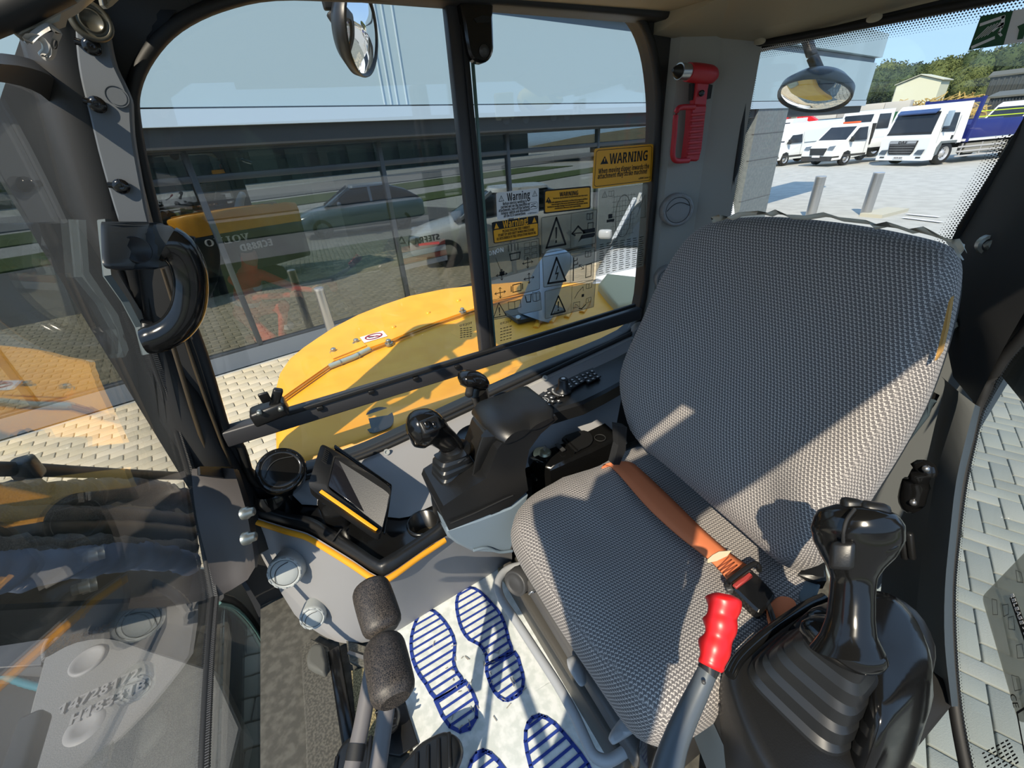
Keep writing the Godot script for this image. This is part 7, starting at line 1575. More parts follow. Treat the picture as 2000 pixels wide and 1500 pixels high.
func warn_triangle(s: SurfaceTool, q: Array, n: Vector3, u: float, v: float, du: float, dv: float, w: float, bolt := false):
	marks(s, q, n, [Vector2(u, v - dv), Vector2(u + du, v + dv), Vector2(u - du, v + dv)], w, true)
	if bolt: marks(s, q, n, [Vector2(u + du * 0.1, v - dv * 0.3), Vector2(u - du * 0.12, v + dv * 0.3), Vector2(u + du * 0.14, v + dv * 0.25), Vector2(u - du * 0.05, v + dv * 0.75)], w * 0.6)
	else:
		solid(s, q, n, [Vector2(u - du * 0.10, v - dv * 0.35), Vector2(u + du * 0.10, v - dv * 0.35), Vector2(u + du * 0.05, v + dv * 0.45), Vector2(u - du * 0.05, v + dv * 0.45)])
		solid(s, q, n, [Vector2(u - du * 0.09, v + dv * 0.58), Vector2(u + du * 0.09, v + dv * 0.58), Vector2(u + du * 0.09, v + dv * 0.78), Vector2(u - du * 0.09, v + dv * 0.78)])

func book(s: SurfaceTool, q: Array, n: Vector3, u: float, v: float, du: float, dv: float, w: float):
	marks(s, q, n, [Vector2(u, v - dv * 0.8), Vector2(u - du, v - dv), Vector2(u - du, v + dv * 0.8), Vector2(u, v + dv), Vector2(u + du, v + dv * 0.8), Vector2(u + du, v - dv)], w, true)
	marks(s, q, n, [Vector2(u, v - dv * 0.8), Vector2(u, v + dv)], w)

func line_block(s: SurfaceTool, q: Array, n: Vector3, u0: float, u1: float, v0: float, v1: float, rows: int, cols: int, w: float):
	for r in rows:
		var v := lerpf(v0, v1, (r + 0.5) / rows)
		for c in cols:
			var a := lerpf(u0, u1, (c + 0.15) / cols); var b := lerpf(u0, u1, (c + 0.15 + 0.45 + 0.25 * fmod(r * 0.37 + c * 0.61, 1.0)) / cols)
			marks(s, q, n, [Vector2(a, v), Vector2(b, v)], w)

func stickers():
	var n := V(0, 0, 1)
	var s: SurfaceTool
	# 1 the large yellow one
	var q: Array = [V(0.871,1.177,-1.115),V(1.101,1.176,-1.115),V(1.109,1.068,-1.115),V(0.866,1.07,-1.115)]
	var t := thing("warning_sticker", "large yellow WARNING sticker about the dipper, highest on the side window by the rear pillar", "sticker", V(0.982,1.122,-1.115), "stickers on the side window")
	backing(t, q, M.sticker)
	s = mk(); marks(s, q, n, [Vector2(0.06, 0.05), Vector2(0.95, 0.05), Vector2(0.97, 0.09), Vector2(0.97, 0.91), Vector2(0.95, 0.95), Vector2(0.06, 0.95), Vector2(0.03, 0.91), Vector2(0.03, 0.09)], 0.0016, true); put("border", s, M.ink, t)
	s = mk(); solid(s, q, n, [Vector2(0.17, 0.2), Vector2(0.235, 0.40), Vector2(0.105, 0.40)]); put("triangle", s, M.ink, t)
	s = mk(); solid(s, q, n, [Vector2(0.16, 0.26), Vector2(0.18, 0.26), Vector2(0.175, 0.34), Vector2(0.165, 0.34)], 0.0016); put("triangle_mark", s, M.sticker, t)
	words(t, q, 0.58, 0.29, "WARNING", 0.21, M.ink, true, 0.98, "Droid Sans", 0.66)
	words(t, q, 0.51, 0.57, "When moving dipper inwards the", 0.10, M.ink, true, 0.92, "Droid Sans", 0.88)
	words(t, q, 0.49, 0.70, "attachment may strike machine!", 0.10, M.ink, true, 0.92, "Droid Sans", 0.86)
	words(t, q, 0.86, 0.87, "x209R Issue 2", 0.04, M.ink, true)
	# 2 white
	q = [V(0.541,1.092,-1.115),V(0.677,1.091,-1.115),V(0.674,1.023,-1.115),V(0.538,1.022,-1.115)]
	t = thing("warning_sticker", "white Warning sticker about electric welding, left of the smaller yellow WARNING", "sticker", V(0.604,1.057,-1.115), "stickers on the side window")
	backing(t, q, M.paper)
	words(t, q, 0.51, 0.21, "Warning", 0.23, M.ink, true, 0.95, "Droid Sans", 0.54)
	for k in 5: words(t, q, [0.42, 0.43, 0.40, 0.43, 0.41][k], 0.43 + k * 0.115, ["Before electric welding is", "carried out on the machine or", "attachments, turn off the battery", "isolator switch and disconnect", "all the ECU connections"][k], 0.085, M.ink, true, 0.86, "Droid Sans", [0.56, 0.68, 0.72, 0.68, 0.52][k])
	words(t, q, 0.84, 0.93, "x3 RRY Issue 2", 0.04, M.ink)
	s = mk(); warn_triangle(s, q, n, 0.11, 0.22, 0.055, 0.10, 0.0012); warn_triangle(s, q, n, 0.90, 0.19, 0.055, 0.10, 0.0012); put("warning_triangles", s, M.ink, t)
	s = mk(); marks(s, q, n, [Vector2(0.79, 0.52), Vector2(0.94, 0.52), Vector2(0.96, 0.56), Vector2(0.96, 0.74), Vector2(0.94, 0.78), Vector2(0.79, 0.78), Vector2(0.77, 0.74), Vector2(0.77, 0.56)], 0.001, true); marks(s, q, n, [Vector2(0.81, 0.60), Vector2(0.92, 0.58)], 0.0016); marks(s, q, n, [Vector2(0.80, 0.70), Vector2(0.86, 0.66), Vector2(0.93, 0.71)], 0.0022); put("battery_icon", s, M.ink, t)
	# 3 smaller yellow with black frame
	q = [V(0.694,1.084,-1.115),V(0.861,1.079,-1.115),V(0.862,1.015,-1.115),V(0.691,1.02,-1.115)]
	t = thing("warning_sticker", "smaller yellow WARNING sticker in a thick black frame, just left below the large one", "sticker", V(0.775,1.05,-1.115), "stickers on the side window")
	backing(t, q, M.ink)
	var inn := [su(q, 0.025, 0.06) + n * 0.0009, su(q, 0.975, 0.06) + n * 0.0009, su(q, 0.975, 0.94) + n * 0.0009, su(q, 0.025, 0.94) + n * 0.0009]
	backing(t, inn, M.sticker, "yellow_field", 0.0003)
	s = mk(); solid(s, q, n, [Vector2(0.09, 0.30), Vector2(0.15, 0.52), Vector2(0.03, 0.52)], 0.0018); put("triangle", s, M.ink, t)
	s = mk(); solid(s, q, n, [Vector2(0.082, 0.38), Vector2(0.098, 0.38), Vector2(0.094, 0.46), Vector2(0.086, 0.46)], 0.0023); put("triangle_mark", s, M.sticker, t)
	words(t, inn, 0.52, 0.21, "WARNING", 0.165, M.ink, true, 1.0, "Droid Sans", 0.42)
	words(t, inn, 0.56, 0.37, "Do not use any attachment not authorised by your Volvo dealer", 0.052, M.ink, true, 0.9, "Droid Sans", 0.78)
	for k in 4: words(t, inn, 0.5, 0.55 + k * 0.105, ["When safe equipment attachments are fitted this prepares and fixes", "must be kept to the correct manufacturer's specification.", "Accident or machine damage from unauthorised attachments shall be", "considered as the users own responsibility."][k], 0.058, M.ink, true, 0.86, "Droid Sans", [0.9, 0.74, 0.92, 0.6][k])
	# 4 yellow with black head band
	q = [V(0.52,1.019,-1.115),V(0.672,1.019,-1.115),V(0.67,0.961,-1.115),V(0.521,0.961,-1.115)]
	t = thing("warning_sticker", "yellow sticker with a black Warning! band, below the white one", "sticker", V(0.593,0.99,-1.115), "stickers on the side window")
	backing(t, q, M.ink)
	inn = [su(q, 0.02, 0.37) + n * 0.0009, su(q, 0.985, 0.37) + n * 0.0009, su(q, 0.985, 0.96) + n * 0.0009, su(q, 0.02, 0.96) + n * 0.0009]
	backing(t, inn, M.sticker, "yellow_field", 0.0003)
	words(t, q, 0.5, 0.18, "Warning!", 0.26, M.sticker, true, 1.0, "Droid Sans", 0.54)
	s = mk()
	for u in [0.09, 0.91]: solid(s, q, n, [Vector2(u, 0.06), Vector2(u + 0.05, 0.32), Vector2(u - 0.05, 0.32)], 0.0012)
	put("warning_triangles", s, M.sticker, t)
	for k in 3: words(t, inn, 0.5, 0.2 + k * 0.27, ["PLEASE FOLLOW THE CORRECT", "START UP AND SHUT DOWN PROCEDURE", "AS DESCRIBED IN THE OPERATORS MANUAL"][k], 0.155, M.ink, true, 0.84, "Droid Serif", [0.62, 0.82, 0.9][k])
	# 5-9 clear pictogram labels
	var film := plain(Color(0.62, 0.62, 0.56, 0.34), 0.4); film.transparency = BaseMaterial3D.TRANSPARENCY_ALPHA
	for k in 3:
		q = [[V(0.681,1.013,-1.115),V(0.89,1.011,-1.115),V(0.886,0.905,-1.115),V(0.678,0.905,-1.115)], [V(0.68,0.899,-1.115),V(0.886,0.897,-1.115),V(0.882,0.786,-1.115),V(0.682,0.8,-1.115)], [V(0.686,0.789,-1.115),V(0.893,0.788,-1.115),V(0.888,0.689,-1.115),V(0.684,0.692,-1.115)]][k]
		t = thing("pictogram_label", ["clear pictogram label with a warning triangle and a folded excavator, top of three", "clear pictogram label with a lightning triangle and a power line, middle of three", "clear pictogram label with a warning triangle and a lifted load, lowest of three"][k], "label", su(q, 0.5, 0.5), "clear labels on the side window")
		backing(t, q, film, "film", 0.0005)
		s = mk(); marks(s, q, n, [Vector2(0.01, 0.02), Vector2(0.99, 0.02), Vector2(0.99, 0.98), Vector2(0.01, 0.98)], 0.0012, true); marks(s, q, n, [Vector2(0.52, 0.02), Vector2(0.52, 0.98)], 0.001); put("border", s, M.ink, t)
		s = mk(); warn_triangle(s, q, n, 0.26, [0.46, 0.50, 0.58][k], [0.17, 0.17, 0.14][k], [0.38, 0.38, 0.30][k], [0.0062, 0.0062, 0.0048][k], k == 1); put("warning_triangle", s, M.ink, t)
		s = mk(); book(s, q, n, 0.86, 0.18, 0.055, 0.09, 0.0016)
		if k == 0:
			solid(s, q, n, [Vector2(0.72, 0.66), Vector2(0.97, 0.66), Vector2(0.98, 0.72), Vector2(0.95, 0.78), Vector2(0.74, 0.78), Vector2(0.71, 0.72)]); solid(s, q, n, [Vector2(0.74, 0.52), Vector2(0.97, 0.52), Vector2(0.97, 0.64), Vector2(0.74, 0.64)])
			marks(s, q, n, [Vector2(0.83, 0.52), Vector2(0.83, 0.36), Vector2(0.93, 0.36), Vector2(0.93, 0.52)], 0.002); marks(s, q, n, [Vector2(0.78, 0.62), Vector2(0.65, 0.40), Vector2(0.545, 0.58), Vector2(0.60, 0.64)], 0.005); marks(s, q, n, [Vector2(0.58, 0.58), Vector2(0.72, 0.60)], 0.003)
			solid(s, q, n, [Vector2(0.72, 0.66), Vector2(0.66, 0.86), Vector2(0.74, 0.76)])
		elif k == 1:
			marks(s, q, n, [Vector2(0.58, 0.22), Vector2(0.58, 0.92)], 0.004); marks(s, q, n, [Vector2(0.58, 0.32), Vector2(0.65, 0.30), Vector2(0.65, 0.24)], 0.0025); marks(s, q, n, [Vector2(0.58, 0.44), Vector2(0.66, 0.42), Vector2(0.66, 0.36)], 0.0025)
			marks(s, q, n, [Vector2(0.69, 0.46), Vector2(0.78, 0.60)], 0.0018); marks(s, q, n, [Vector2(0.69, 0.54), Vector2(0.69, 0.46), Vector2(0.74, 0.46)], 0.0018); marks(s, q, n, [Vector2(0.73, 0.60), Vector2(0.78, 0.60), Vector2(0.78, 0.52)], 0.0018)
			marks(s, q, n, [Vector2(0.83, 0.50), Vector2(0.94, 0.48), Vector2(0.94, 0.86), Vector2(0.83, 0.88)], 0.0025, true)
		else:
			marks(s, q, n, [Vector2(0.58, 0.50), Vector2(0.64, 0.32), Vector2(0.74, 0.16), Vector2(0.75, 0.3)], 0.0018); solid(s, q, n, [Vector2(0.72, 0.42), Vector2(0.77, 0.42), Vector2(0.77, 0.52), Vector2(0.72, 0.52)])
			marks(s, q, n, [Vector2(0.56, 0.66), Vector2(0.69, 0.66), Vector2(0.69, 0.84), Vector2(0.56, 0.84)], 0.0014, true); marks(s, q, n, [Vector2(0.60, 0.72), Vector2(0.66, 0.80)], 0.0014); marks(s, q, n, [Vector2(0.68, 0.90), Vector2(0.74, 0.94), Vector2(0.82, 0.82)], 0.0035); marks(s, q, n, [Vector2(0.82, 0.62), Vector2(0.92, 0.60), Vector2(0.92, 0.76), Vector2(0.82, 0.78)], 0.0014, true); marks(s, q, n, [Vector2(0.87, 0.74), Vector2(0.87, 0.66)], 0.0014)
		put("pictogram", s, M.ink, t)
	q = [V(0.497,0.956,-1.115),V(0.673,0.957,-1.115),V(0.67,0.796,-1.115),V(0.487,0.795,-1.115)]
	t = thing("pictogram_label", "clear label of control-lever patterns and a seat, below the yellow Warning! sticker", "label", su(q, 0.5, 0.5), "clear labels on the side window")
	backing(t, q, film, "film", 0.0005)
	s = mk(); marks(s, q, n, [Vector2(0.01, 0.02), Vector2(0.99, 0.02), Vector2(0.99, 0.98), Vector2(0.01, 0.98)], 0.0012, true); put("border", s, M.ink, t)
	s = mk()
	for c in [[0.26, 0.54], [0.22, 0.87], [0.78, 0.72], [0.76, 0.42]]:
		for a in 4:
			var d := Vector2(cos(a * PI / 2), sin(a * PI / 2)) * 0.10
			marks(s, q, n, [Vector2(c[0], c[1]), Vector2(c[0], c[1]) + d], 0.0022); marks(s, q, n, [Vector2(c[0], c[1]) + d * 0.7 + d.orthogonal() * 0.25, Vector2(c[0], c[1]) + d, Vector2(c[0], c[1]) + d * 0.7 - d.orthogonal() * 0.25], 0.0016)
	marks(s, q, n, [Vector2(0.16, 0.22), Vector2(0.26, 0.5)], 0.0012); solid(s, q, n, [Vector2(0.22, 0.48), Vector2(0.31, 0.48), Vector2(0.31, 0.56), Vector2(0.22, 0.56)])
	for k in 4: marks(s, q, n, [Vector2(0.40 + k * 0.06, 0.04), Vector2(0.40 + k * 0.06, 0.15)], 0.0022)
	marks(s, q, n, [Vector2(0.42, 0.2), Vector2(0.62, 0.2), Vector2(0.60, 0.32), Vector2(0.44, 0.32)], 0.003, true); marks(s, q, n, [Vector2(0.46, 0.78), Vector2(0.62, 0.78), Vector2(0.62, 0.92), Vector2(0.46, 0.92)], 0.0026, true); marks(s, q, n, [Vector2(0.43, 0.80), Vector2(0.43, 0.90)], 0.003); marks(s, q, n, [Vector2(0.65, 0.80), Vector2(0.65, 0.90)], 0.003)
	for r in 3:
		for c in 2: marks(s, q, n, [Vector2(0.70 + c * 0.14, 0.06 + r * 0.11), Vector2(0.81 + c * 0.14, 0.06 + r * 0.11), Vector2(0.81 + c * 0.14, 0.14 + r * 0.11), Vector2(0.70 + c * 0.14, 0.14 + r * 0.11)], 0.001, true)
	put("pictogram", s, M.ink, t)
	words(t, q, 0.10, 0.12, "ON", 0.06, M.white, true); words(t, q, 0.24, 0.10, "ON", 0.06, M.white, true)
	q = [V(0.492,0.797,-1.115),V(0.672,0.789,-1.115),V(0.674,0.727,-1.115),V(0.491,0.735,-1.115)]
	t = thing("pictogram_label", "small clear label with a thin triangle and open manuals, above the window rail", "label", su(q, 0.5, 0.5), "clear labels on the side window")
	backing(t, q, film, "film", 0.0005)
	s = mk(); warn_triangle(s, q, n, 0.16, 0.52, 0.12, 0.36, 0.0024); book(s, q, n, 0.46, 0.42, 0.12, 0.22, 0.0016); book(s, q, n, 0.90, 0.2, 0.07, 0.26, 0.0016); marks(s, q, n, [Vector2(0.68, 0.08), Vector2(0.70, 0.4), Vector2(0.78, 0.42), Vector2(0.80, 0.02)], 0.003); marks(s, q, n, [Vector2(0.01, 0.03), Vector2(0.99, 0.03), Vector2(0.99, 0.97), Vector2(0.01, 0.97)], 0.001, true); put("pictogram", s, M.ink, t)
	q = [V(0.893,1.066,-1.115),V(1.094,1.064,-1.115),V(1.109,0.793,-1.115),V(0.891,0.795,-1.115)]
	t = thing("lifting_chart", "clear lifting-capacity chart with a grid curve and number table, under the large yellow sticker", "label", su(q, 0.5, 0.5), "clear labels on the side window")
	backing(t, q, film, "film", 0.0005)
	s = mk()
	for k in 8: marks(s, q, n, [Vector2(0.30 + k * 0.058, 0.08), Vector2(0.30 + k * 0.058, 0.56)], 0.0007)
	for k in 9: marks(s, q, n, [Vector2(0.26, 0.10 + k * 0.055), Vector2(0.74, 0.10 + k * 0.055)], 0.0007)
	var egg := []
	for k in 24: egg.append(Vector2(0.50 + 0.16 * cos(TAU * k / 24.0), 0.33 + 0.24 * sin(TAU * k / 24.0)))
	marks(s, q, n, egg, 0.0014, true)
	solid(s, q, n, [Vector2(0.17, 0.34), Vector2(0.32, 0.34), Vector2(0.32, 0.37), Vector2(0.17, 0.37)]); solid(s, q, n, [Vector2(0.20, 0.28), Vector2(0.28, 0.28), Vector2(0.28, 0.33), Vector2(0.20, 0.33)])
	marks(s, q, n, [Vector2(0.78, 0.36), Vector2(0.94, 0.12), Vector2(0.97, 0.38), Vector2(0.86, 0.38)], 0.0012)
	warn_triangle(s, q, n, 0.11, 0.06, 0.05, 0.03, 0.001); book(s, q, n, 0.24, 0.06, 0.05, 0.03, 0.001)
	put("chart", s, M.ink, t)
	s = mk(); line_block(s, q, n, 0.04, 0.98, 0.60, 0.98, 14, 7, 0.0022); var tb := put("number_table", s, M.ink, t); tb.set_meta("kind", "stuff")
	# makers' marks etched in the panes, seen from behind
	for c in [[[V(0.387,0.751,-1.115),V(0.427,0.746,-1.115),V(0.421,0.699,-1.115),V(0.381,0.704,-1.115)], "mirrored glass maker's mark on the front pane beside the divider", 0.9], [[V(0.519,0.725,-1.115),V(0.563,0.725,-1.115),V(0.557,0.655,-1.115),V(0.513,0.656,-1.115)], "mirrored glass maker's mark on the sliding pane beside the divider", 0.9]]:
		q = c[0]
		t = thing("glass_mark", c[1], "marking", su(q, 0.5, 0.5))
		s = mk(); line_block(s, q, n, 0, 1, 0.28, 1, 5, 4, 0.0025); var lb := put("mark_lines", s, M.ink, t); lb.set_meta("kind", "stuff")
		var sw := [q[1], q[0], q[3], q[2]]
		text(t, "VOLVO", su(q, 0.5, 0.12) - n * 0.001, V(-1, 0, 0), Vector3.UP, 0.007, M.ink, true, 1.2, 0.0004, "Droid Serif")
	# exit sign on the rear window
	q = [V(1.312,1.357,-0.492),V(1.312,1.354,-0.407),V(1.312,1.303,-0.394),V(1.312,1.305,-0.491)]
	var rn := V(-1, 0, 0)
	t = thing("exit_sign", "green and white emergency exit sticker in the top corner of the rear window", "sign", su(q, 0.5, 0.5))
	backing(t, q, M.white)
	s = mk(); slab(s, [su(q, 0.0, 0.0) + rn * 0.001, su(q, 0.53, 0.0) + rn * 0.001, su(q, 0.52, 1.0) + rn * 0.001, su(q, 0.0, 1.0) + rn * 0.001], rn * 0.0004); put("green_field", s, plain(Color(0.06, 0.30, 0.16), 0.5), t)
	s = mk(); marks(s, q, rn * 1.6, [Vector2(0.06, 0.26), Vector2(0.40, 0.14), Vector2(0.42, 0.36), Vector2(0.36, 0.38)], 0.005); marks(s, q, rn * 1.6, [Vector2(0.05, 0.93), Vector2(0.34, 0.74)], 0.005)
	for k in 5: marks(s, q, rn * 1.6, [Vector2(0.05 + k * 0.045, 0.70 - k * 0.02), Vector2(0.20 + k * 0.045, 0.36 - k * 0.02)], 0.0012)
	marks(s, q, rn * 1.6, [Vector2(0.30, 0.52), Vector2(0.38, 0.40), Vector2(0.43, 0.44), Vector2(0.40, 0.60), Vector2(0.45, 0.70)], 0.003); put("white_drawing", s, M.white, t)
	s = mk(); solid(s, q, rn, [Vector2(0.66, 0.5), Vector2(0.78, 0.42), Vector2(0.9, 0.5), Vector2(0.86, 0.62), Vector2(0.8, 0.58), Vector2(0.78, 0.9), Vector2(0.7, 0.9), Vector2(0.7, 0.62)], 0.002); put("green_arrow", s, plain(Color(0.06, 0.30, 0.16), 0.5), t)
	# label on the quarter window
	q = [V(0.91,0.448,-0.025),V(0.9,0.653,-0.016),V(0.747,0.494,0.121),V(0.787,0.373,0.085)]
	var qn: Vector3 = (q[1] - q[0]).cross(q[0] - q[3]).normalized()
	t = thing("release_label", "translucent RELEASE - DETACH instruction label low on the quarter window at the right edge", "label", su(q, 0.3, 0.5))
	var pale := plain(Color(0.70, 0.71, 0.65, 0.62), 0.5); pale.transparency = BaseMaterial3D.TRANSPARENCY_ALPHA
	backing(t, q, pale)
	s = mk(); slab(s, [V(0.881,0.5,-0.001),V(0.878,0.511,0.002),V(0.819,0.481,0.054),V(0.821,0.465,0.053)], qn * 0.0004); put("black_band", s, M.ink, t)
	text(t, "RELEASE - DETACH", V(0.847,0.49,0.028), V(0.826,0.478,0.047) - V(0.864,0.501,0.012), V(0.846,0.495,0.028) - V(0.849,0.484,0.026), 0.0085, M.white, true, 1.0, 0.0003)
	text(t, "CE", V(0.801,0.391,0.069), V(0.796,0.389,0.074) - V(0.805,0.394,0.066), V(0.8,0.397,0.07) - V(0.802,0.385,0.068), 0.011, M.ink, false, 1.2, 0.0003)
	s = mk()
	for b in [[V(0.895,0.545,-0.015),V(0.889,0.55,-0.009),V(0.879,0.542,-0.001),V(0.885,0.533,-0.006)], [V(0.895,0.468,-0.015),V(0.89,0.475,-0.01),V(0.878,0.459,0.001),V(0.881,0.451,-0.003)], [V(0.88,0.48,-0.002),V(0.875,0.492,0.002),V(0.868,0.48,0.009),V(0.871,0.468,0.007)], [V(0.866,0.475,0.011),V(0.862,0.487,0.014),V(0.851,0.473,0.024),V(0.857,0.463,0.019)], [V(0.821,0.415,0.051),V(0.815,0.426,0.057),V(0.805,0.417,0.066),V(0.808,0.403,0.063)], [V(0.84,0.457,0.035),V(0.836,0.469,0.038),V(0.825,0.457,0.048),V(0.829,0.445,0.044)]]: ribbon(s, b, 0.0009, qn, true)
	put("icon_frames", s, plain(gray(0.25), 0.6), t)
	s = mk(); ribbon(s, [V(0.791,0.383,0.078),V(0.786,0.45,0.082),V(0.744,0.431,0.12),V(0.76,0.354,0.106)], 0.003, qn, true); put("frame", s, M.ink, t)
	t = thing("glass_mark", "small printed lines of the glass maker low on the quarter window", "marking", V(0.776,0.302,0.095))
	s = mk(); line_block(s, [V(0.788,0.259,0.084),V(0.782,0.338,0.09),V(0.758,0.335,0.111),V(0.759,0.251,0.11)], qn, 0, 1, 0, 1, 7, 6, 0.002); var gm := put("mark_lines", s, M.ink, t); gm.set_meta("kind", "stuff")

# ================================================================ vehicles in the yard
# a wheel standing at p with its axle along z of the vehicle's frame
func wheel(t: Node, p: Vector3, r: float, w: float, rim: Material, dual := false):
	var o := Node3D.new(); o.name = "wheel"; t.add_child(o, true); o.position = p
	var ax := Transform3D(Basis(Vector3.RIGHT, PI / 2), Vector3.ZERO)
	var s := mk(); lathe(s, ax, [Vector2(r * 0.62, -w / 2), Vector2(r * 0.92, -w / 2), Vector2(r, -w * 0.36), Vector2(r, w * 0.36), Vector2(r * 0.92, w / 2), Vector2(r * 0.62, w / 2)], 28); put_local("tyre", s, M.rubber, o)
	s = mk(); lathe(s, ax, [Vector2(r * 0.63, w * 0.46), Vector2(r * 0.58, w * 0.42), Vector2(r * 0.50, w * 0.20), Vector2(r * 0.30, w * 0.22), Vector2(r * 0.26, w * 0.40), Vector2(0, w * 0.42)], 24); put_local("rim", s, rim, o)
	s = mk()
	for k in 8: lathe(s, Transform3D(Basis(Vector3.RIGHT, PI / 2), V(cos(k * TAU / 8) * r * 0.40, sin(k * TAU / 8) * r * 0.40, w * 0.21)), [Vector2(r * 0.05, 0), Vector2(r * 0.05, 0.004), Vector2(0, 0.004)], 8)
	var h := put_local("rim_holes", s, M.matte, o); h.set_meta("kind", "stuff")

# a body from a side outline (x to the rear, y up) carried across z0..z1, with its roof drawn in by tuck above the waist
func hull(side: Array, z0: float, z1: float, waist := 99.0, tuck := 0.0) -> SurfaceTool:
	var s := mk()
	var a := []; var b := []
	for p in side:
		var k: float = tuck * clampf((p.y - waist) / 0.5, 0.0, 1.0)
		a.append(V(p.x, p.y, z0 + k)); b.append(V(p.x, p.y, z1 - k))
	flat(s)
	var ix := triangles_of(a)
	for i in range(0, ix.size(), 3):
		tri(s, a[ix[i]], a[ix[i + 1]], a[ix[i + 2]]); tri(s, b[ix[i]], b[ix[i + 2]], b[ix[i + 1]])
	var n := side.size()
	for i in n:
		var j := (i + 1) % n
		quad(s, a[i], a[j], b[j], b[i])
	return s

func pts2(a: Array) -> Array:
	var o := []
	for i in range(0, a.size(), 2): o.append(Vector2(a[i], a[i + 1]))
	return o

func plate(t: Node, called: String, corners: Array, push: Vector3, m: Material):
	var s := mk(); slab(s, corners, push); put_local(called, s, m, t)

func bx(t: Node, called: String, at: Vector3, size: Vector3, m: Material, r := 0.0):
	var s := mk(); box(s, at, size, r); put_local(called, s, m, t)

func vehicles():
	var white := plain(Color(0.87, 0.885, 0.88), 0.25)
	var dark := plain(Color(0.14, 0.15, 0.17), 0.15)
	var blk := plain(gray(0.12), 0.5)
	var blue := plain(Color(0.10, 0.14, 0.42), 0.4)
	var chrome := plain(gray(0.72), 0.25, 0.7)
	var hi := plain(Color(0.74, 0.85, 0.12), 0.5)
	# the big dropside lorry: front at x = 0, near flank at z = 0
	var t := thing("lorry", "white cab lorry with a blue dropside body, largest vehicle seen through the rear window", "lorry", V(28.3, YARD, -10.75)); t.rotation.y = -0.27
	put_local("cab", hull(pts2([0.02, 0.42, 0.0, 1.20, 0.10, 1.36, 0.34, 2.36, 0.55, 2.56, 1.85, 2.60, 1.9, 0.9, 1.62, 0.9, 1.5, 0.98, 0.72, 0.98, 0.6, 0.86, 0.6, 0.42]), -2.36, 0.0, 1.5, 0.07), white, t)
	plate(t, "windscreen", [V(0.115, 1.44, -2.22), V(0.115, 1.44, -0.14), V(0.31, 2.26, -0.2), V(0.31, 2.26, -2.16)], V(-0.02, 0.005, 0), dark)
	plate(t, "sun_visor", [V(0.30, 2.34, -2.1), V(0.30, 2.34, -0.26), V(0.12, 2.20, -0.30), V(0.12, 2.20, -2.06)], V(-0.02, 0.05, 0), plain(Color(0.20, 0.29, 0.47), 0.2))
	plate(t, "windscreen_trim", [V(0.09, 1.36, -2.25), V(0.09, 1.36, -0.12), V(0.105, 1.44, -0.14), V(0.105, 1.44, -2.22)], V(-0.025, 0, 0), blk)
	plate(t, "grille", [V(-0.005, 0.50, -1.75), V(-0.005, 0.50, -0.68), V(-0.005, 0.62, -0.60), V(-0.005, 1.10, -0.52), V(-0.005, 1.10, -1.88), V(-0.005, 0.62, -1.82)], V(-0.03, 0, 0), blk)
	for k in 4: bx(t, "grille_slat", V(-0.04, 0.60 + k * 0.11, -1.2), V(0.02, 0.022, 1.08 + k * 0.06), plain(gray(0.5), 0.3, 0.3))
	plate(t, "badge_bar", [V(-0.035, 0.98, -1.84), V(-0.035, 0.98, -0.58), V(-0.035, 1.09, -0.56), V(-0.035, 1.09, -1.86)], V(-0.02, 0, 0), chrome)
	text(t, "DAF", Vector3.ZERO, V(0, 0, 1), Vector3.UP, 0.12, blk, true, 1.5, 0.01)
	var tx: Node3D = t.get_child(t.get_child_count() - 1); tx.position = V(-0.065, 1.035, -1.2)
	plate(t, "bumper", [V(-0.04, 0.24, -2.34), V(-0.04, 0.24, -0.02), V(-0.04, 0.46, 0.0), V(-0.04, 0.46, -2.36)], V(0.6, 0, 0), white)
	for z in [-0.5, -2.28]:
		plate(t, "headlight", [V(-0.05, 0.52, z), V(-0.05, 0.50, z + 0.36), V(-0.05, 0.72, z + 0.42), V(-0.05, 0.70, z + 0.12)], V(0.03, 0, 0), plain(Color(0.35, 0.40, 0.45), 0.08, 0.5))
		bx(t, "fog_lamp", V(-0.05, 0.38, z + 0.25), V(0.02, 0.06, 0.22), dark)
	bx(t, "number_plate", V(-0.06, 0.36, -1.18), V(0.01, 0.11, 0.5), M.white)
	text(t, "VX70 DEY", Vector3.ZERO, V(0, 0, 1), Vector3.UP, 0.07, blk, true, 1.0, 0.005)
	tx = t.get_child(t.get_child_count() - 1); tx.position = V(-0.07, 0.36, -1.18)
	plate(t, "door_window", [V(0.45, 1.42, 0.004), V(1.25, 1.40, 0.004), V(1.25, 2.2, -0.068), V(0.62, 2.2, -0.068)], V(0, 0, 0.012), dark)
	for q in [[0.40, 0.72, 0.01], [1.33, 0.95, 0.01]]: bx(t, "door_gap", V(q[0], 1.5, 0.0), V(0.012, 1.1, 0.01), plain(gray(0.5), 0.6))
	bx(t, "door_handle", V(1.22, 1.16, 0.012), V(0.10, 0.16, 0.02), blk)
	bx(t, "side_mirror", V(0.42, 1.95, 0.16), V(0.10, 0.62, 0.24), plain(Color(0.55, 0.62, 0.68), 0.2), 0.03)
	bx(t, "mirror_arm", V(0.5, 1.55, 0.1), V(0.05, 0.05, 0.25), blk)
	plate(t, "wheel_arch", [V(0.52, 0.45, 0.005), V(0.66, 0.45, 0.005), V(0.76, 0.92, 0.005), V(1.5, 0.92, 0.005), V(1.62, 0.86, 0.005), V(1.62, 1.02, 0.005), V(0.66, 1.02, 0.005), V(0.52, 0.78, 0.005)], V(0, 0, 0.02), plain(Color(0.38, 0.41, 0.42), 0.5))
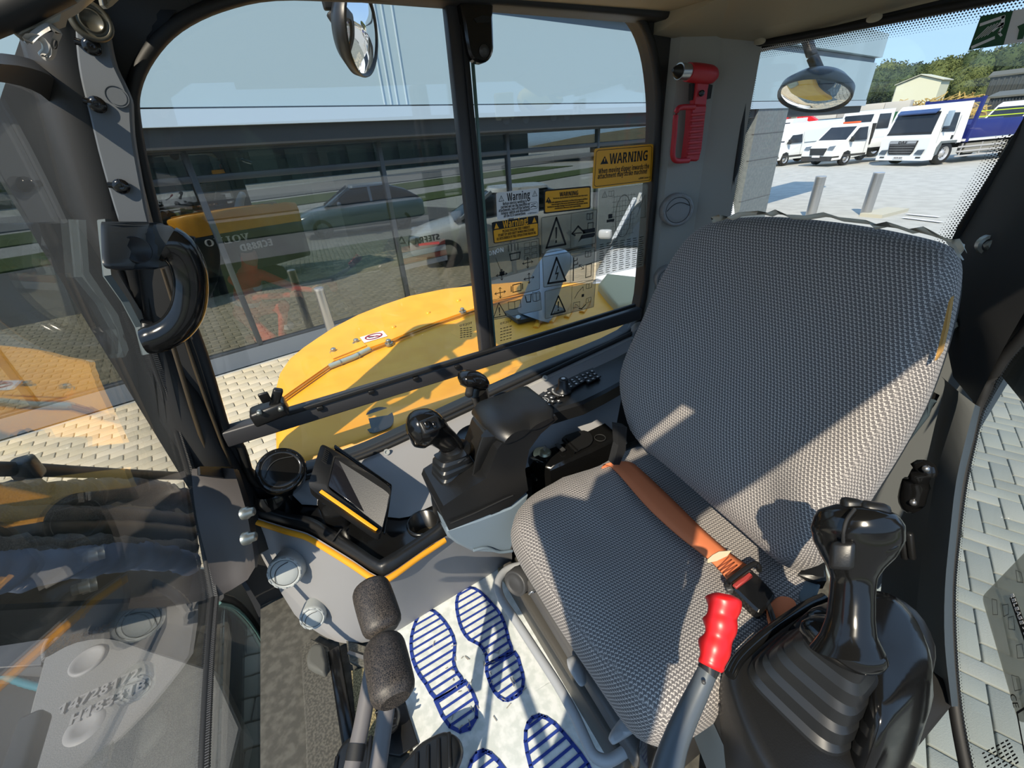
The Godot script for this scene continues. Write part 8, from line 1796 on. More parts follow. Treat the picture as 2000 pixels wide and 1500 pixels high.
	for q in [[1.15, -0.17], [1.15, -2.2], [5.6, -0.25], [5.6, -2.1]]: wheel(t, V(q[0], 0.48, q[1]), 0.48, 0.30, plain(gray(0.75), 0.3, 0.5))
	bx(t, "chassis", V(4.4, 0.74, -1.18), V(6.0, 0.2, 0.9), blk)
	bx(t, "air_tank_box", V(3.6, 0.62, -0.14), V(2.6, 0.42, 0.3), plain(Color(0.50, 0.49, 0.45), 0.5))
	for k in 3: bx(t, "side_guard_rail", V(3.3, 0.30 + k * 0.20, 0.02), V(2.9, 0.07, 0.03), plain(gray(0.68), 0.4))
	for k in 3: bx(t, "side_guard_post", V(2.1 + k * 1.2, 0.55, 0.0), V(0.06, 0.6, 0.04), plain(gray(0.6), 0.4))
	bx(t, "body_floor", V(4.9, 0.98, -1.18), V(5.9, 0.1, 2.5), plain(gray(0.82), 0.4))
	bx(t, "dropside", V(4.95, 1.42, 0.06), V(5.6, 0.74, 0.06), blue, 0.01)
	bx(t, "dropside", V(4.95, 1.42, -2.42), V(5.6, 0.74, 0.06), blue, 0.01)
	for z in [0.06, -2.42]:
		var s := mk(); bar(s, V(2.12, 0.9, z), V(2.2, 2.75, z), 0.12, 0.12, V(0, 0, 1)); put_local("headboard_post", s, blue, t)
	bx(t, "headboard", V(2.14, 1.25, -1.18), V(0.08, 0.75, 2.4), blue)
	bx(t, "headboard_rail", V(2.2, 2.62, -1.18), V(0.10, 0.18, 2.5), blue)
	for k in 2: bx(t, "marker_rail", V(4.9, 2.02 + k * 0.22 - 0.1, 0.06), V(5.2, 0.035, 0.04), hi)
	bx(t, "amber_plate", V(7.1, 1.6, 0.10), V(0.32, 0.14, 0.02), plain(Color(0.85, 0.75, 0.3), 0.5))
	# second high white cab to the right of it, cut by the pillar
	t = thing("pickup_cab", "white van-like cab with a dark window parked behind the blue dropside, at the right", "van", V(37.5, YARD, -10.6)); t.rotation.y = -0.27
	put_local("cab", hull(pts2([0.0, 0.5, 0.02, 1.35, 0.9, 2.35, 1.2, 2.5, 5.0, 2.55, 5.0, 0.5]), -2.0, 0.0, 1.3, 0.1), white, t)
	plate(t, "door_window", [V(0.6, 1.45, 0.004), V(1.7, 1.45, 0.004), V(1.7, 2.2, -0.07), V(1.05, 2.2, -0.07)], V(0, 0, 0.012), dark)
	plate(t, "windscreen", [V(0.06, 1.45, -1.85), V(0.06, 1.45, -0.14), V(0.8, 2.25, -0.22), V(0.8, 2.25, -1.78)], V(-0.02, 0.01, 0), dark)
	for x in [0.9, 4.0]: wheel(t, V(x, 0.36, -0.13), 0.36, 0.24, chrome)
	# tipper van and panel van
	var tv := [["tipper_van", "white cab tipper van with a black grille, second vehicle from the left in the yard", "van", V(28.0, YARD, -14.75), true], ["panel_van", "white panel van furthest left in the yard, half hidden by the concrete column", "van", V(27.6, YARD, -17.9), false]]
	for q in tv:
		t = thing(q[0], q[1], q[2], q[3]); t.rotation.y = -0.22 if q[4] else -0.14
		var prof := [0.0, 0.30, -0.02, 0.62, 0.06, 0.98, 0.75, 1.22, 1.45, 1.92, 1.65, 2.0, 2.35, 2.02, 2.4, 0.45, 1.3, 0.36, 1.22, 0.66, 1.0, 0.74, 0.74, 0.66, 0.62, 0.32]
		if not q[4]: prof = [0.0, 0.30, -0.02, 0.62, 0.06, 0.98, 0.75, 1.22, 1.45, 1.98, 1.75, 2.22, 5.4, 2.3, 5.5, 2.2, 5.52, 0.45, 4.6, 0.36, 4.5, 0.66, 4.3, 0.74, 4.06, 0.66, 3.96, 0.34, 1.3, 0.34, 1.22, 0.66, 1.0, 0.74, 0.74, 0.66, 0.62, 0.32]
		put_local("body", hull(pts2(prof), -1.96, 0.0, 1.1, 0.13), white, t)
		plate(t, "windscreen", [V(0.80, 1.25, -1.84), V(0.80, 1.25, -0.12), V(1.42, 1.86, -0.2), V(1.42, 1.86, -1.76)], V(-0.015, 0.015, 0), dark)
		plate(t, "grille", [V(-0.02, 0.55, -1.42), V(-0.02, 0.55, -0.54), V(0.02, 0.90, -0.44), V(0.02, 0.90, -1.52)], V(-0.03, 0, 0), blk)
		plate(t, "bumper", [V(-0.03, 0.26, -1.95), V(-0.03, 0.26, -0.02), V(-0.03, 0.50, 0.01), V(-0.03, 0.50, -1.97)], V(0.5, 0, 0), plain(gray(0.2), 0.5))
		for z in [-0.06, -1.56]: plate(t, "headlight", [V(0.0, 0.82, z), V(0.0, 0.84, z - 0.34), V(0.06, 0.98, z - 0.30), V(0.10, 1.02, z + 0.04)], V(-0.03, 0, 0), plain(Color(0.45, 0.48, 0.5), 0.1, 0.4))
		bx(t, "number_plate", V(-0.06, 0.50, -0.98), V(0.01, 0.11, 0.5), M.white)
		plate(t, "door_window", [V(0.86, 1.20, 0.003), V(2.1, 1.20, 0.003), V(2.1, 1.82, -0.12), V(1.5, 1.80, -0.12)], V(0, 0, 0.012), dark)
		bx(t, "side_mirror", V(0.95, 1.28, 0.12), V(0.10, 0.26, 0.18), blk, 0.03)
		bx(t, "sill_moulding", V(1.5, 0.5, 0.005), V(1.6, 0.10, 0.02), plain(gray(0.25), 0.5))
		bx(t, "door_gap", V(2.12, 1.1, 0.004), V(0.012, 1.3, 0.008), plain(gray(0.5), 0.6))
		for x in [1.0, 4.3]:
			for z in [-0.12, -1.82]: wheel(t, V(x, 0.35, z), 0.35, 0.24, chrome)
		if q[4]:
			bx(t, "light_bar", V(1.9, 2.06, -0.98), V(0.22, 0.09, 0.9), plain(Color(0.85, 0.35, 0.12), 0.4), 0.02)
			bx(t, "chassis", V(3.8, 0.6, -0.98), V(3.0, 0.16, 0.9), blk)
			bx(t, "tipper_body", V(4.0, 0.98, -0.98), V(3.0, 0.42, 2.0), white, 0.01)
			bx(t, "bulkhead", V(2.5, 1.45, -0.98), V(0.06, 1.0, 1.9), plain(gray(0.2), 0.5))
		else:
			plate(t, "side_panel", [V(2.3, 1.2, 0.0), V(4.9, 1.2, 0.0), V(4.9, 2.0, -0.125), V(2.3, 2.0, -0.125)], V(0, 0, 0.006), plain(Color(0.82, 0.85, 0.86), 0.3))
	# skip lorry behind, with a green body
	t = thing("tipper_lorry", "tall white-framed lorry with a green body behind the tipper van", "lorry", V(34.5, YARD, -16.4)); t.rotation.y = -0.22
	put_local("cab", hull(pts2([0.0, 0.5, 0.0, 1.5, 0.3, 2.6, 1.7, 2.65, 1.7, 0.5]), -2.3, 0.0, 1.5, 0.05), white, t)
	plate(t, "windscreen", [V(0.06, 1.6, -2.15), V(0.06, 1.6, -0.15), V(0.26, 2.4, -0.2), V(0.26, 2.4, -2.1)], V(-0.03, 0.01, 0), dark)
	plate(t, "door_window", [V(0.45, 1.6, 0.004), V(1.45, 1.6, 0.004), V(1.45, 2.4, -0.05), V(0.5, 2.4, -0.05)], V(0, 0, 0.012), dark)
	bx(t, "green_body", V(3.9, 1.7, -1.15), V(4.0, 1.5, 2.3), plain(Color(0.10, 0.32, 0.17), 0.5), 0.03)
	for k in 5: bx(t, "body_rib", V(2.2 + k * 0.85, 1.7, 0.02), V(0.08, 1.4, 0.06), plain(Color(0.09, 0.28, 0.15), 0.5))
	bx(t, "blue_bin", V(0.9, 1.6, -3.4), V(1.6, 1.5, 1.2), plain(Color(0.16, 0.34, 0.46), 0.5))
	for x in [1.0, 4.8]: wheel(t, V(x, 0.48, -0.2), 0.48, 0.3, chrome)
	t = thing("crane_lorry", "white lorry cab with a folded red loading crane behind the panel van", "lorry", V(33.5, YARD, -21.0)); t.rotation.y = -0.1
	put_local("cab", hull(pts2([0.0, 0.5, 0.0, 1.5, 0.3, 2.5, 1.7, 2.55, 1.7, 0.5]), -2.3, 0.0, 1.5, 0.05), white, t)
	plate(t, "windscreen", [V(0.06, 1.6, -2.15), V(0.06, 1.6, -0.15), V(0.26, 2.3, -0.2), V(0.26, 2.3, -2.1)], V(-0.03, 0.01, 0), dark)
	var cr := mk(); bar(cr, V(2.1, 1.4, -0.9), V(2.1, 3.1, -0.9), 0.35, 0.35); put_local("crane_post", cr, M.red, t)
	cr = mk(); bar(cr, V(2.1, 3.1, -1.3), V(2.3, 2.0, 0.6), 0.32, 0.3); put_local("crane_boom", cr, M.red, t)
	cr = mk(); bar(cr, V(2.0, 3.15, -1.2), V(2.1, 2.6, -2.0), 0.24, 0.24); put_local("crane_boom", cr, M.red, t)
	for x in [1.0, 4.6]: wheel(t, V(x, 0.48, -0.2), 0.48, 0.3, chrome)
	# cars
	motor_car("white car whose bonnet is mirrored in the showroom glass behind the yellow bonnet", V(3.62, YARD, -3.40), 0.66, plain(Color(0.86, 0.88, 0.89), 0.15))
	motor_car("silver-grey car mirrored in the showroom glass, left of the white one", V(3.9, YARD, 3.2), 0.45, plain(Color(0.50, 0.55, 0.60), 0.2, 0.3))

# a small car with its nose at the origin, pointing along -x
func motor_car(label: String, at: Vector3, turn: float, paint: Material):
	var t := thing("parked_car", label, "car", at); t.rotation.y = turn
	var glassm := plain(Color(0.10, 0.12, 0.14), 0.08)
	var s := mk()
	var secs := [[0.0, 0.30, 0.52, 0.58], [0.08, 0.22, 0.68, 0.76], [0.5, 0.2, 0.80, 0.86], [1.15, 0.2, 0.92, 0.88], [2.2, 0.2, 0.95, 0.90], [3.3, 0.2, 0.98, 0.90], [3.9, 0.24, 0.98, 0.84], [4.12, 0.34, 0.86, 0.74]]
	var rows := []
	for c in secs:
		var row := []
		for k in 20:
			var an := TAU * k / 20.0
			var a := cos(an); var b := sin(an)
			row.append(V(c[0], lerpf(c[1], c[2], 0.5 + 0.5 * signf(b) * pow(absf(b), 0.45)), signf(a) * pow(absf(a), 0.4) * c[3]))
		rows.append(row)
	loft(s, rows); put_local("body", s, paint, t)
	s = mk(); rows = []
	for c in [[1.0, 0.90, 0.92, 0.80], [1.35, 0.90, 1.12, 0.77], [1.75, 0.90, 1.34, 0.68], [2.3, 0.90, 1.43, 0.64], [3.0, 0.90, 1.41, 0.64], [3.6, 0.90, 1.22, 0.68], [4.0, 0.90, 0.96, 0.72]]:
		var row := []
		for k in 16:
			var an := TAU * k / 16.0
			var a := cos(an); var b := sin(an)
			row.append(V(c[0], lerpf(c[1], c[2], 0.5 + 0.5 * signf(b) * pow(absf(b), 0.5)), signf(a) * pow(absf(a), 0.45) * c[3]))
		rows.append(row)
	loft(s, rows); put_local("glasshouse", s, glassm, t)
	s = mk(); loft(s, [squircle([V(1.85, 1.37, -0.6), V(1.85, 1.37, 0.6), V(3.15, 1.385, 0.6), V(3.15, 1.385, -0.6)], 24, 6.0), squircle([V(1.9, 1.44, -0.56), V(1.9, 1.44, 0.56), V(3.1, 1.43, 0.56), V(3.1, 1.43, -0.56)], 24, 6.0)]); put_local("roof", s, paint, t)
	for z in [-0.78, 0.78]:
		s = mk(); bar(s, V(1.15, 0.95, z * 0.98), V(1.85, 1.40, z * 0.80), 0.06, 0.05, V(0, 0, 1)); put_local("windscreen_post", s, paint, t)
		s = mk(); bar(s, V(2.45, 0.95, z * 0.99), V(2.45, 1.42, z * 0.82), 0.08, 0.04, V(0, 0, 1)); put_local("door_post", s, paint, t)
		bx(t, "headlight", V(0.14, 0.62, z * 0.82), V(0.22, 0.12, 0.30), plain(gray(0.8), 0.05, 0.6), 0.04)
		bx(t, "side_mirror", V(1.45, 0.98, z * 1.22), V(0.12, 0.13, 0.2), paint, 0.04)
		for x in [0.8, 3.3]: wheel(t, V(x, 0.30, z), 0.30, 0.2, plain(gray(0.6), 0.3, 0.6))
	bx(t, "grille", V(0.0, 0.48, 0), V(0.06, 0.14, 0.8), plain(gray(0.1), 0.5), 0.01)
	bx(t, "number_plate", V(-0.02, 0.38, 0), V(0.03, 0.11, 0.5), M.white)

# ================================================================ hill, walls, trees, and what the glass mirrors
func far_hill():
	var s: SurfaceTool
	# stacked concrete block wall, laid block by block
	var w := struct_root("wall_blockwork")
	var ms := [plain(Color(0.70, 0.69, 0.66), 0.9), plain(Color(0.64, 0.63, 0.61), 0.9), plain(Color(0.75, 0.74, 0.71), 0.9)]
	var bm := paver_mesh(V(0.7, 0.78, 1.56))
	var a := V(44, YARD, -27); var dir := V(0.12, 0, 1).normalized()
	var turn := Basis(dir.cross(Vector3.UP) * -1.0, Vector3.UP, dir)
	var count := 0
	for r in 6:
		for c in 30:
			var i := c + (0.5 if r % 2 else 0.0)
			if r > 3 or (r > 1 and c > 4 + (3 - r) * 2): continue
			var o := MeshInstance3D.new(); o.name = "block"; o.mesh = bm; o.material_override = ms[rng.randi() % 3]
			w.add_child(o, true); o.transform = Transform3D(turn, a + dir * i * 1.6 + V(rng.randf() * 0.06, 0.4 + r * 0.8, 0))
	# ground rising behind the wall
	s = mk(); var rows := []
	for i in 7:
		var row := []
		for j in 16: row.append(V(46 + i * 13.0, YARD + [1.8, 2.6, 3.2, 3.8, 4.2, 4.4, 4.4][i] + sin(j * 1.3 + i) * 0.2, -62 + j * 6.0))
		rows.append(row)
	grid(s, rows); struct("ground", s, mottled(Color(0.36, 0.34, 0.24), Color(0.50, 0.46, 0.34), 0.05, 0.1, 0.95))
	# sheds
	var t := thing("shed", "pale gabled shed on the bank behind the lorry", "building", V(55, 1.6, -25.0)); t.rotation.y = 0.12
	put_local("wall", hull_z([V(0, 0, 0), V(0, 0, 3.2), V(0, 2.1, 3.2), V(0, 2.65, 1.6), V(0, 2.1, 0)], 2.4), plain(Color(0.80, 0.81, 0.72), 0.7), t)
	s = mk(); slab(s, [V(-0.15, 2.1, -0.15), V(-0.15, 2.7, 1.6), V(2.6, 2.7, 1.6), V(2.6, 2.1, -0.15)], V(0, 0.08, 0)); put_local("roof", s, plain(Color(0.62, 0.64, 0.58), 0.7), t)
	s = mk(); slab(s, [V(-0.15, 2.1, 3.35), V(-0.15, 2.7, 1.6), V(2.6, 2.7, 1.6), V(2.6, 2.1, 3.35)], V(0, 0.08, 0)); put_local("roof", s, plain(Color(0.72, 0.73, 0.66), 0.7), t)
	bx(t, "side_wall", V(1.2, 1.0, -0.02), V(2.4, 2.0, 0.06), plain(Color(0.46, 0.48, 0.47), 0.8))
	for q in [["dark corrugated hopper shed with a sloping roof above the blue dropside", V(52.5, 0.9, -15.6), V(2.4, 1.0, 2.4), 0.1, plain(Color(0.24, 0.26, 0.27), 0.7)], ["dark corrugated fence panels on the bank at the right edge", V(62, 2.3, -18.0), V(0.4, 1.4, 5.2), 0.1, plain(Color(0.22, 0.24, 0.24), 0.8)], ["second dark corrugated shed at the right edge of the bank", V(54, 0.7, -13.2), V(3, 1.3, 2.4), 0.2, plain(Color(0.19, 0.19, 0.18), 0.8)]]:
		t = thing("yard_shed", q[0], "shed", q[1]); t.rotation.y = q[3]
		bx(t, "wall", V(0, q[2].y / 2, 0), q[2], q[4])
		s = mk(); slab(s, [V(-q[2].x / 2 - 0.2, q[2].y, -q[2].z / 2 - 0.2), V(q[2].x / 2 + 0.2, q[2].y + 0.35, -q[2].z / 2 - 0.2), V(q[2].x / 2 + 0.2, q[2].y + 0.35, q[2].z / 2 + 0.2), V(-q[2].x / 2 - 0.2, q[2].y, q[2].z / 2 + 0.2)], V(0, 0.12, 0)); put_local("roof", s, plain(Color(0.34, 0.35, 0.33), 0.7), t)
		for k in 14: bx(t, "corrugation", V(-q[2].x / 2 - 0.03, q[2].y / 2, -q[2].z / 2 + (k + 0.5) * q[2].z / 14.0), V(0.08, q[2].y, q[2].z / 40.0), q[4])
	# heap of yellow trestles and rubble
	for g in 3:
		var c: Vector3 = [V(49.5, 1.75, -20.6), V(50.0, 1.8, -18.4), V(47.5, 0.9, -16.8)][g]
		t = thing("trestle_heap", ["heap of yellow steel trestles on the block wall above the lorry cab", "heap of yellow trestles and loose timber left of the dark hopper shed", "jumble of pale steel frames behind the blue headboard"][g], "scrap heap", c)
		s = mk()
		for k in 46:
			var p := V(rng.randf_range(-0.8, 0.8), rng.randf_range(-0.1, 0.5), rng.randf_range(-1.2, 1.2))
			var d := V(rng.randf_range(-0.5, 0.5), rng.randf_range(-0.35, 0.5), rng.randf_range(-1, 1)).normalized() * rng.randf_range(0.25, 0.6)
			bar(s, p - d, p + d, 0.05, 0.05)
			if k % 3 == 0: bar(s, p + d, p + d + V(0, -0.4, 0.15), 0.05, 0.05)
		var fr := put_local("frames", s, plain(Color(0.70, 0.60, 0.34), 0.7), t); fr.set_meta("kind", "stuff")
		s = mk()
		for k in 40: rbox(s, Transform3D(Basis.from_euler(V(rng.randf() * 3, rng.randf() * 3, rng.randf() * 3)), V(rng.randf_range(-0.8, 0.8), rng.randf_range(-0.5, 0.1), rng.randf_range(-1.3, 1.3))), V(0.35, 0.25, 0.3) * rng.randf_range(0.5, 1.3))
		var rb := put_local("rubble", s, plain(Color(0.50, 0.44, 0.36), 0.9), t); rb.set_meta("kind", "stuff")
	# trees on the skyline
	var leaf := [mottled(Color(0.16, 0.22, 0.10), Color(0.33, 0.40, 0.20), 0.05, 0.4, 0.9), mottled(Color(0.20, 0.25, 0.11), Color(0.42, 0.45, 0.24), 0.05, 0.4, 0.9), mottled(Color(0.13, 0.18, 0.09), Color(0.27, 0.34, 0.18), 0.05, 0.4, 0.9)]
	for m in leaf: m.backlight_enabled = true; m.backlight = Color(0.1, 0.14, 0.04)
	var n := 0
	var names := ["broad green tree behind the roof corner of the showroom", "dark rounded tree on the skyline", "yellow-green tree on the bank", "tall green tree on the skyline"]
	for q in [[82, -42.5, 2.2, 4.0], [80, -39.3, 2.9, 3.9], [78, -36.0, 2.6, 3.7], [82, -34.5, 2.5, 3.8], [80, -31.5, 2.5, 3.7], [82, -29.3, 2.9, 3.7], [80, -27.3, 2.6, 3.6], [84, -26.5, 3.0, 3.8], [80, -24.3, 2.8, 3.8], [82, -21.5, 2.9, 4.0], [86, -19.0, 3.0, 4.2], [80, -18.0, 2.6, 3.8], [72, -31.0, 2.2, 2.9], [70, -26.0, 2.2, 2.7], [72, -36.5, 2.0, 3.0]]:
		tree(V(q[0], q[2] - 0.4, q[1]), q[3], leaf[n % 3], "%s, %s" % [names[n % 4], ["leftmost of all", "second from the left", "third along", "above the shed", "left of the lorry roof", "above the lorry cab", "behind the nearer ones", "above the blue headboard", "highest left of the sticker", "below the exit sticker", "at the right edge", "between the two highest", "low behind the shed", "low above the hopper shed", "lowest beside the building"][n]])
		n += 1

func hull_z(ring: Array, depth: float) -> SurfaceTool:
	var s := mk(); slab(s, ring, V(depth, 0, 0)); return s

var leaf_mesh: Mesh
func tree(at: Vector3, size: float, m: Material, label: String):
	var t := thing("tree", label, "tree", at, "")
	var s := mk(); tube(s, [V(0, -1.5, 0), V(0.1, size * 0.5, 0), V(0, size * 0.9, 0.1)], [0.35, 0.28, 0.12], 8); put_local("trunk", s, plain(Color(0.22, 0.18, 0.14), 0.9), t)
	var nz := FastNoiseLite.new(); nz.seed = rng.randi() % 1000; nz.frequency = 0.55
	s = mk()
	if leaf_mesh == null:
		var l := mk(); flat(l); quad(l, V(-0.5, 0, 0), V(0, 0.12, -0.32), V(0.5, 0, 0), V(0, 0.12, 0.32)); l.generate_normals(); leaf_mesh = l.commit()
	var at_leaf := []
	for k in 13:
		var c := V(rng.randf_range(-0.5, 0.5), rng.randf_range(0.35, 1.0), rng.randf_range(-0.6, 0.6)) * size
		var r := size * rng.randf_range(0.24, 0.40)
		var rows := []
		for i in 9:
			var row := []
			var th := PI * i / 8.0
			for j in 14:
				var ph := TAU * j / 14.0
				var d := V(sin(th) * cos(ph), cos(th), sin(th) * sin(ph))
				var p := c + d * r * (1.0 + 0.28 * nz.get_noise_3dv((c + d * r) * 1.6))
				row.append(p)
				if i > 0 and i < 8: for q in 5: at_leaf.append(p + V(rng.randf_range(-1, 1), rng.randf_range(-1, 1), rng.randf_range(-1, 1)) * r * 0.22 + d * r * 0.06)
			rows.append(row)
		grid(s, rows, true)
	put_local("crown", s, m, t)
	var mm := MultiMesh.new(); mm.transform_format = MultiMesh.TRANSFORM_3D; mm.mesh = leaf_mesh; mm.instance_count = at_leaf.size()
	for i in at_leaf.size(): mm.set_instance_transform(i, Transform3D(Basis.from_euler(V(rng.randf() * 6, rng.randf() * 6, rng.randf() * 6)).scaled(Vector3.ONE * size * 0.07), at_leaf[i]))
	var o := MultiMeshInstance3D.new(); o.multimesh = mm; o.material_override = m; o.name = "foliage"; o.set_meta("kind", "stuff"); t.add_child(o, true)

func behind_camera():
	var s: SurfaceTool
	# verge, road and far yard on the operator's left: the showroom glass mirrors them
	var grass := mottled(Color(0.22, 0.29, 0.10), Color(0.34, 0.40, 0.16), 0.06, 0.8, 0.95)
	for q in [[7.5, 11.0], [15.5, 22.0]]:
		s = mk(); box(s, V(0, YARD + 0.0, (q[0] + q[1]) / 2), V(76, 0.06, q[1] - q[0])); var g := put("grass_verge", s, grass); tag(g, ["near strip of mown grass verge mirrored in the showroom glass", "far strip of mown grass verge mirrored in the showroom glass"][0 if q[0] < 10 else 1], "grass"); g.set_meta("kind", "stuff")
	s = mk(); box(s, V(0, YARD + 0.02, 32), V(160, 0.06, 16)); struct("ground_road", s, plain(Color(0.47, 0.47, 0.465), 0.9))
	s = mk(); box(s, V(10, YARD + 2.6, 62), V(150, 7.6, 4)); struct("wall_far_sheds", s, plain(Color(0.20, 0.21, 0.20), 0.8))
	s = mk()
	for k in 26: box(s, V(-60 + k * 5, YARD + 2.0, 59.8), V(3.4, 4.0, 0.4))
	var fd := struct("wall_far_doors", s, plain(Color(0.27, 0.30, 0.26), 0.8)); fd.set_meta("kind", "structure")
	# hedge
	var t := thing("mixer_truck", "cream and dark striped concrete mixer truck mirrored in the showroom glass under the fascia", "lorry", V(21.7, 2.79, 41.2)); t.rotation.y = 0.46
	var cream := plain(Color(0.80, 0.75, 0.46), 0.45); var dk := plain(Color(0.13, 0.13, 0.15), 0.5)
	bx(t, "chassis", V(3.6, 0.95, 0), V(7.6, 0.3, 1.0), dk)
	bx(t, "cab", V(0.9, 1.75, 0), V(1.8, 2.1, 2.4), plain(Color(0.75, 0.75, 0.62), 0.4), 0.12)
	bx(t, "windscreen", V(-0.01, 2.2, 0), V(0.05, 0.9, 2.1), dk)
	s = mk(); lathe(s, along(V(1, 0.28, 0), V(4.7, 2.5, 0)), [Vector2(0.5, -2.5), Vector2(0.95, -2.1), Vector2(1.28, -0.6), Vector2(1.28, 0.2), Vector2(0.95, 1.5), Vector2(0.5, 2.4), Vector2(0.3, 2.5)], 24, true); put_local("drum", s, cream, t)
	for k in 2:
		s = mk(); var sp := []
		for i in 40:
			var f := i / 39.0
			var an := f * 5.0 + k * PI
			var r := lerpf(1.0, 1.31, sin(f * PI))
			sp.append(along(V(1, 0.28, 0), V(4.7, 2.5, 0)) * V(cos(an) * r, lerpf(-2.0, 1.6, f), sin(an) * r))
		tube(s, sp, 0.24, 8); put_local("drum_stripe", s, dk, t)
	bx(t, "chute_frame", V(7.3, 3.3, 0), V(0.9, 1.4, 1.2), cream, 0.1)
	for x in [1.0, 2.9, 5.6, 6.9]: wheel(t, V(x, 0.52, 1.0), 0.52, 0.34, plain(gray(0.6), 0.4, 0.4)); wheel(t, V(x, 0.52, -1.0), 0.52, 0.34, plain(gray(0.6), 0.4, 0.4))
	showroom_people()

# signed distance of a tapered capsule
func capsule(p: Vector3, a: Vector3, b: Vector3, ra: float, rb: float) -> float:
	var ab := b - a
	var h := clampf((p - a).dot(ab) / maxf(ab.length_squared(), 1e-8), 0.0, 1.0)
	return p.distance_to(a + ab * h) - lerpf(ra, rb, h)

# surface nets over a smooth union of tapered capsules: [a, b, ra, rb]
func skin(s: SurfaceTool, bones: Array, cell: float, k: float):
	var lo := Vector3.ONE * 1e9; var up := Vector3.ONE * -1e9
	for b in bones:
		for e in [[b[0], b[2]], [b[1], b[3]]]:
			lo = lo.min(e[0] - Vector3.ONE * (e[1] + cell * 2)); up = up.max(e[0] + Vector3.ONE * (e[1] + cell * 2))
	var n := Vector3i(((up - lo) / cell).ceil()) + Vector3i.ONE
	var f := PackedFloat32Array(); f.resize(n.x * n.y * n.z); f.fill(1.0)
	for b in bones:
		var r := maxf(b[2], b[3]) + k * 1.5 + cell
		var i0 := Vector3i(((b[0].min(b[1]) - Vector3.ONE * r - lo) / cell).floor()).clamp(Vector3i.ZERO, n - Vector3i.ONE)
		var i1 := Vector3i(((b[0].max(b[1]) + Vector3.ONE * r - lo) / cell).ceil()).clamp(Vector3i.ZERO, n - Vector3i.ONE)
		for z in range(i0.z, i1.z + 1):
			for y in range(i0.y, i1.y + 1):
				for x in range(i0.x, i1.x + 1):
					var id := (z * n.y + y) * n.x + x
					var d := capsule(lo + Vector3(x, y, z) * cell, b[0], b[1], b[2], b[3])
					var o := f[id]
					var h := maxf(k - absf(d - o), 0.0) / k
					f[id] = minf(d, o) - h * h * k * 0.25
	soft(s)
	var vert := {}
	var cs := [Vector3i(0, 0, 0), Vector3i(1, 0, 0), Vector3i(0, 1, 0), Vector3i(1, 1, 0), Vector3i(0, 0, 1), Vector3i(1, 0, 1), Vector3i(0, 1, 1), Vector3i(1, 1, 1)]
	var edges := [[0, 1], [2, 3], [4, 5], [6, 7], [0, 2], [1, 3], [4, 6], [5, 7], [0, 4], [1, 5], [2, 6], [3, 7]]
	for z in n.z - 1:
		for y in n.y - 1:
			for x in n.x - 1:
				var v := []
				var neg := 0
				for c in cs:
					var q: float = f[((z + c.z) * n.y + y + c.y) * n.x + x + c.x]
					v.append(q)
					if q < 0.0: neg += 1
				if neg == 0 or neg == 8: continue
				var p := Vector3.ZERO; var cnt := 0
				for e in edges:
					if (v[e[0]] < 0.0) != (v[e[1]] < 0.0):
						p += Vector3(cs[e[0]]).lerp(Vector3(cs[e[1]]), v[e[0]] / (v[e[0]] - v[e[1]])); cnt += 1
				vert[Vector3i(x, y, z)] = lo + (Vector3(x, y, z) + p / cnt) * cell
	for c in vert:
		for ax in 3:
			var d := Vector3i.ZERO; d[ax] = 1
			var u := Vector3i.ZERO; u[(ax + 1) % 3] = 1
			var w := Vector3i.ZERO; w[(ax + 2) % 3] = 1
			var fa: float = f[(c.z * n.y + c.y) * n.x + c.x]
			var cb: Vector3i = c + d
			if cb.x >= n.x or cb.y >= n.y or cb.z >= n.z: continue
			var fb: float = f[(cb.z * n.y + cb.y) * n.x + cb.x]
			if (fa < 0.0) == (fb < 0.0): continue
			if not (vert.has(c - u) and vert.has(c - w) and vert.has(c - u - w)): continue
			if fa < 0.0: quad(s, vert[c], vert[c - w], vert[c - u - w], vert[c - u])
			else: quad(s, vert[c], vert[c - u], vert[c - u - w], vert[c - w])

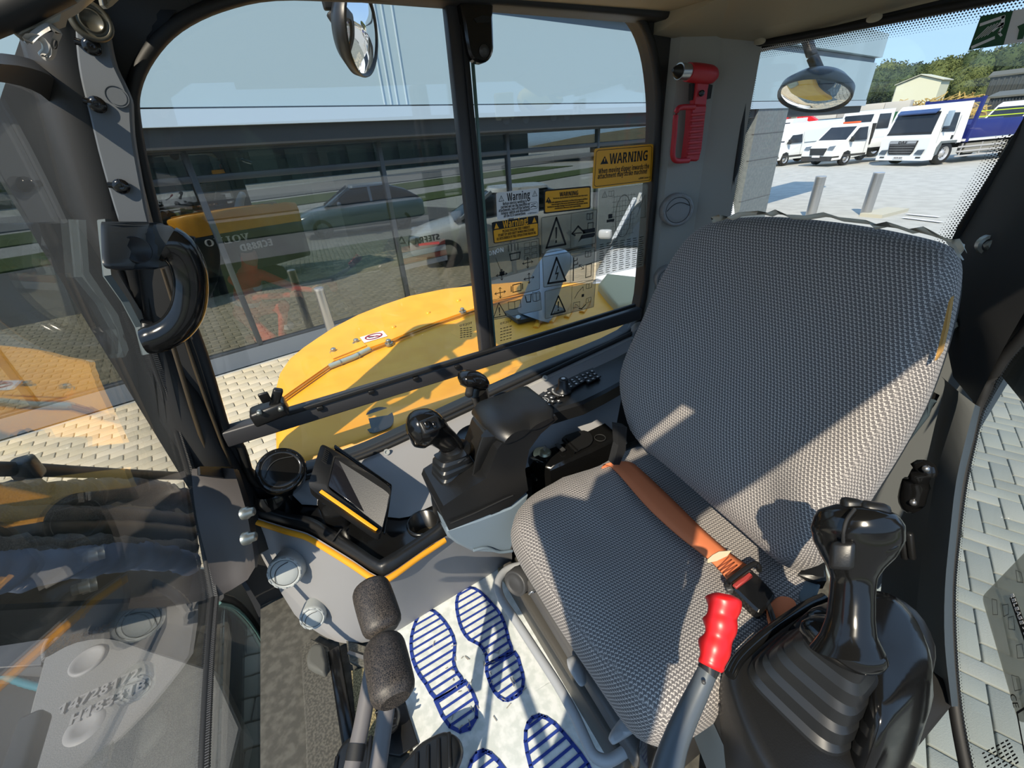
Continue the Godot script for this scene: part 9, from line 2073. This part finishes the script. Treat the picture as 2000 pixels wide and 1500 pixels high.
func showroom_people():
	# a worker in orange crouching behind the glass, working on a small machine
	var b: Vector3 = fp(0.05, YARD + 0.02, -0.62)
	var t := thing("person", "person in orange high-visibility clothing crouching behind the showroom glass by a small machine", "person", b)
	var R := V(0.984, 0, -0.177); var F := V(0.5, 0, 0.86)
	var P := func(x: float, y: float, z: float) -> Vector3: return R * x + V(0, y, 0) + F * z
	var skinm := plain(Color(0.62, 0.44, 0.35), 0.6)
	var bones := [[P.call(0, 0.46, 0), P.call(0.04, 0.72, 0.10), 0.15, 0.15], [P.call(0.04, 0.72, 0.10), P.call(0.08, 0.95, 0.2), 0.155, 0.13], [P.call(0.08, 0.95, 0.2), P.call(0.1, 1.08, 0.26), 0.07, 0.06], [P.call(0.1, 1.1, 0.28), P.call(0.11, 1.2, 0.31), 0.085, 0.09]]
	for g in [-1.0, 1.0]:
		bones.append([P.call(g * 0.16 + 0.06, 0.94, 0.2), P.call(g * 0.24 + 0.22, 0.72, 0.40), 0.065, 0.05]); bones.append([P.call(g * 0.24 + 0.22, 0.72, 0.40), P.call(g * 0.14 + 0.48, 0.66, 0.46), 0.048, 0.035])
		bones.append([P.call(g * 0.09, 0.46, 0.0), P.call(g * 0.14 + 0.12, 0.52 if g > 0 else 0.12, 0.38), 0.095, 0.07]); bones.append([P.call(g * 0.14 + 0.12, 0.52 if g > 0 else 0.12, 0.38), P.call(g * 0.12 + 0.04, 0.10, 0.30 if g > 0 else -0.05), 0.066, 0.048])
		bones.append([P.call(g * 0.12 + 0.04, 0.06, 0.28 if g > 0 else -0.06), P.call(g * 0.12 + 0.10, 0.05, 0.44 if g > 0 else 0.02), 0.05, 0.045])
	for i in bones.size(): bones[i][0] += b; bones[i][1] += b
	var s := mk(); skin(s, bones, 0.016, 0.05); put("body", s, plain(Color(0.80, 0.22, 0.10), 0.75), t)
	s = mk(); var hd := [[P.call(0.1, 1.08, 0.27), P.call(0.105, 1.14, 0.29), 0.055, 0.06], [P.call(0.108, 1.17, 0.32), P.call(0.112, 1.22, 0.32), 0.088, 0.09], [P.call(0.12, 1.17, 0.41), P.call(0.12, 1.19, 0.40), 0.014, 0.012], [P.call(0.115, 1.12, 0.37), P.call(0.115, 1.11, 0.38), 0.03, 0.025]]
	for i in hd.size(): hd[i][0] += b; hd[i][1] += b
	skin(s, hd, 0.009, 0.03); put("head", s, skinm, t)
	s = mk(); var hair := [[P.call(0.105, 1.24, 0.29), P.call(0.108, 1.25, 0.33), 0.088, 0.075]]
	for i in hair.size(): hair[i][0] += b; hair[i][1] += b
	skin(s, hair, 0.012, 0.02); put("hair", s, plain(Color(0.16, 0.11, 0.08), 0.8), t)
	for g in [-1.0, 1.0]:
		s = mk()
		var wr: Vector3 = b + P.call(g * 0.14 + 0.48, 0.66, 0.46)
		var hb := [[wr, wr + P.call(0.07, -0.01, 0.01), 0.032, 0.036]]
		for k in 4:
			var k0: Vector3 = wr + P.call(0.09, 0.02 - k * 0.018, 0.012); var k1: Vector3 = k0 + P.call(0.04, -0.012, 0.0)
			hb.append([k0, k1, 0.0095, 0.009]); hb.append([k1, k1 + P.call(0.01, -0.034 + abs(k - 1) * 0.004, 0.0), 0.009, 0.008])
		hb.append([wr + P.call(0.03, 0.03, 0.01), wr + P.call(0.08, 0.05, 0.03), 0.012, 0.009])
		skin(s, hb, 0.007, 0.012); put("hand", s, skinm, t)
	var silver := plain(gray(0.75), 0.4)
	for q in [[P.call(0.02, 0.60, 0.05), P.call(0.03, 0.66, 0.07), 0.178], [P.call(0.06, 0.82, 0.145), P.call(0.068, 0.87, 0.165), 0.162], [P.call(0.26, 0.26, 0.335), P.call(0.25, 0.20, 0.325), 0.078], [P.call(-0.03, 0.20, 0.25), P.call(-0.03, 0.17, 0.23), 0.092]]:
		s = mk(); tube(s, [b + q[0], b + q[1]], q[2], 20, 0.95); put("reflective_band", s, silver, t)
	# small wheeled machine
	t = thing("plate_compactor", "small dark wheeled machine on the showroom floor beside the crouching person", "machine", fp(0.95, YARD + 0.02, -0.9))
	bx(t, "base", V(0, 0.22, 0), V(0.8, 0.2, 0.45), plain(gray(0.14), 0.5), 0.03)
	bx(t, "engine", V(0.1, 0.42, 0), V(0.4, 0.3, 0.36), plain(gray(0.2), 0.5), 0.05)
	bx(t, "red_cowl", V(0.28, 0.50, 0.02), V(0.22, 0.16, 0.3), plain(Color(0.6, 0.13, 0.1), 0.4), 0.04)
	for x in [-0.32, 0.34]: wheel(t, V(x, 0.2, 0.24), 0.2, 0.12, plain(gray(0.4), 0.4, 0.4))
	s = mk(); tube(s, [V(-0.3, 0.3, 0), V(-0.6, 0.8, 0), V(-0.66, 0.95, 0)], 0.018, 8); put_local("handlebar", s, M.dark_metal, t)
